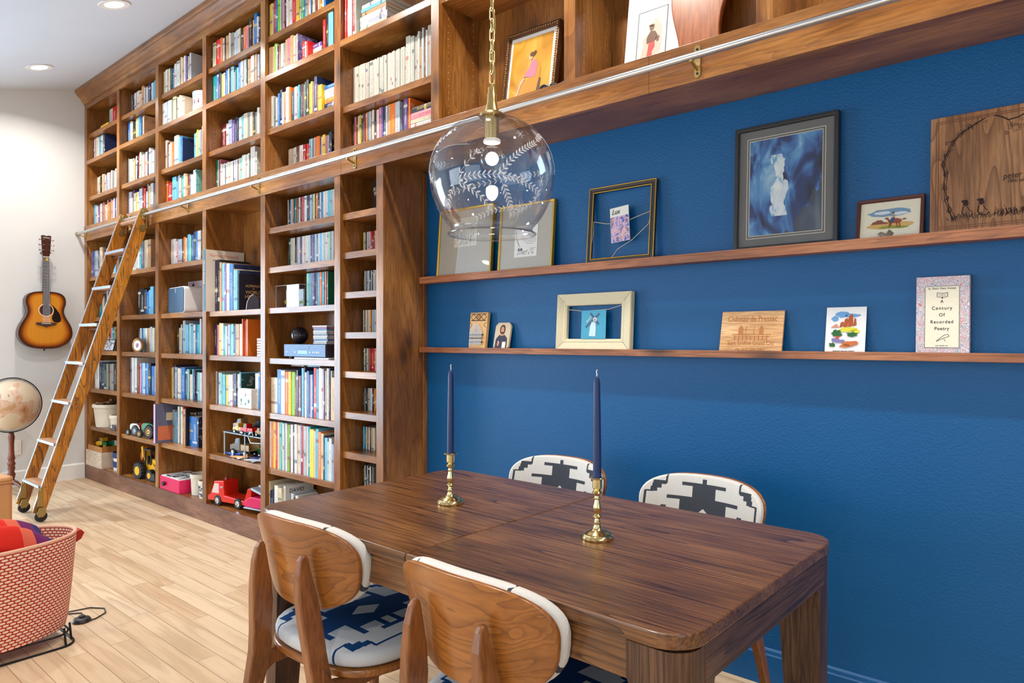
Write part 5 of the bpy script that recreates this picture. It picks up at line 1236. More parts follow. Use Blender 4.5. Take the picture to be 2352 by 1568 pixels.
mb = MB(); mb.box(-.064, .064, 0, .0008, 0, .125); mb.build('card', CYC, c)
art(c, 'cross', plain('slate_cross', srgb(60, 90, 120)), stroke([(-.04, .05), (.03, .11)], .010)+stroke([(-.016, .112), (.028, .062)], .010), -.0002)
art(c, 'robed_figure', plain('pale_robe', srgb(196, 220, 226)), [[(-.022, .012), (.012, .010), (.014, .05), (.01, .07), (-.008, .075), (-.016, .055)], blob(.008, .084, .010, .010, seed=1, wob=0)], -.0008)
art(c, 'face', plain('icon_skin2', srgb(190, 120, 90)), [blob(.008, .083, .005, .006, wob=0)], -.0014)
text('card_text', 'Simon', .014, PAPER, c, (-.024, -.0009, .085), (PI/2, -.9, 0), shear=.2)
t, hw = leaner('wine_crate_panel', 'pale pine wine crate end panel with branded chateau lettering', 'wooden panel', 6.016, 6.25, LZ, .158, .009, yb=.25)
mb = MB(); mb.box(-hw, hw, 0, .009, 0, .158); mb.build('panel', PINE, t, bevel=.0008)
BRN = plain('branded_lettering', srgb(176, 112, 62), .7)
text('brand_text', 'Ch\u00e2teau de Pressac', .031, BRN, t, (0, -.0004, .128), sx=.76)
text('brand_text', 'Saint \u00c9milion Grand Cru', .022, BRN, t, (0, -.0004, .036), sx=.80)
text('brand_text', 'Mis 2010 GRD CRU', .013, BRN, t, (0, -.0004, .012), sx=1.0)
P = stroke([(-.07, .068), (.075, .068)], .003)+stroke([(-.07, .052), (.06, .052)], .002)+stroke([(-.066, .060), (.07, .060)], .003)
for k in range(9): x = -.06+.015*k; P += stroke([(x, .046), (x, .064)], .003)
P += [[(-.048, .07), (-.03, .07), (-.03, .092), (-.039, .105), (-.048, .092)], [(.03, .07), (.046, .07), (.046, .092), (.038, .105), (.03, .092)]]+stroke([(-.03, .086), (.03, .086)], .002)+stroke([(-.02, .07), (-.02, .09), (-.016, .1)], .002)+stroke([(.01, .07), (.01, .09), (.012, .098)], .002)
art(t, 'brand_drawing', BRN, P, -.0001)
t, hw = leaner('watercolour_card', 'white card with watercolour of red desert rocks and flowers, lower ledge', 'card', 6.393, 6.520, LZ, .162, .003, yb=.262)
mb = MB(); mb.box(-hw, hw, 0, .0008, 0, .162); mb.build('card', WHITE, t); mb = MB(); mb.add([(hw, .0008, 0), (hw, .0008, .162), (-hw, .012, .162), (-hw, .012, 0)], [(0, 1, 2, 3)]); mb.build('card_back', WHITE, t)
WC = [('cloud_wash', (110, 160, 210), [blob(-.012, .136, .022, .011, seed=1), blob(.02, .132, .024, .007, seed=2), blob(-.035, .122, .012, .01, seed=3)]),
      ('rock_wash', (176, 84, 40), [[(-.02, .09), (-.016, .108), (-.008, .112), (-.004, .096)], [(-.006, .09), (-.004, .118), (.004, .124), (.008, .116), (.006, .092)], [(.008, .092), (.008, .125), (.014, .137), (.022, .134), (.024, .096)], [(.024, .094), (.027, .124), (.032, .12), (.034, .098)]]),
      ('hill_wash', (206, 140, 110), [[(-.048, .09), (-.03, .104), (-.02, .09)]]), ('meadow_wash', (216, 210, 60), [blob(.008, .083, .03, .008, seed=5), blob(.03, .076, .014, .008, seed=6)]),
      ('bush_wash', (40, 100, 50), [blob(-.028, .07, .018, .014, seed=7, wob=.3), blob(.022, .066, .016, .009, seed=8, wob=.3), blob(-.04, .03, .01, .008, seed=9, wob=.3)]),
      ('flower_wash', (130, 120, 170), [blob(-.03, .046, .014, .007, seed=10, wob=.3), blob(-.01, .042, .010, .006, seed=11, wob=.3)]), ('earth_wash', (196, 110, 60), [blob(.018, .035, .024, .010, seed=12, wob=.3), blob(.0, .026, .018, .006, seed=13, wob=.3)]), ('bloom_wash', (214, 70, 60), [blob(-.024, .056, .007, .004, seed=14, wob=.3)])]
for k, (nm, c_, P) in enumerate(WC): art(t, nm, plain(nm, srgb(*c_), .8), P, -.0002-.00045*k)
text('caption_text', "Arizona's Sonoran Desert", .0072, INK, t, (-.004, -.0004, .009), shear=.3, sx=.9)
t, hw = leaner('poetry_box_set', 'patterned box set with cream label reading A Century of Recorded Poetry', 'box set', 6.671, 6.814, LZ, .246, .03, yb=.250)
PAIS = marble('paisley_print', [(226, 226, 230), (120, 140, 170), (232, 230, 230), (196, 96, 100), (236, 234, 236), (110, 120, 140), (230, 228, 228)], 60, 2.2, detail=1)
mb = MB(); mb.box(-hw, hw, 0, .030, 0, .246); mb.build('box', PAIS, t, bevel=.001)
mb = MB(); mb.box(-hw-.0012+.0, hw+.0012, .024, .0306, .002, .250); mb.build('back_cover', plain('navy_cover', srgb(30, 40, 80)), t)
mb = MB(); mb.box(-.048, .046, -.0010, -.0002, .022, .216); lb = mb.build('label', IVORY, t)
P = stroke([(-.047, .023), (.045, .023), (.045, .215), (-.047, .215), (-.047, .023)], .0012); art(lb, 'label_border', plain('border_green', srgb(60, 80, 80)), P, -.0011)
for s, sz, zz, sp__ in (('In Their Own Voices', .0082, .208, 1.15), ('A', .0135, .167, 1), ('Century', .0145, .146, 1.25), ('Of', .0145, .125, 1.2), ('Recorded', .0145, .103, 1.2), ('Poetry', .0145, .082, 1.1), ('Four CD Box Set', .0042, .029, 1.2)):
    text('title_text', s, sz, INK, lb, (-.001, -.0014, zz), space=sp__, sx=.92)
P = stroke([(-.014, .195), (-.014, .182), (0, .179), (.014, .182), (.014, .195), (0, .192), (-.014, .195)], .0013)+stroke([(0, .192), (0, .179)], .001)+stroke([(-.010, .190), (-.003, .188)], .0008)+stroke([(.010, .190), (.003, .188)], .0008)+stroke([(-.010, .186), (-.003, .184)], .0008)+stroke([(.010, .186), (.003, .184)], .0008)+[[(-.003, .179), (.002, .179), (0, .175)]]
P += stroke([(-.016, .042), (-.006, .052), (.006, .062), (.016, .064), (.019, .058), (.008, .054), (-.004, .048), (-.016, .042)], .0012)+stroke([(.004, .048), (.008, .048), (.008, .042)], .001)
art(lb, 'label_drawing', INK, P, -.0011)
# things in the cupboards over the blue wall
ORN = plain('ornate_bronze_frame', srgb(96, 66, 40), .4, .5, bump=1.0, bscale=90)
t = thing('ornate_framed_painting', 'ornate dark gilt framed painting of a seated draped woman, above globe pendant', 'picture', (5.128, .165, FT+.001)); hw = .152; h = .41; t.rotation_euler = (-.16, 0, .05)
moulding(t, hw, h, .026, .03, ORN, step=[(0, .006), (.003, .002), (.008, 0), (.016, .004), (.020, .010), (.026, .012)])
mb = MB()
for k in range(34):
    z = .012+k*(h-.024)/33
    for x in (-hw+.012, hw-.012): mb.sphere((x, .001, z), .0042, 8, 5)
for k in range(23):
    x = -hw+.014+k*(2*hw-.028)/22
    for z in (.012, h-.012): mb.sphere((x, .001, z), .0042, 8, 5)
mb.build('beading', plain('bead_gilt', srgb(170, 130, 84), .35, .7), t)
mb = MB(); mb.box(-hw+.025, hw-.025, .014, .018, .025, h-.025); pp = mb.build('mat_board', WHITE, t)
mb = MB(); mb.box(-hw+.038, hw-.038, .0125, .0139, .04, h-.045); pt = mb.build('painting', marble('gold_ground_paint', [(176, 120, 24), (206, 146, 40), (222, 168, 64), (190, 130, 30)], 9, 1, (1, 1, .4)), t)
SK = plain('painted_skin', srgb(206, 168, 140)); OCH = plain('painted_ochre_robe', srgb(196, 136, 40)); PNK = plain('painted_pink_blouse', srgb(190, 120, 140)); BRO = plain('painted_brown', srgb(92, 66, 48))
art(pt, 'chair', BRO, [[(-.01, .04), (.06, .04), (.066, .15), (.05, .155), (.04, .12), (0, .12)]], .0118)
art(pt, 'robe', OCH, [[(-.05, .04), (.035, .04), (.05, .12), (.062, .19), (.052, .225), (.03, .245), (.028, .19), (-.01, .16), (-.045, .15), (-.055, .10)]], .0112)
art(pt, 'blouse', PNK, [[(.0, .165), (.035, .165), (.04, .225), (.028, .25), (.006, .25), (-.004, .215), (-.03, .185), (-.036, .172), (-.01, .172)]], .0106)
art(pt, 'arms', SK, [[(-.05, .155), (-.03, .172), (-.026, .162), (-.046, .135), (-.066, .06), (-.074, .07)]], .0100)
art(pt, 'head', SK, [blob(.0, .268, .012, .016, seed=1, wob=.04)], .0100); art(pt, 'hair', BRO, [blob(.008, .278, .015, .012, seed=2, wob=.08), blob(.022, .286, .007, .007, seed=3)], .0095)
t = thing('toy_vintage_car', 'yellow and black toy vintage car before the ornate framed painting', 'toy car', (5.355, .10, FT+.001), .28); t.scale = (.75, .75, .75)
mb = MB(); mb.prism([(-.085, .012), (.08, .012), (.085, .028), (.03, .034), (.02, .052), (-.02, .056), (-.03, .034), (-.08, .032)], 'y', -.026, .026); mb.build('body', YEL, t, bevel=.003)
mb = MB(); mb.prism([(-.032, .034), (.022, .034), (.014, .060), (-.026, .062)], 'y', -.028, .028); mb.build('cabin', BLACKP, t, bevel=.004)
for x in (-.055, .06):
    for s in (-1, 1):
        mb = MB(); mb.lathe([(.012, 0), (.022, .001), (.024, .006), (.022, .011), (.012, .012)], (x, s*.034-.006, .024), 20, axis='y'); o = mb.build('wheel', RUBB, t, smooth=True)
        mb = MB(); mb.lathe([(.0001, -.001), (.011, -.0005), (.011, .0125), (.0001, .013)], (x, s*.034-.006, .024), 16, axis='y'); mb.build('hub', CHRM, o)
        mb = MB(); mb.tube([(x+.030*math.cos(a), s*.034, .026+.028*math.sin(a)) for a in [PI*i/8 for i in range(9)]], .006, 8); mb.build('fender', BLACKP, t, smooth=True)
mb = MB()
for s in (-1, 1): mb.sphere((.088, s*.016, .034), .007, 10, 8)
mb.build('headlamps', CHRM, t, smooth=True)
t = thing('matted_print', 'white matted watercolour of a standing figure in red, above the metal rail', 'print', (5.765, .17, FT+.001), .0); t.rotation_euler = (-.14, 0, 0)
mb = MB(); mb.box(-.122, .122, 0, .004, 0, .36); mb.build('mat_board', plain('cool_white_mat', srgb(214, 218, 228)), t)
P = stroke([(-.068, .03), (.062, .03), (.062, .28), (-.068, .28), (-.068, .03)], .003); art(t, 'mat_line', plain('slate_line', srgb(70, 80, 100)), P, -.0002)
art(t, 'watercolour_ground', plain('cream_wash', srgb(232, 222, 204)), [[(-.066, .032), (.060, .032), (.060, .278), (-.066, .278)]], -.0006)
art(t, 'wash_shadow', plain('blush_wash', srgb(214, 186, 168)), [blob(.012, .16, .034, .075, seed=3, wob=.3), blob(-.03, .11, .015, .05, seed=5, wob=.3)], -.001)
art(t, 'figure_trousers', plain('red_wash', srgb(204, 70, 62)), [[(-.02, .08), (-.014, .14), (.012, .145), (.014, .12), (.002, .10), (.008, .045), (-.002, .045), (-.008, .09), (-.018, .05), (-.024, .05)]], -.0015)
art(t, 'figure_coat', plain('brown_wash', srgb(110, 70, 50)), [[(-.024, .14), (.016, .145), (.024, .165), (.012, .185), (-.008, .19), (-.022, .17)], blob(.024, .15, .008, .012, seed=1, wob=.3)], -.0020)
art(t, 'figure_head', plain('brown_wash2', srgb(120, 86, 60)), [blob(-.004, .203, .010, .012, seed=2), blob(-.004, .212, .013, .006, seed=4)], -.0025)
t = thing('wavy_wood_panel', 'tall wavy-edged glossy cherry wood panel beside the matted print', 'wooden panel', (5.985, .15, FT+.001), 0); t.rotation_euler = (-.1, 0, 0)
P = []
for i in range(21): z = .42*i/20; P.append((-.108+.022*math.sin(z*13+1.2)-.0, z))
for i in range(20, -1, -1): z = .42*i/20; P.append((.092-.02*math.sin(z*13+.2), z))
mb = MB(); mb.prism(P, 'y', 0, .022); mb.build('panel', wood('cherry_panel', srgb(120, 56, 20), srgb(178, 100, 48), srgb(190, 116, 60), 'z', rough=.25, knots=0, ring=.4, coat=.5), t, bevel=.005)

# ================================================================= THINGS ON THE BOOKCASE SHELVES
t = thing('hat_box', 'round pale blue and cream box with small painted figures, third upper bay', 'box', (2.135, .12, 2.9085))
mb = MB(); mb.lathe([(.085, 0), (.088, .003), (.088, .155), (.085, .158), (1e-6, .158)], seg=40); mb.build('drum', plain('cream_box', srgb(226, 218, 204)), t, smooth=True)
mb = MB(); mb.lathe([(.0886, .018), (.0892, .02), (.0892, .045), (.0886, .047)], seg=40); mb.lathe([(.0890, .125), (.0905, .126), (.0905, .158), (.0890, .1605), (1e-6, .1606)], seg=40); mb.build('blue_bands', plain('pale_blue_band', srgb(160, 184, 204)), t, smooth=True)
mb = MB()
for k in range(9):
    a = -2.3+.42*k; M_ = Matrix.Rotation(a, 4, 'Z'); mb.M = M_; mb.prism(blob(0, .08, .006, .013, 8, seed=k), 'x', .0885, .0892); mb.sphere((.0888, 0, .098), .005, 6, 5, sx=.2); mb.M = None
mb.build('painted_figures', plain('plum_paint', srgb(110, 30, 70)), t)
# white smart speaker with blue-grey grille
t = thing('speaker', 'white rounded speaker with slate grille front, in front of a leaning print', 'speaker', (1.80, .045, 1.4705), -.10)
mb = MB(); mb.prism(rrect(-.178, .178, 0, .198, .028, 6), 'y', .006, .145); mb.build('housing', WHITE, t, bevel=.003)
mb = MB(); mb.prism(rrect(-.172, .172, .006, .192, .024, 6), 'y', 0, .0058); mb.build('grille', marble('speaker_cloth', [(52, 84, 112), (58, 92, 120), (60, 96, 124)], 4, 0), t, bevel=.002)
mb = MB(); mb.box(-.003, .003, -.0008, -.0001, .155, .185); mb.build('badge', WHITE, t)
t = thing('leaning_print', 'large square print leaning behind the white speaker, lilac and sand tones', 'print', (1.71, .20, 1.4705)); t.rotation_euler = (-.1, 0, 0)
mb = MB(); mb.box(-.095, .20, 0, .004, 0, .26); mb.build('board', marble('lilac_print', [(170, 150, 170), (186, 166, 176), (196, 156, 130), (206, 160, 120)], 6, 1), t)
art(t, 'white_edge', WHITE, [[(-.095, 0), (-.089, 0), (-.089, .26), (-.095, .26)]], -.0002); art(t, 'dark_figure', BLACKP, [[(-.04, .02), (.03, .02), (.03, .2), (.04, .2), (.04, .206), (.015, .21), (.015, .24), (-.02, .24), (-.02, .21), (-.045, .206), (-.03, .2)]], -.0004)
# acrylic box with painting
t = thing('acrylic_case', 'clear acrylic case holding small floral landscape, fifth lower bay', 'display case', (3.30, .075, 1.4675))
mb = MB(); mb.box(-.13, .13, 0, .0025, 0, .14); mb.box(-.13, -.1275, .0025, .12, 0, .14); mb.box(.1275, .13, .0025, .12, 0, .14); mb.box(-.1275, .1275, .0025, .12, .1375, .14); mb.build('acrylic_shell', PANE, t)
mb = MB(); 
for p, q in (((-.13, 0, .14), (.13, 0, .14)), ((.13, 0, 0), (.13, 0, .14)), ((-.13, 0, 0), (-.13, 0, .14)), ((.13, 0, .14), (.13, .12, .14))): mb.cyl(p, q, .0016, 6)
mb.build('polished_edges', WHITE, t)
mb = MB(); mb.box(-.095, .10, .05, .06, .002, .115); pt = mb.build('canvas', marble('pale_sky_paint', [(176, 200, 216), (206, 222, 230), (190, 212, 222)], 8, 2, (1, 1, 3)), t)
art(pt, 'flowers', plain('yellow_paint', srgb(226, 206, 80)), [blob(-.01+.03*k, .040+.008*math.sin(k*2), .016, .012, seed=k, wob=.35) for k in range(-3, 4)], .0495); art(pt, 'leaves', plain('leaf_paint', srgb(90, 150, 90)), [blob(.02+.03*k, .034, .014, .009, seed=k+9, wob=.35) for k in range(-3, 3)], .0490)
# stereo, glass ball, tile, cd stacks
t = thing('cd_player', 'silver compact disc player with blue display, glass ball on top', 'CD player', (3.555, .03, 1.1565), 0)
SILV = plain('brushed_silver', srgb(120, 146, 178), .6, .2)
mb = MB(); mb.box(-.215, .215, .004, .22, .014, .086); mb.build('case', plain('dark_case', srgb(52, 44, 50), .4), t, bevel=.001)
mb = MB(); mb.box(-.215, .215, 0, .0038, .014, .086); f = mb.build('front_panel', SILV, t, bevel=.001)
mb = MB(); mb.box(-.085, .055, -.0015, -.0002, .060, .076); mb.build('disc_tray', SILV, f); mb = MB(); mb.box(-.065, .035, -.0006, -.0001, .030, .050); mb.build('display', plain('blue_display', srgb(20, 110, 150), .2), f)
mb = MB()
for x in (-.18, -.09, .065, .10, .118, .136, .154): mb.lathe([(1e-6, -.003), (.0035, -.003), (.004, 0)], (x, -.0002, .040), 12, axis='y')
mb.build('buttons', CHRM, f)
mb = MB()
for x in (-.18, .18):
    for y in (.03, .19): mb.lathe([(.014, 0), (.014, .014)], (x, y, 0), 16)
mb.build('feet', BLACKP, t)
t = thing('glass_ball', 'large glossy dark glass ball standing on the silver disc player', 'ornament', (3.375, .115, 1.157+.0865))
mb = MB(); mb.sphere((0, 0, .054), .053, 40, 24); mb.build('ball', GLASSDK, t, smooth=True); mb = MB(); mb.lathe([(.018, 0), (.02, .002), (.014, .005)], seg=20); mb.build('ring_stand', BLACKP, t)
t = thing('painted_tile', 'small square painted tile of yellow flowers standing behind glass ball', 'tile', (3.52, .19, 1.157+.0865)); t.rotation_euler = (-.1, 0, 0)
mb = MB(); mb.box(-.05, .05, 0, .006, 0, .095); mb.build('tile', plain('teal_tile', srgb(40, 120, 140)), t); art(t, 'flower', plain('yellow_paint2', srgb(220, 190, 60)), [blob(-.01, .05, .018, .018, seed=3, wob=.3), blob(.02, .035, .01, .012, seed=6, wob=.3)], -.0002)
def cdstack(x, y, n, where_):
    zz = 1.157+.087
    for k in range(n):
        t_ = thing('cd_case', 'slim disc case lying flat, %s from bottom of %s' % (ordn(k), where_), 'CD case', (x+rb.uniform(-.004, .004), y+rb.uniform(-.004, .004), zz), rb.uniform(-.04, .04), 'stack of disc cases, '+where_)
        mb = MB(); mb.box(-.07, .07, 0, .122, .0006, .0095); mb.build('case', [WHITE, plain('cd_pink', srgb(196, 130, 160)), plain('cd_blue', srgb(110, 150, 200)), plain('cd_grey', srgb(150, 160, 170))][(0, 0, 2, 0, 0, 3, 0, 0, 2, 1, 0)[k % 11]], t_, bevel=.0006)
        mb = MB(); mb.box(-.0702, .0702, -.0002, .02, .0004, .0022); mb.build('tray_edge', BLACKP, t_); zz += .0100
cdstack(3.63, .09, 11, 'left stack on disc player'); cdstack(3.795-.015, .10, 9, 'right stack beside divider') if False else None
t = thing('paper_pad', 'pale flat folded paper lying under the silver disc player', 'papers', (3.66, .045, 1.1563))
# keep it between the player's feet and the shelf front
t.location = (3.60, .018, 1.1563); mb = MB(); mb.box(-.13, .22, .0, .16, 0, .010); mb.build('sheets', plain('pale_blue_paper', srgb(196, 206, 222)), t, bevel=.001)
# oval picture frame and small photo frame
t = thing('oval_portrait', 'tilted oval bronze frame with small portrait, second lower bay', 'picture frame', (.985, .06, 1.169)); t.rotation_euler = (-.15, .5, .15)
mb = MB(); M0 = Matrix.Translation((0, 0, .062)); mb.M = M0
mb.lathe([(.040, .0), (.044, -.003), (.050, -.001), (.056, -.004), (.062, .002), (.062, .012), (.040, .012)], seg=40, axis='y', sx=1.0, sy=1.0); mb.v = [Vector((v.x*1.2, v.y, v.z)) for v in mb.v]; mb.build('frame', plain('bronze_oval', srgb(150, 104, 60), .4, .5), t, smooth=True)
mb = MB(M0); mb.lathe([(1e-6, -.0012), (.041, -.0012), (.041, -.0002), (1e-6, -.0002)], seg=36, axis='y'); mb.v = [Vector((v.x*1.2, v.y, v.z)) for v in mb.v]; mb.build('mat', WHITE, t)
mb = MB(M0); mb.lathe([(1e-6, -.0022), (.02, -.0022), (.02, -.0013), (1e-6, -.0013)], seg=24, axis='y'); mb.build('portrait', plain('mauve_portrait', srgb(150, 110, 130)), t)
t = thing('framed_photograph', 'small black framed black and white photograph beside the ladder, first lower bay', 'picture frame', (.42, .05, 1.1715), .15); t.rotation_euler = (-.25, 0, .15)
moulding(t, .085, .105, .006, .010, BLACKP); mb = MB(); mb.box(-.08, .08, .004, .006, .006, .099); mb.build('photograph', marble('bw_photo', [(50, 50, 54), (120, 120, 126), (220, 220, 224), (160, 160, 166)], 24, 2), t)
mb = MB(); mb.prism([(.006, .002), (.045, .0), (.045, .003), (.010, .07)], 'x', -.01, .01); mb.build('easel_back', BLACKP, t)
# music box like white box with clasp
t = thing('white_clasp_box', 'small white square box with gold clasp and butterfly motifs, fourth lower bay', 'box', (2.855, .030, .8205), 0)
t.location = (2.862, .032, .8205)
mb = MB(); mb.box(-.083, .083, 0, .012, 0, .128); mb.box(-.083, .083, .012, .05, 0, .128); mb.build('box', plain('eggshell_box', srgb(226, 222, 214), .5), t, bevel=.002)
mb = MB(); mb.box(-.012, .012, -.004, -.0003, .078, .100); mb.build('clasp', BRASS, t, bevel=.001); art(t, 'lid_line', GREYI, stroke([(-.083, .092), (.083, .092)], .0012), -.0002)
art(t, 'butterflies', plain('green_motif', srgb(70, 120, 120)), [blob(-.045, .05, .010, .014, seed=1, wob=.3), blob(.05, .048, .010, .014, seed=2, wob=.3), blob(.01, .03, .012, .007, seed=3, wob=.3), blob(-.045, .025, .006, .008, seed=4, wob=.3)], -.0002)
# canvas bins, boxes, toys at the bottom left
def canvas_bin(name, label, x, y, z, r0, r1, h, mat=CANV, pat=None, rim=.02):
    t = thing(name, label, 'storage bin', (x, y, z))
    mb = MB(); mb.lathe([(1e-6, .001), (r0, .001), (r0*1.02, .01), (r1, h-.03), (r1*1.02, h-.015), (r1*1.08, h-.025), (r1*1.10, h-.008), (r1*1.06, h+.004), (r1*.98, h+.002), (r1*.94, h-.02), (r0*.95, .02), (1e-6, .015)], seg=36); o = mb.build('fabric_body', mat, t, smooth=True)
    return t
t = canvas_bin('canvas_bin', 'large rolled-rim cream canvas bin filled with brown blocks, first lower bay', .265, .13, .4845, .115, .135, .20)
for k in range(16):
    a = 2*PI*(k % 8)/8+.2; BLK = [p_+q_ for q_ in (' of outer ring', ' of inner ring') for p_ in ('rightmost', 'back right', 'rearmost', 'back left', 'leftmost', 'front left', 'frontmost', 'front right')]; q = .085 if k < 8 else .04
    w_ = thing('wooden_block', 'brown wooden block in pile inside big canvas bin, '+BLK[k], 'wooden block', (.265+q*math.cos(a), .13+q*math.sin(a), .4845+.178+.04*rb.random()+(.02 if k > 7 else 0)), rb.uniform(0, 3), 'wooden blocks in the canvas bin'); w_.rotation_euler = (rb.uniform(-.4, .4), rb.uniform(-.4, .4), rb.uniform(0, 3))
    mb = MB(); mb.box(-.035, .035, -.012, .012, -.008, .008); mb.build('block', plain('brown_block', srgb(134, 92, 62), .6), w_, bevel=.001)
mb = MB(); mb.lathe([(1e-6, .016), (.09, .016), (.105, .160), (.08, .175), (1e-6, .185)], seg=24); mb.build('packed_filling', plain('brown_block', srgb(134, 92, 62)), t)
canvas_bin('small_canvas_bin', 'smaller cream canvas bin tucked right of big one, first lower bay', .585, .10, .4845, .075, .082, .125)
t = thing('small_grey_box', 'tiny grey plastic box with white label at the shelf front, first lower bay', 'box', (.655, .035, .4845)); t.location = (.60, .0225, .4845)
mb = MB(); mb.box(-.05, .06, 0, .0, 0, .05) if False else mb.box(-.045, .065, 0, -.02+.02+.004, 0, .05); mb.build('body', plain('slate_plastic', srgb(84, 84, 100)), t); art(t, 'label', PAPER, [[(-.03, .018), (.0, .018), (.0, .034), (-.03, .034)]], -.0002)
t = thing('pale_wooden_box', 'plain pale wooden crate at floor level, wooden tray of toys on top', 'wooden box', (.245, -.005, .1290))
mb = MB(); mb.box(-.19, .19, 0, .24, 0, .140); mb.build('crate', PLY, t, bevel=.002)
t = thing('wooden_tray', 'shallow amber wooden tray with toy trucks on the pale crate', 'tray', (.245, .005, .2695))
TRAY = wood('amber_tray', srgb(120, 70, 20), srgb(190, 126, 56), srgb(206, 146, 72), 'x', knots=0, ring=.4)
mb = MB(); mb.box(-.17, .17, 0, .01, 0, .045); mb.box(-.17, .17, .20, .21, 0, .06); mb.box(-.17, -.16, .01, .20, 0, .052); mb.box(.16, .17, .01, .20, 0, .052); mb.box(-.16, .16, .01, .20, 0, .006); mb.build('tray', TRAY, t, bevel=.001)
def toy_truck(name, label, x, y, z, rz, s, body, cab, load=None, cat='toy truck', wheels=RUBB, hub=None, trailer=False, group=None):
    t = thing(name, label, cat, (x, y, z), rz, group); t.scale = (s, s, s)
    mb = MB(); mb.box(-.5, .5, -.16, .16, .12, .2); mb.build('chassis', BLACKM if body is not BLACKM else TAN, t, bevel=.01)
    mb = MB(); mb.prism([(-.5, .18), (-.5, .34), (-.36, .38), (-.27, .38), (-.20, .56), (.02, .58), (.04, .18)], 'y', -.18, .18); c_ = mb.build('cab', cab, t, bevel=.02)
    mb = MB(); mb.prism([(-.25, .40), (-.18, .54), (-.02, .55), (-.02, .40)], 'y', -.184, .184); mb.build('windows', plain('toy_window', srgb(60, 66, 74), .2), c_)
    mb = MB(); mb.box(.08, .5, -.19, .19, .20, .24); mb.box(.08, .5, -.19, -.17, .24, .38); mb.box(.08, .5, .17, .19, .24, .38); mb.box(.08, .10, -.17, .17, .24, .40); mb.build('bed', load or body, t, bevel=.008)
    for x_ in (-.32, .30):
        for sy in (-1, 1):
            mb = MB(); mb.lathe([(.05, 0), (.11, .005), (.12, .03), (.11, .065), (.05, .07)], (x_, sy*.17-.035, .12), 20, axis='y'); w_ = mb.build('wheel', wheels, t, smooth=True)
            mb = MB(); mb.lathe([(1e-5, -.004), (.055, -.003), (.055, .073), (1e-5, .074)], (x_, sy*.17-.035, .12), 14, axis='y'); mb.build('hub', hub or CHRM, w_)
    return t
toy_truck('toy_dump_truck', 'green and yellow toy truck inside the wooden tray', .20, .10, .277, .2, .17, YEL, YEL, GRN, wheels=YEL, hub=GRN)
toy_truck('toy_dump_truck', 'small dark green toy truck behind the tray front', .29, .165, .277, .4, .13, GRN, GRN, GRN)
t = thing('scrub_brush', 'pale bristle brush standing at back of the wooden tray', 'brush', (.375, .15, .2762)); mb = MB(); mb.box(-.03, .03, -.02, .02, 0, .03); mb.build('block', TRAY, t, bevel=.003); mb = MB()
for i in range(7):
    for j in range(4): mb.cyl((-.026+.0087*i, -.015+.01*j, .03), (-.029+.0097*i, -.016+.0107*j, .085), .003, 5)
mb.build('bristles', plain('pale_bristle', srgb(190, 186, 176), .9), t)
for k, zz in ((0, .1290), (1, .2095)):
    t = thing('striped_basket', ('lower' if k == 0 else 'upper')+' navy and white striped fabric basket of two stacked, first lower bay', 'basket', (.60, .13, zz), 0, 'striped baskets stacked in the bay')
    mb = MB(); mb.lathe([(1e-6, .001), (.088, .001), (.092, .03), (.088, .0302)], seg=32); mb.build('base_band', WHITE, t, smooth=True); mb = MB(); mb.lathe([(.0925, .0302), (.098, .078), (.092, .079), (.086, .032)], seg=32); mb.build('upper_band', plain('basket_blue', srgb(22, 64, 120) if k == 0 else srgb(30, 44, 80)), t, smooth=True)
# tractors
def tractor(name, label, x, y, z, rz, s, body, hood, hubc, group=None):
    t = thing(name, label, 'toy tractor', (x, y, z), rz, group); t.scale = (s, s, s)
    mb = MB(); mb.prism([(-.5, .28), (-.5, .52), (-.40, .60), (.02, .62), (.05, .30)], 'y', -.1, .1); mb.build('hood', hood, t, bevel=.03)
    mb = MB(); mb.box(-.45, .40, -.07, .07, .2, .34); mb.build('engine', body, t, bevel=.02)
    mb = MB(); mb.prism([(.10, .36), (.12, .50), (.34, .52), (.40, .70), (.44, .70), (.42, .40), (.3, .34)], 'y', -.1, .1); mb.build('seat', body, t, bevel=.02)
    mb = MB(); mb.tube([(.02, 0, .6), (.10, 0, .72)], .015, 6); mb.tube([(.10+.02*math.cos(a), .10*math.sin(a), .72+.10*math.cos(a)*.3) for a in [2*PI*i/16 for i in range(16)]], .014, 6, closed=True); mb.cyl((-.25, .05, .6), (-.25, .05, .78), .02, 8); mb.build('steering_wheel', BLACKM, t)
    for sy in (-1, 1):
        for x_, r, w in ((-.38, .16, .08), (.26, .28, .13)):
            mb = MB(); mb.lathe([(r*.55, 0), (r*.95, .0), (r, w*.3), (r, w*.7), (r*.95, w), (r*.55, w)], (x_, sy*.25-w/2, r), 28, axis='y')
            for q in range(14):
                a = 2*PI*q/14; cx, cz = x_+r*math.cos(a), r+r*math.sin(a); mb.box(cx-.018*r/.28, cx+.018*r/.28, sy*.25-w/2, sy*.25+w/2, cz-.018*r/.28, cz+.018*r/.28)
            w_ = mb.build('wheel', RUBB, t)
            mb = MB(); mb.lathe([(1e-5, .01), (r*.2, -.004), (r*.5, .004), (r*.58, -.006), (r*.58, w+.006), (1e-5, w+.004)], (x_, sy*.25-w/2, r), 20, axis='y'); mb.build('hub', hubc, w_)
        mb = MB(); mb.tube([(.26+.31*math.cos(a), sy*.22, .28+.31*math.sin(a)) for a in [.3+2.3*i/8 for i in range(9)]], .03, 8); mb.build('fender', hood, t)
    return t
PB = plain('pale_blue_enamel', srgb(170, 200, 214), .3)
tractor('toy_tractor', 'small red toy tractor with pale grey hood and white wheel hubs', 1.03, .065, .4775, .2, .155, RED, plain('cream_enamel', srgb(220, 216, 208), .3), PB)
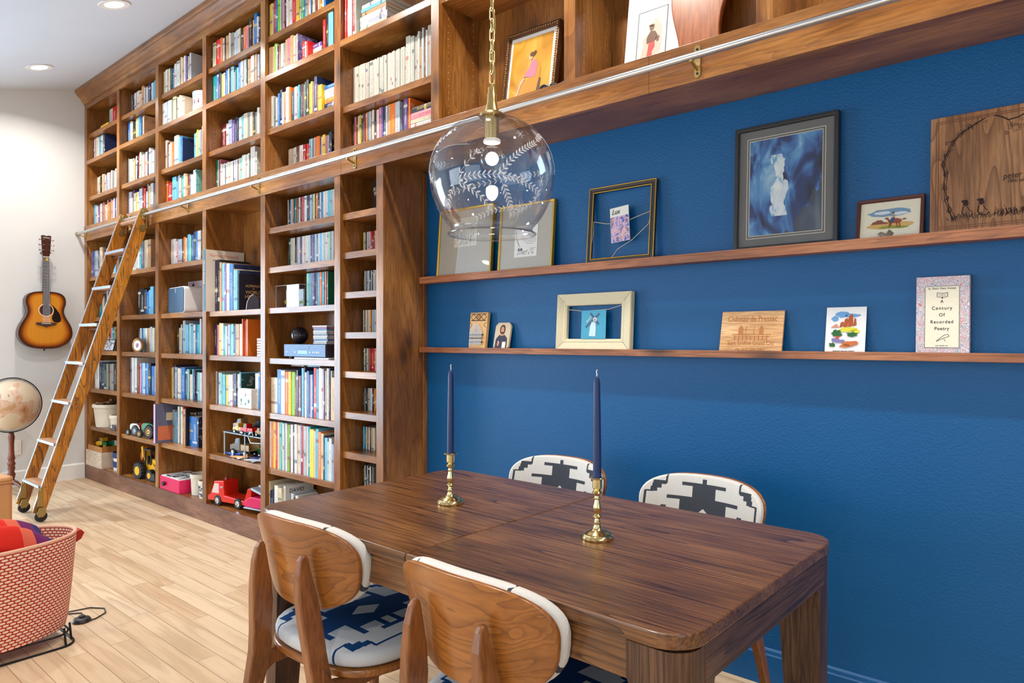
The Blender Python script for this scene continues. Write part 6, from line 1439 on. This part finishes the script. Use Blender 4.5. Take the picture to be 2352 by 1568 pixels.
tractor('toy_tractor', 'small green toy tractor with yellow wheel hubs, beside the red one', 1.255, .085, .4775, .25, .19, GRN, GRN, YEL)
# backhoe loader
t = thing('toy_backhoe', 'yellow toy backhoe loader with big black tyres, bottom of second lower bay', 'toy backhoe', (1.16, .14, .1290), .12); t.scale = (.33,)*3
mb = MB(); mb.box(-.28, .42, -.14, .14, .20, .34); mb.prism([(.12, .34), (.45, .34), (.47, .46), (.12, .50)], 'y', -.12, .12); mb.build('chassis', YEL, t, bevel=.02)
mb = MB(); 
for x_ in (-.10, .16):
    for y_ in (-.14, .14): mb.box(x_-.015, x_+.015, y_-.015, y_+.015, .34, .72)
mb.box(-.14, .20, -.17, .17, .70, .74); mb.build('cab', BLACKP, t, bevel=.01)
mb = MB(); mb.prism([(-.12, .36), (.0, .36), (.0, .40), (-.08, .42), (-.10, .54), (-.13, .54)], 'y', -.08, .08); mb.build('seat', BLACKP, t)
mb = MB(); mb.prism([(-.28, .30), (-.20, .34), (-.36, .74), (-.44, .72)], 'y', -.05, .05); mb.prism([(-.42, .74), (-.34, .78), (-.30, .50), (-.36, .48)], 'y', -.08, -.05); mb.prism([(-.38, .66), (-.33, .70), (-.22, .48), (-.27, .44)], 'y', .05, .08); mb.build('boom_arm', YEL, t, bevel=.008)
mb = MB(); mb.prism([(-.46, .60), (-.34, .62), (-.34, .46), (-.40, .40), (-.47, .46)], 'y', -.07, .07); mb.build('rear_bucket', plain('rust_orange', srgb(170, 84, 40)), t, bevel=.008)
mb = MB(); mb.prism([(.40, .02), (.62, .02), (.60, .16), (.52, .20), (.46, .16), (.42, .06)], 'y', -.30, .14); mb.build('front_bucket', plain('worn_black', srgb(54, 54, 58), .6), t, bevel=.008)
mb = MB(); mb.prism([(.20, .34), (.24, .40), (.52, .18), (.50, .12)], 'y', -.16, -.13); mb.build('loader_arm', YEL, t, bevel=.006); mb = MB(); mb.prism([(.20, .34), (.24, .40), (.52, .18), (.50, .12)], 'y', .10, .13); mb.build('loader_arm', YEL, t, bevel=.006)
for sy in (-1, 1):
    for x_, r, w in ((-.18, .20, .13), (.34, .13, .10)):
        mb = MB(); mb.lathe([(r*.5, 0), (r*.93, .0), (r, w*.3), (r, w*.7), (r*.93, w), (r*.5, w)], (x_, sy*.24-w/2, r), 28, axis='y')
        for q in range(16):
            a = 2*PI*q/16; cx, cz = x_+r*math.cos(a), r+r*math.sin(a); mb.box(cx-.014, cx+.014, sy*.24-w/2, sy*.24+w/2, cz-.014, cz+.014)
        w_ = mb.build('wheel', RUBB, t); mb = MB(); mb.lathe([(1e-5, -.002), (r*.55, -.006), (r*.55, w+.006), (1e-5, w+.002)], (x_, sy*.24-w/2, r), 20, axis='y'); mb.build('hub', YEL, w_)
# pink drawer box + lettered tray + small sacks in bay three
t = thing('pink_drawer_box', 'hot pink box with round black knob, magnet letters lid, third lower bay', 'box', (1.782, .008, .1290))
mb = MB(); mb.box(-.168, .168, 0, .22, 0, .098); mb.build('box', MAG, t, bevel=.002); mb = MB(); mb.lathe([(1e-5, -.022), (.016, -.020), (.018, -.010), (.012, 0)], (-.075, -.0002, .048), 20, axis='y'); mb.build('knob', BLACKP, t, smooth=True)
mb = MB(); mb.box(-.15, .165, .005, .215, .0983, .1045); ld = mb.build('white_lid', WHITE, t); mb = MB(); r = random.Random(8)
for k in range(22):
    x = r.uniform(-.12, .14); y = r.uniform(.02, .19); a = r.choice((0, PI/2)); w_, d_ = (.022, .005) if a == 0 else (.005, .022); mb.box(x-w_, x+w_, y-d_, y+d_, .1048, .1068)
mb.build('black_letters', BLACKP, ld)
t = canvas_bin('canvas_sack', 'small cream canvas sack with rolled rim beside pink box, third lower bay', 2.055, .12, .1290, .062, .068, .15)
t = canvas_bin('patterned_sack', 'small white fabric sack with navy brush marks, front of third lower bay', 2.215, .095, .1290, .055, .058, .125)
mb = MB(); r = random.Random(4)
for k in range(40):
    a = r.uniform(0, 6.3); z_ = r.uniform(.02, .09); M_ = Matrix.Rotation(a, 4, 'Z'); mb.M = M_; mb.box(.0555+.0335*z_, .058+.0335*z_, -.012, .012, z_-.004, z_+.004); mb.M = None
mb.build('brush_marks', plain('brush_blue', srgb(30, 80, 130)), t)
# metal riser shelf with toy cars, fourth lower bay
t = thing('metal_riser', 'folding white metal riser shelf carrying toy cars, fourth lower bay', 'riser shelf', (2.77, .055, .4775))
mb = MB(); mb.box(-.235, .30, 0, .17, .158, .161); mb.build('deck', plain('grey_mesh_deck', srgb(110, 116, 126), .4, .5), t)
mb = MB(); mb.tube([(-.235, 0, .160), (.30, 0, .160), (.30, .17, .160), (-.235, .17, .160)], .004, 8, closed=True); mb.build('rim_wire', PB, t)
for x_ in (-.225, .05): 
    mb = MB(); mb.tube([(x_, .0, .158), (x_, .0, .0045)], .004, 8); mb.tube([(x_, .168, .0045), (x_, .168, .158)], .004, 8); mb.build('leg', PB, t)
mb = MB(); mb.tube([(.10, -.004, .158), (.13, -.012, .19), (.17, -.012, .19), (.17, -.008, .16)], .0032, 8); mb.tube([(.10, -.004, .158), (.14, -.010, .12), (.29, -.008, .13)], .0032, 8); mb.build('wire_handle', PB, t)
toy_truck('toy_pickup', 'tan toy truck parked on left end of metal riser', 2.63, .15, .6395, .2, .155, TAN, TAN)
toy_truck('toy_pickup', 'small yellow toy truck on the metal riser', 2.72, .08, .6395, .1, .12, YEL, YEL, YEL)
toy_truck('toy_racer', 'red toy car at the front edge of the metal riser', 2.84, .075, .6395, .15, .13, RED, RED, RED, 'toy car')
toy_truck('toy_racer', 'black and grey toy car at back of the metal riser', 2.86, .16, .6395, .3, .16, BLACKM, BLACKM, plain('gunmetal', srgb(70, 74, 84), .4, .5), 'toy car')
toy_truck('toy_racer', 'small tan toy car at right end of the metal riser', 2.97, .09, .6395, 0, .10, TAN, TAN, TAN, 'toy car')
toy_truck('toy_pickup', 'larger black and gold toy pickup under the metal riser', 2.685, .125, .4778, .1, .22, TAN, plain('black_gold', srgb(96, 76, 46), .3), TAN)
def jet(label, x, y, rz, s, m1, m2):
    t = thing('toy_jet', label, 'toy plane', (x, y, .4778), rz, 'toy planes under the riser'); t.scale = (s,)*3
    mb = MB(); mb.lathe([(1e-4, -.5), (.04, -.36), (.06, -.1), (.06, .3), (.03, .5), (1e-4, .52)], (0, 0, .075), 12, axis='x'); mb.build('fuselage', m1, t, smooth=True)
    mb = MB(); mb.prism([(-.12, 0), (.28, .36), (.36, .36), (.28, 0), (.36, -.36), (.28, -.36)], 'z', .06, .075); mb.build('wings', m2, t); mb = MB(); mb.prism([(.3, .12), (.5, .26), (.52, .10)], 'y', -.008, .008); mb.build('tail_fin', m1, t)
jet('blue toy jet at left front under the metal riser', 2.60, .085, .15, .17, BLUE, BLUE); jet('orange and white toy jet lying beside the blue one', 2.755, .045, .35, .15, plain('orange_white', srgb(226, 150, 90)), WHITE)
jet('navy toy jet on the right below riser', 2.90, .10, .3, .15, plain('navy_enamel', srgb(24, 40, 110), .3), BLUE); jet('silver grey toy jet at right front of shelf', 2.945, .04, .35, .15, plain('grey_enamel', srgb(170, 178, 186), .3), plain('grey_enamel', srgb(170, 178, 186), .3))
toy_truck('toy_racer', 'pink toy vehicle at right side under the metal riser', 3.0, .17, .4778, .1, .15, MAG, plain('lilac_enamel', srgb(190, 120, 190), .3), MAG, 'toy car')
toy_truck('toy_pickup', 'dark green toy flatbed behind the toy jets', 2.88, .19, .4778, .05, .17, GRN, GRN, GRN)
# red tow truck and pink trailer, bottom shelf of bay four
t = thing('toy_tow_truck', 'large bright red toy truck with white grille, bottom of fourth lower bay', 'toy truck', (2.585, .105, .1290), .18)
mb = MB(); mb.prism([(-.20, .03), (-.20, .062), (-.175, .075), (-.135, .165), (-.035, .175), (-.03, .075), (.19, .06), (.19, .03), (.15, .03), (.14, .055), (.09, .055), (.08, .03), (-.06, .03), (-.07, .055), (-.12, .055), (-.13, .03)], 'y', -.06, .06); bd = mb.build('cab', RED, t, bevel=.004)
mb = MB(); mb.prism([(-.160, .085), (-.130, .150), (-.085, .153), (-.085, .085)], 'y', -.0605, .0605); mb.build('windows', plain('pale_window', srgb(214, 190, 184), .3), bd); mb = MB(); mb.lathe([(.014, 0), (.012, .016), (1e-5, .020)], (-.08, 0, .172), 16); mb.build('beacon', plain('beacon_red', srgb(150, 40, 40), .2), t, smooth=True)
mb = MB(); mb.box(-.206, -.2005, -.055, .055, .028, .058); mb.build('grille', WHITE, t, bevel=.001); mb = MB(); mb.box(-.065, -.035, -.066, -.0605, .125, .135); mb.build('exhaust', CHRM, t)
for x_ in (-.095, .115):
    for sy in (-1, 1):
        mb = MB(); mb.lathe([(.018, 0), (.034, .001), (.037, .008), (.034, .022), (.018, .023)], (x_, sy*.055-.0115, .037), 24, axis='y'); w_ = mb.build('wheel', RUBB, t, smooth=True)
        mb = MB(); mb.lathe([(1e-5, -.004), (.008, -.004), (.012, -.001), (.020, -.002), (.020, .025), (1e-5, .026)], (x_, sy*.055-.0115, .037), 20, axis='y'); mb.build('hub', CHRM, w_)
t = thing('toy_trailer', 'red and magenta toy trailer with white ramp hooked behind red truck', 'toy trailer', (2.905, .135, .1290), .18)
mb = MB(); mb.prism([(-.115, .035), (.15, .035), (.15, .10), (-.05, .105), (-.115, .075)], 'y', -.055, .055); mb.build('body', MAG, t, bevel=.004); mb = MB(); mb.prism([(-.12, .075), (-.09, .15), (-.05, .165), (-.055, .10)], 'y', -.05, .05); mb.build('headboard', RED, t, bevel=.003)
mb = MB(); mb.prism([(-.06, .15), (-.055, .165), (.145, .115), (.14, .10)], 'y', -.05, .05); mb.prism([(-.02, .17), (-.015, .182), (.145, .145), (.14, .13)], 'y', -.02, .055); mb.build('ramp', plain('pale_ramp', srgb(190, 206, 220), .3), t, bevel=.002)
for sy in (-1, 1):
    mb = MB(); mb.lathe([(.012, 0), (.03, .002), (.032, .010), (.03, .018), (.012, .02)], (.09, sy*.06-.01, .032), 20, axis='y'); mb.build('wheel', RUBB, t, smooth=True)
mb = MB(); mb.box(-.10, .14, -.074, -.058, .03, .036); mb.build('side_step', PB, t)
t = thing('smartwatch_band', 'pale paper scrap under the blue books', 'paper', (2.03, .03, .4775)); bpy.data.objects.remove(t)
t = thing('paper_stack', 'small stack of white folded sheets at right of the orange book', 'papers', (3.02, .05, 1.1635))
mb = MB()
for k in range(7): mb.box(-.035+.002*(k % 2), .035, 0, .06, .017*k, .017*k+.013)
mb.v = mb.v; mb.build('sheets', WHITE, t)
t = thing('oval_picture_glass', 'black and silver engraved oval glass piece leaning on the dark blue book', 'ornament', (2.965, .03, 1.4665)); t.rotation_euler = (-.1, 0, .3)
mb = MB(); mb.prism([(-.055, 0), (-.05, .05), (-.03, .085), (.0, .10), (.03, .085), (.05, .05), (.055, 0)], 'y', 0, .012); mb.build('glass', GLASSDK, t, bevel=.002); mb = MB(); mb.tube([(-.052, -.001, 0), (-.048, -.001, .05), (-.028, -.001, .083), (0, -.001, .097)], .003, 6); mb.build('etched_edge', STEEL, t)

# ================================================================= GUITAR on the left wall
m, nt, b = newmat('sunburst_top')
tc = nt.nodes.new('ShaderNodeTexCoord'); sp_ = nt.nodes.new('ShaderNodeSeparateXYZ'); L(nt, tc.outputs['Object'], sp_.inputs[0])
at = nt.nodes.new('ShaderNodeAttribute'); at.attribute_name = 'edge'
gn = nt.nodes.new('ShaderNodeTexNoise'); gn.inputs['Scale'].default_value = 60; mp = nt.nodes.new('ShaderNodeMapping'); mp.inputs['Scale'].default_value = (1, 3, .05); L(nt, tc.outputs['Object'], mp.inputs[0]); L(nt, mp.outputs[0], gn.inputs['Vector'])
r = nt.nodes.new('ShaderNodeValToRGB'); L(nt, at.outputs['Fac'], r.inputs[0])
els = r.color_ramp.elements; els[0].position = 0; els[0].color = col(srgb(52, 20, 10)); els[1].position = .85; els[1].color = col(srgb(224, 146, 44)); e = els.new(.25); e.color = col(srgb(116, 52, 18)); e = els.new(.5); e.color = col(srgb(190, 106, 26))
mm = nt.nodes.new('ShaderNodeMix'); mm.data_type = 'RGBA'; mm.blend_type = 'MULTIPLY'; mm.inputs[0].default_value = .25; L(nt, r.outputs[0], mm.inputs[6]); L(nt, gn.outputs[0], mm.inputs[7]); L(nt, mm.outputs[2], b.inputs['Base Color']); b.inputs['Roughness'].default_value = .2
SUN = m
t = thing('acoustic_guitar', 'sunburst acoustic guitar hanging on the white left wall', 'guitar', (.012, -.335, 1.193))
ctrl = [(0, .0), (.06, .003), (.12, .018), (.17, .055), (.198, .105), (.200, .155), (.185, .205), (.158, .255), (.140, .295), (.134, .325), (.138, .355), (.148, .39), (.148, .43), (.132, .465), (.10, .486), (.05, .495), (0, .496)]
def smooth_pts(c, n=4):
    out = []
    for i in range(len(c)-1):
        p0 = c[max(i-1, 0)]; p1 = c[i]; p2 = c[i+1]; p3 = c[min(i+2, len(c)-1)]
        for k in range(n):
            t_ = k/n; f = lambda a, b_, c_, d_: .5*((2*b_)+(-a+c_)*t_+(2*a-5*b_+4*c_-d_)*t_*t_+(-a+3*b_-3*c_+d_)*t_**3)
            out.append((f(p0[0], p1[0], p2[0], p3[0]), f(p0[1], p1[1], p2[1], p3[1])))
    return out+[c[-1]]
half = smooth_pts(ctrl); outl = half+[(-x, z) for x, z in half[::-1][1:-1]]
D0, D1 = .0, .105       # body depth off the wall
cxz = (0, .21); n = len(outl)
vs = []; fs = []; ed = []
ks = [0, .35, .6, .75, .86, .93, 1.0]
def inner(p, k): 
    cz_ = min(max(p[1], .16), .40); return (p[0]*k, cz_+(p[1]-cz_)*k)
for k in ks:
    for p in outl: q = inner(p, k); vs.append((D1, q[0], q[1])); ed.append(1-k if k > .35 else .9)
for i in range(len(ks)-1):
    for j in range(n): fs.append((i*n+j, i*n+(j+1) % n, (i+1)*n+(j+1) % n, (i+1)*n+j))
mb = MB(); mb.add(vs, fs); o = mb.build('soundboard', SUN, t)
a = o.data.attributes.new('edge', 'FLOAT', 'POINT'); a.data.foreach_set('value', [min(1, e_*2.4) for e_ in ed])
mb = MB(); vs = [(D1-.0005, p[0], p[1]) for p in outl]+[(D0+.012, p[0], p[1]) for p in outl]; mb.add(vs, [(j, (j+1) % n, n+(j+1) % n, n+j) for j in range(n)]+[tuple(range(n, 2*n))]); mb.build('body_sides', plain('dark_mahogany', srgb(74, 34, 18), .25), t, smooth=True)
mb = MB(); mb.tube([(D1-.001, p[0]*1.0, p[1]) for p in outl], .0028, 6, closed=True); mb.build('binding', plain('dark_binding', srgb(40, 20, 16), .3), t)
mb = MB(); mb.lathe([(1e-5, D1+.0006), (.049, D1+.0006), (.049, D1+.0001)], (0, 0, .335), 40, axis='x'); mb.build('sound_hole', plain('sound_hole_dark', srgb(60, 32, 22), .8), t)
mb = MB(); mb.tube([(D1+.0008, .055*math.cos(a), .335+.055*math.sin(a)) for a in [2*PI*i/48 for i in range(48)]], .0022, 6, closed=True); mb.build('rosette', IVORY, t)
mb = MB(); mb.prism([(.030, .388), (.052, .375), (.078, .345), (.102, .305), (.114, .265), (.110, .238), (.086, .228), (.056, .235), (.042, .262), (.046, .285), (.056, .31), (.059, .34), (.050, .368)], 'x', D1+.0005, D1+.0016); mb.build('pickguard', plain('tortoise_guard', srgb(30, 18, 18), .2), t)
NK = plain('rosewood_board', srgb(66, 44, 34), .5)
mb = MB(); mb.prism([(-.0275, .385), (.0275, .385), (.0215, .80), (-.0215, .80)], 'x', D1+.001, D1+.009); fb = mb.build('fretboard', NK, t)
mb = MB(); mb.prism([(-.026, .49), (.026, .49), (.0215, .80), (-.0215, .80)], 'x', D1-.022, D1+.001); mb.build('neck', plain('dark_mahogany', srgb(74, 34, 18), .25), t)
mb = MB()
for k in range(20):
    z = .80-(.635*(1-2**(-(k+1)/12))); w = .0215+(.80-z)/.415*.006; mb.box(D1+.009, D1+.0102, -w, w, z-.0008, z+.0008)
mb.build('frets', STEEL, fb)
mb = MB(); mb.prism([(-.022, .80), (.022, .80), (.030, .84), (.034, .915), (.038, .985), (.022, .99), (0, .984), (-.022, .99), (-.038, .985), (-.034, .915), (-.030, .84)], 'x', D1-.010, D1+.004); hd = mb.build('headstock', plain('head_veneer', srgb(66, 30, 22), .3), t, bevel=.001)
text('maker_text', 'YAMAHA', .0135, PAPER, hd, (D1+.0045, 0, .968), (PI/2, 0, PI/2))
mb = MB(); mb.box(D1+.004, D1+.012, -.022, .022, .798, .803); mb.build('nut', IVORY, t)
for k in range(3):
    for sy in (-1, 1):
        mb = MB(); z = .86+.045*k; mb.lathe([(.006, D1+.004), (.006, D1+.012), (.004, D1+.020)], (0, sy*.022, z), 10, axis='x'); mb.cyl((D1-.004, sy*.034, z), (D1-.004, sy*.050, z), .003, 8); mb.sphere((D1-.004, sy*.054, z), .008, 10, 8, sx=.6); mb.build('tuning_peg', CHRM, t, smooth=True)
mb = MB()
for k in range(6): y = (k-2.5)*.0068; mb.cyl((D1+.008, y*1.5, .215), (D1+.012, y, .802), .0006, 4)
mb.build('strings', STEEL, t)
mb = MB(); mb.prism([(-.078, .212), (-.06, .204), (-.03, .198), (0, .186), (.03, .198), (.06, .204), (.078, .212), (.076, .228), (-.076, .228)], 'x', D1+.0004, D1+.008); br_ = mb.build('bridge', NK, t, bevel=.001); mb = MB(); mb.box(D1+.008, D1+.011, -.036, .036, .217, .220); mb.build('saddle', IVORY, br_)
mb = MB(); mb.prism([(-.008, .772), (.012, .768), (.014, .784), (-.002, .790)], 'x', D1+.0125, D1+.0135); mb.build('yellow_pick', YEL, t)
mb = MB(); mb.tube([(-.0115, 0, .83), (.03, 0, .83), (.05, -.03, .835), (D1+.0, -.036, .84)], .004, 8); mb.tube([(.05, .0, .835), (.05, .03, .835), (D1+.0, .036, .84)], .004, 8); mb.build('wall_hook', BLACKM, t)
mb = MB(); mb.cyl((.05, 0, -.003), (.05, 0, -.02), .006, 10); mb.build('strap_button', BLACKM, t)

# ================================================================= GLOBE ON STAND
t = thing('floor_globe', 'antique-toned floor globe on turned wooden stand near left wall', 'globe', (.34, -.640, 0))
GC = .735
m, nt, b = newmat('antique_globe_map')
tc = nt.nodes.new('ShaderNodeTexCoord'); n1 = nt.nodes.new('ShaderNodeTexNoise'); n1.inputs['Scale'].default_value = 6.5; n1.inputs['Detail'].default_value = 6; n1.inputs['Distortion'].default_value = .4; L(nt, tc.outputs['Object'], n1.inputs['Vector'])
r = nt.nodes.new('ShaderNodeValToRGB'); L(nt, n1.outputs[0], r.inputs[0]); r.color_ramp.interpolation = 'CONSTANT'
els = r.color_ramp.elements; els[0].position = 0; els[0].color = col(srgb(202, 184, 158)); els[1].position = .60; els[1].color = col(srgb(180, 140, 100)); e = els.new(.535); e.color = col(srgb(196, 160, 134)); e = els.new(.525); e.color = col(srgb(150, 96, 76)); e = els.new(.66); e.color = col(srgb(160, 110, 66))
L(nt, r.outputs[0], b.inputs['Base Color']); b.inputs['Roughness'].default_value = .35
mb = MB(); mb.sphere((0, 0, 0), .203, 48, 28); o = mb.build('globe_ball', m, t, smooth=True); o.location = (0, 0, GC); o.rotation_euler = (.3, .35, .5)
mb = MB(); dirv = math.atan2(-1.6, 6.8)-PI/2
def ringpt(a, r_): return (r_*math.cos(a)*math.cos(dirv+.35), r_*math.cos(a)*math.sin(dirv+.35), GC+r_*math.sin(a))
mb.tube([ringpt(2*PI*i/64, .222) for i in range(64)], .0045, 8, closed=True); mb.tube([ringpt(2*PI*i/64, .212) for i in range(64)], .002, 6, closed=True); mb.build('meridian_ring', BLACKM, t, smooth=True)
mb = MB()
for a in (-1.2, PI-1.2): p = ringpt(a, .208); q = ringpt(a, .222); mb.cyl(p, q, .006, 8)
mb.build('axis_pins', BRBR, t)
mb = MB(); mb.lathe([(.034, .085), (.026, .10), (.021, .13), (.028, .16), (.028, .17), (.020, .19), (.027, .22), (.022, .235), (.028, .25), (.028, .26), (.020, .275), (.027, .30), (.022, .32), (.019, .36), (.018, .42), (.022, .46), (.024, .475), (.018, .49), (.020, .505), (.014, .508)], seg=24); mb.build('turned_post', CHERRY, t, smooth=True)
for k in range(3):
    a = 2*PI*k/3+.4; mb = MB(); mb.tube([(.01*math.cos(a), .01*math.sin(a), .11), (.09*math.cos(a), .09*math.sin(a), .085), (.16*math.cos(a), .16*math.sin(a), .03), (.20*math.cos(a), .20*math.sin(a), .014)], .015, 10, r1=.012); mb.sphere((.20*math.cos(a), .20*math.sin(a), .012), .012, 10, 6); mb.build('leg', CHERRY, t, smooth=True)
# ================================================================= LEATHER OTTOMAN
t = thing('leather_ottoman', 'tan leather upholstered ottoman corner at left edge of photo', 'ottoman', (2.06, -1.035, 0), .0)
t.rotation_euler = (0, 0, .12)
mb = MB(); mb.prism(rrect(-.80, 0, -.60, 0, .03, 5), 'z', .05, .40); mb.build('upholstery', LEATH, t, bevel=.012)
mb = MB(); mb.prism(rrect(-.805, .005, -.605, .005, .035, 5), 'z', .402, .435); mb.build('top_cushion', LEATH, t, bevel=.014)
mb = MB(); mb.tube([(p[0], p[1], .402) for p in rrect(-.806, .006, -.606, .006, .035, 5)], .004, 8, closed=True); mb.build('piping', LEATH, t, smooth=True)
for x in (-.74, -.06):
    for y in (-.54, -.06): mb = MB(); mb.lathe([(.02, 0), (.024, .05)], (x, y, 0), 14); mb.build('foot', CHERRY, t)
# ================================================================= FABRIC BASKET
m, nt, b = newmat('red_honeycomb_print')
uvn = nt.nodes.new('ShaderNodeUVMap'); uvn.uv_map = 'UVMap'; sp_ = nt.nodes.new('ShaderNodeSeparateXYZ'); L(nt, uvn.outputs[0], sp_.inputs[0])
row = Mn('MULTIPLY', sp_.outputs[1], 1.0); fl = Mn('FLOOR', row); odd = Mn('MODULO', fl, 2.0)
fx = Mn('SUBTRACT', Mn('FRACT', Mn('ADD', sp_.outputs[0], Mn('MULTIPLY', odd, .5))), .5); fy = Mn('SUBTRACT', Mn('FRACT', row), .5)
rr_ = Mn('ADD', Mn('POWER', Mn('ABSOLUTE', Mn('DIVIDE', fx, .43)), 2.2), Mn('POWER', Mn('ABSOLUTE', Mn('DIVIDE', fy, .37)), 2.2)); dot = Mn('LESS_THAN', rr_, 1.0)
mx = nt.nodes.new('ShaderNodeMix'); mx.data_type = 'RGBA'; mx.inputs[6].default_value = col(srgb(176, 40, 22)); mx.inputs[7].default_value = col(srgb(240, 206, 182)); L(nt, dot, mx.inputs[0]); L(nt, mx.outputs[2], b.inputs['Base Color']); b.inputs['Roughness'].default_value = .85
HONEY = m
BX, BY = 3.71, -1.56
t = thing('fabric_basket', 'oval fabric storage basket with red and cream honeycomb print, striped blanket inside', 'basket', (BX, BY, 0))
def oval(ax, ay, z, n=64): return [(ax*math.cos(2*PI*i/n), ay*math.sin(2*PI*i/n), z) for i in range(n)]
lv = [(.175, .315, .055), (.18, .325, .10), (.195, .34, .25), (.208, .352, .40), (.212, .356, .438), (.208, .352, .447), (.200, .344, .444), (.196, .340, .36), (.17, .31, .09), (.16, .30, .065)]
n = 64; vs = []; fs = []; uvs = []
for ax, ay, z in lv: vs += oval(ax, ay, z, n)
cum = [0]
for i in range(1, len(lv)): cum.append(cum[-1]+math.dist(lv[i-1], lv[i]))
for i in range(len(lv)-1):
    for j in range(n):
        fs.append((i*n+j, i*n+(j+1) % n, (i+1)*n+(j+1) % n, (i+1)*n+j)); k_ = 1.72/.0205/n
        u0, u1 = j*k_, (j+1)*k_; v0, v1 = cum[i]/.0125, cum[i+1]/.0125; uvs.append([(u0, v0), (u1, v0), (u1, v1), (u0, v1)])
mb = MB(); mb.add(vs, fs, 0, uvs=uvs); mb.f.append(list(range(n))); mb.m.append(0); mb.c.append(None); mb.c2.append(None); mb.uv.append(None)
body = mb.build('fabric_shell', HONEY, t, smooth=True, colors=True)
mb = MB(); mb.tube(oval(.206, .350, .446, 64), .0075, 8, closed=True); mb.build('rolled_rim', plain('rim_print', srgb(222, 168, 142), .85), t, smooth=True)
mb = MB(); mb.prism([(.335, .38), (.372, .40), (.385, .425), (.372, .44), (.345, .43)], 'x', -.03, .02); mb.build('corner_tab', HONEY, t, colors=True)
mb = MB(); mb.tube(rrect(-.165, .165, -.30, .30, .06, 5) and [(p[0], p[1], .0045) for p in rrect(-.165, .165, -.31, .315, .06, 5)], .0045, 8, closed=True)
for x, y in ((-.15, -.26), (.15, -.26), (-.15, .275), (.15, .275), (.10, .31), (-.10, .31)): mb.cyl((x, y, .0045), (x*.98, y*.98, .075), .0045, 8)
mb.tube([(p[0], p[1], .05) for p in rrect(-.155, .155, -.30, .30, .07, 5)], .004, 8, closed=True); mb.build('wire_base', BLACKM, t, smooth=True)
mb = MB(); mb.lathe([(1e-5, .0), (.19, .0), (.195, -.01)], (0, 0, .33), 32, sy=1.7); mb.build('lining', CANV, t)
# blanket: draped cloth, stripes by height of its fold
m, nt, b = newmat('striped_wool_blanket')
uvn = nt.nodes.new('ShaderNodeUVMap'); uvn.uv_map = 'UVMap'; sp_ = nt.nodes.new('ShaderNodeSeparateXYZ'); L(nt, uvn.outputs[0], sp_.inputs[0])
r = nt.nodes.new('ShaderNodeValToRGB'); r.color_ramp.interpolation = 'CONSTANT'; L(nt, sp_.outputs[0], r.inputs[0]); els = r.color_ramp.elements
els[0].position = 0; els[0].color = col(srgb(226, 34, 14)); els[1].position = .76; els[1].color = col(srgb(232, 104, 74)); e = els.new(.855); e.color = col(srgb(116, 24, 96)); e = els.new(.955); e.color = col(srgb(40, 40, 120))
nzb = nt.nodes.new('ShaderNodeTexNoise'); nzb.inputs['Scale'].default_value = 300; mm = nt.nodes.new('ShaderNodeMix'); mm.data_type = 'RGBA'; mm.blend_type = 'MULTIPLY'; mm.inputs[0].default_value = .35; L(nt, r.outputs[0], mm.inputs[6]); L(nt, nzb.outputs['Color'], mm.inputs[7]); L(nt, mm.outputs[2], b.inputs['Base Color']); b.inputs['Roughness'].default_value = .95
bp = nt.nodes.new('ShaderNodeBump'); bp.inputs['Strength'].default_value = .5; bp.inputs['Distance'].default_value = .002; L(nt, nzb.outputs[0], bp.inputs['Height']); L(nt, bp.outputs[0], b.inputs['Normal'])
t = thing('wool_blanket', 'bright red wool blanket with orange and purple border, heaped in the basket', 'blanket', (BX, BY, .0))
NU, NV = 34, 26; vs = []; fs = []; uvs = []
for i in range(NU+1):
    for j in range(NV+1):
        u, v = i/NU, j/NV
        # u runs toward the right rim (+y), v from the back to the front
        y = -.30+.53*u+.05*(v-.5); x = -.17+.375*v-.02*u
        e2 = (x/.19)**2+(y/.335)**2
        z = .535-.05*u*u*1.3-.11*max(0, e2-.5)+.018*math.sin(9*u+2.2*v)+.014*math.sin(14*v+3*u)
        if x > .15: z -= (x-.15)*.6
        k = math.sqrt(e2); 
        if k > .985: x *= .985/k; y *= .985/k
        vs.append((x, y, z))
for i in range(NU):
    for j in range(NV):
        a = i*(NV+1)+j; fs.append((a, a+1, a+NV+2, a+NV+1)); uvs.append([(i/NU, j/NV), (i/NU, (j+1)/NV), ((i+1)/NU, (j+1)/NV), ((i+1)/NU, j/NV)])
mb = MB(); mb.add(vs, fs, 0, uvs=uvs); o = mb.build('blanket', m, t, smooth=True, colors=True); s_ = o.modifiers.new('thickness', 'SOLIDIFY'); s_.thickness = .012; s_.offset = -1
mb = MB(); mb.lathe([(1e-5, .0), (.15, .0), (.16, .06), (.13, .10), (1e-5, .115)], (0, -.06, .345), 24, sy=1.5); mb.build('folded_bulk', plain('red_wool', srgb(206, 34, 20), .95), t, smooth=True)
# foot switch with cord
t = thing('foot_switch', 'round black lamp foot switch with looping cord on floor beside basket', 'foot switch', (3.63, -1.155, 0))
mb = MB(); mb.lathe([(1e-5, .0002), (.036, .0002), (.038, .006), (.032, .016), (.014, .021), (1e-5, .021)], seg=28); mb.build('base', BLACKP, t, smooth=True); mb = MB(); mb.lathe([(.013, .020), (.013, .027), (1e-5, .029)], seg=20); mb.build('button', BLACKP, t, smooth=True)
mb = MB(); mb.tube([(.03, .01, .006), (.02, .05, .004), (-.02, .105, .004), (-.08, .12, .004), (-.14, .08, .004), (-.16, .0, .004), (-.16, -.12, .004), (-.16, -.22, .004)], .003, 8); mb.tube([(-.03, .02, .006), (-.10, .03, .004), (-.14, -.02, .004)], .003, 8); mb.build('cord', BLACKP, t, smooth=True)
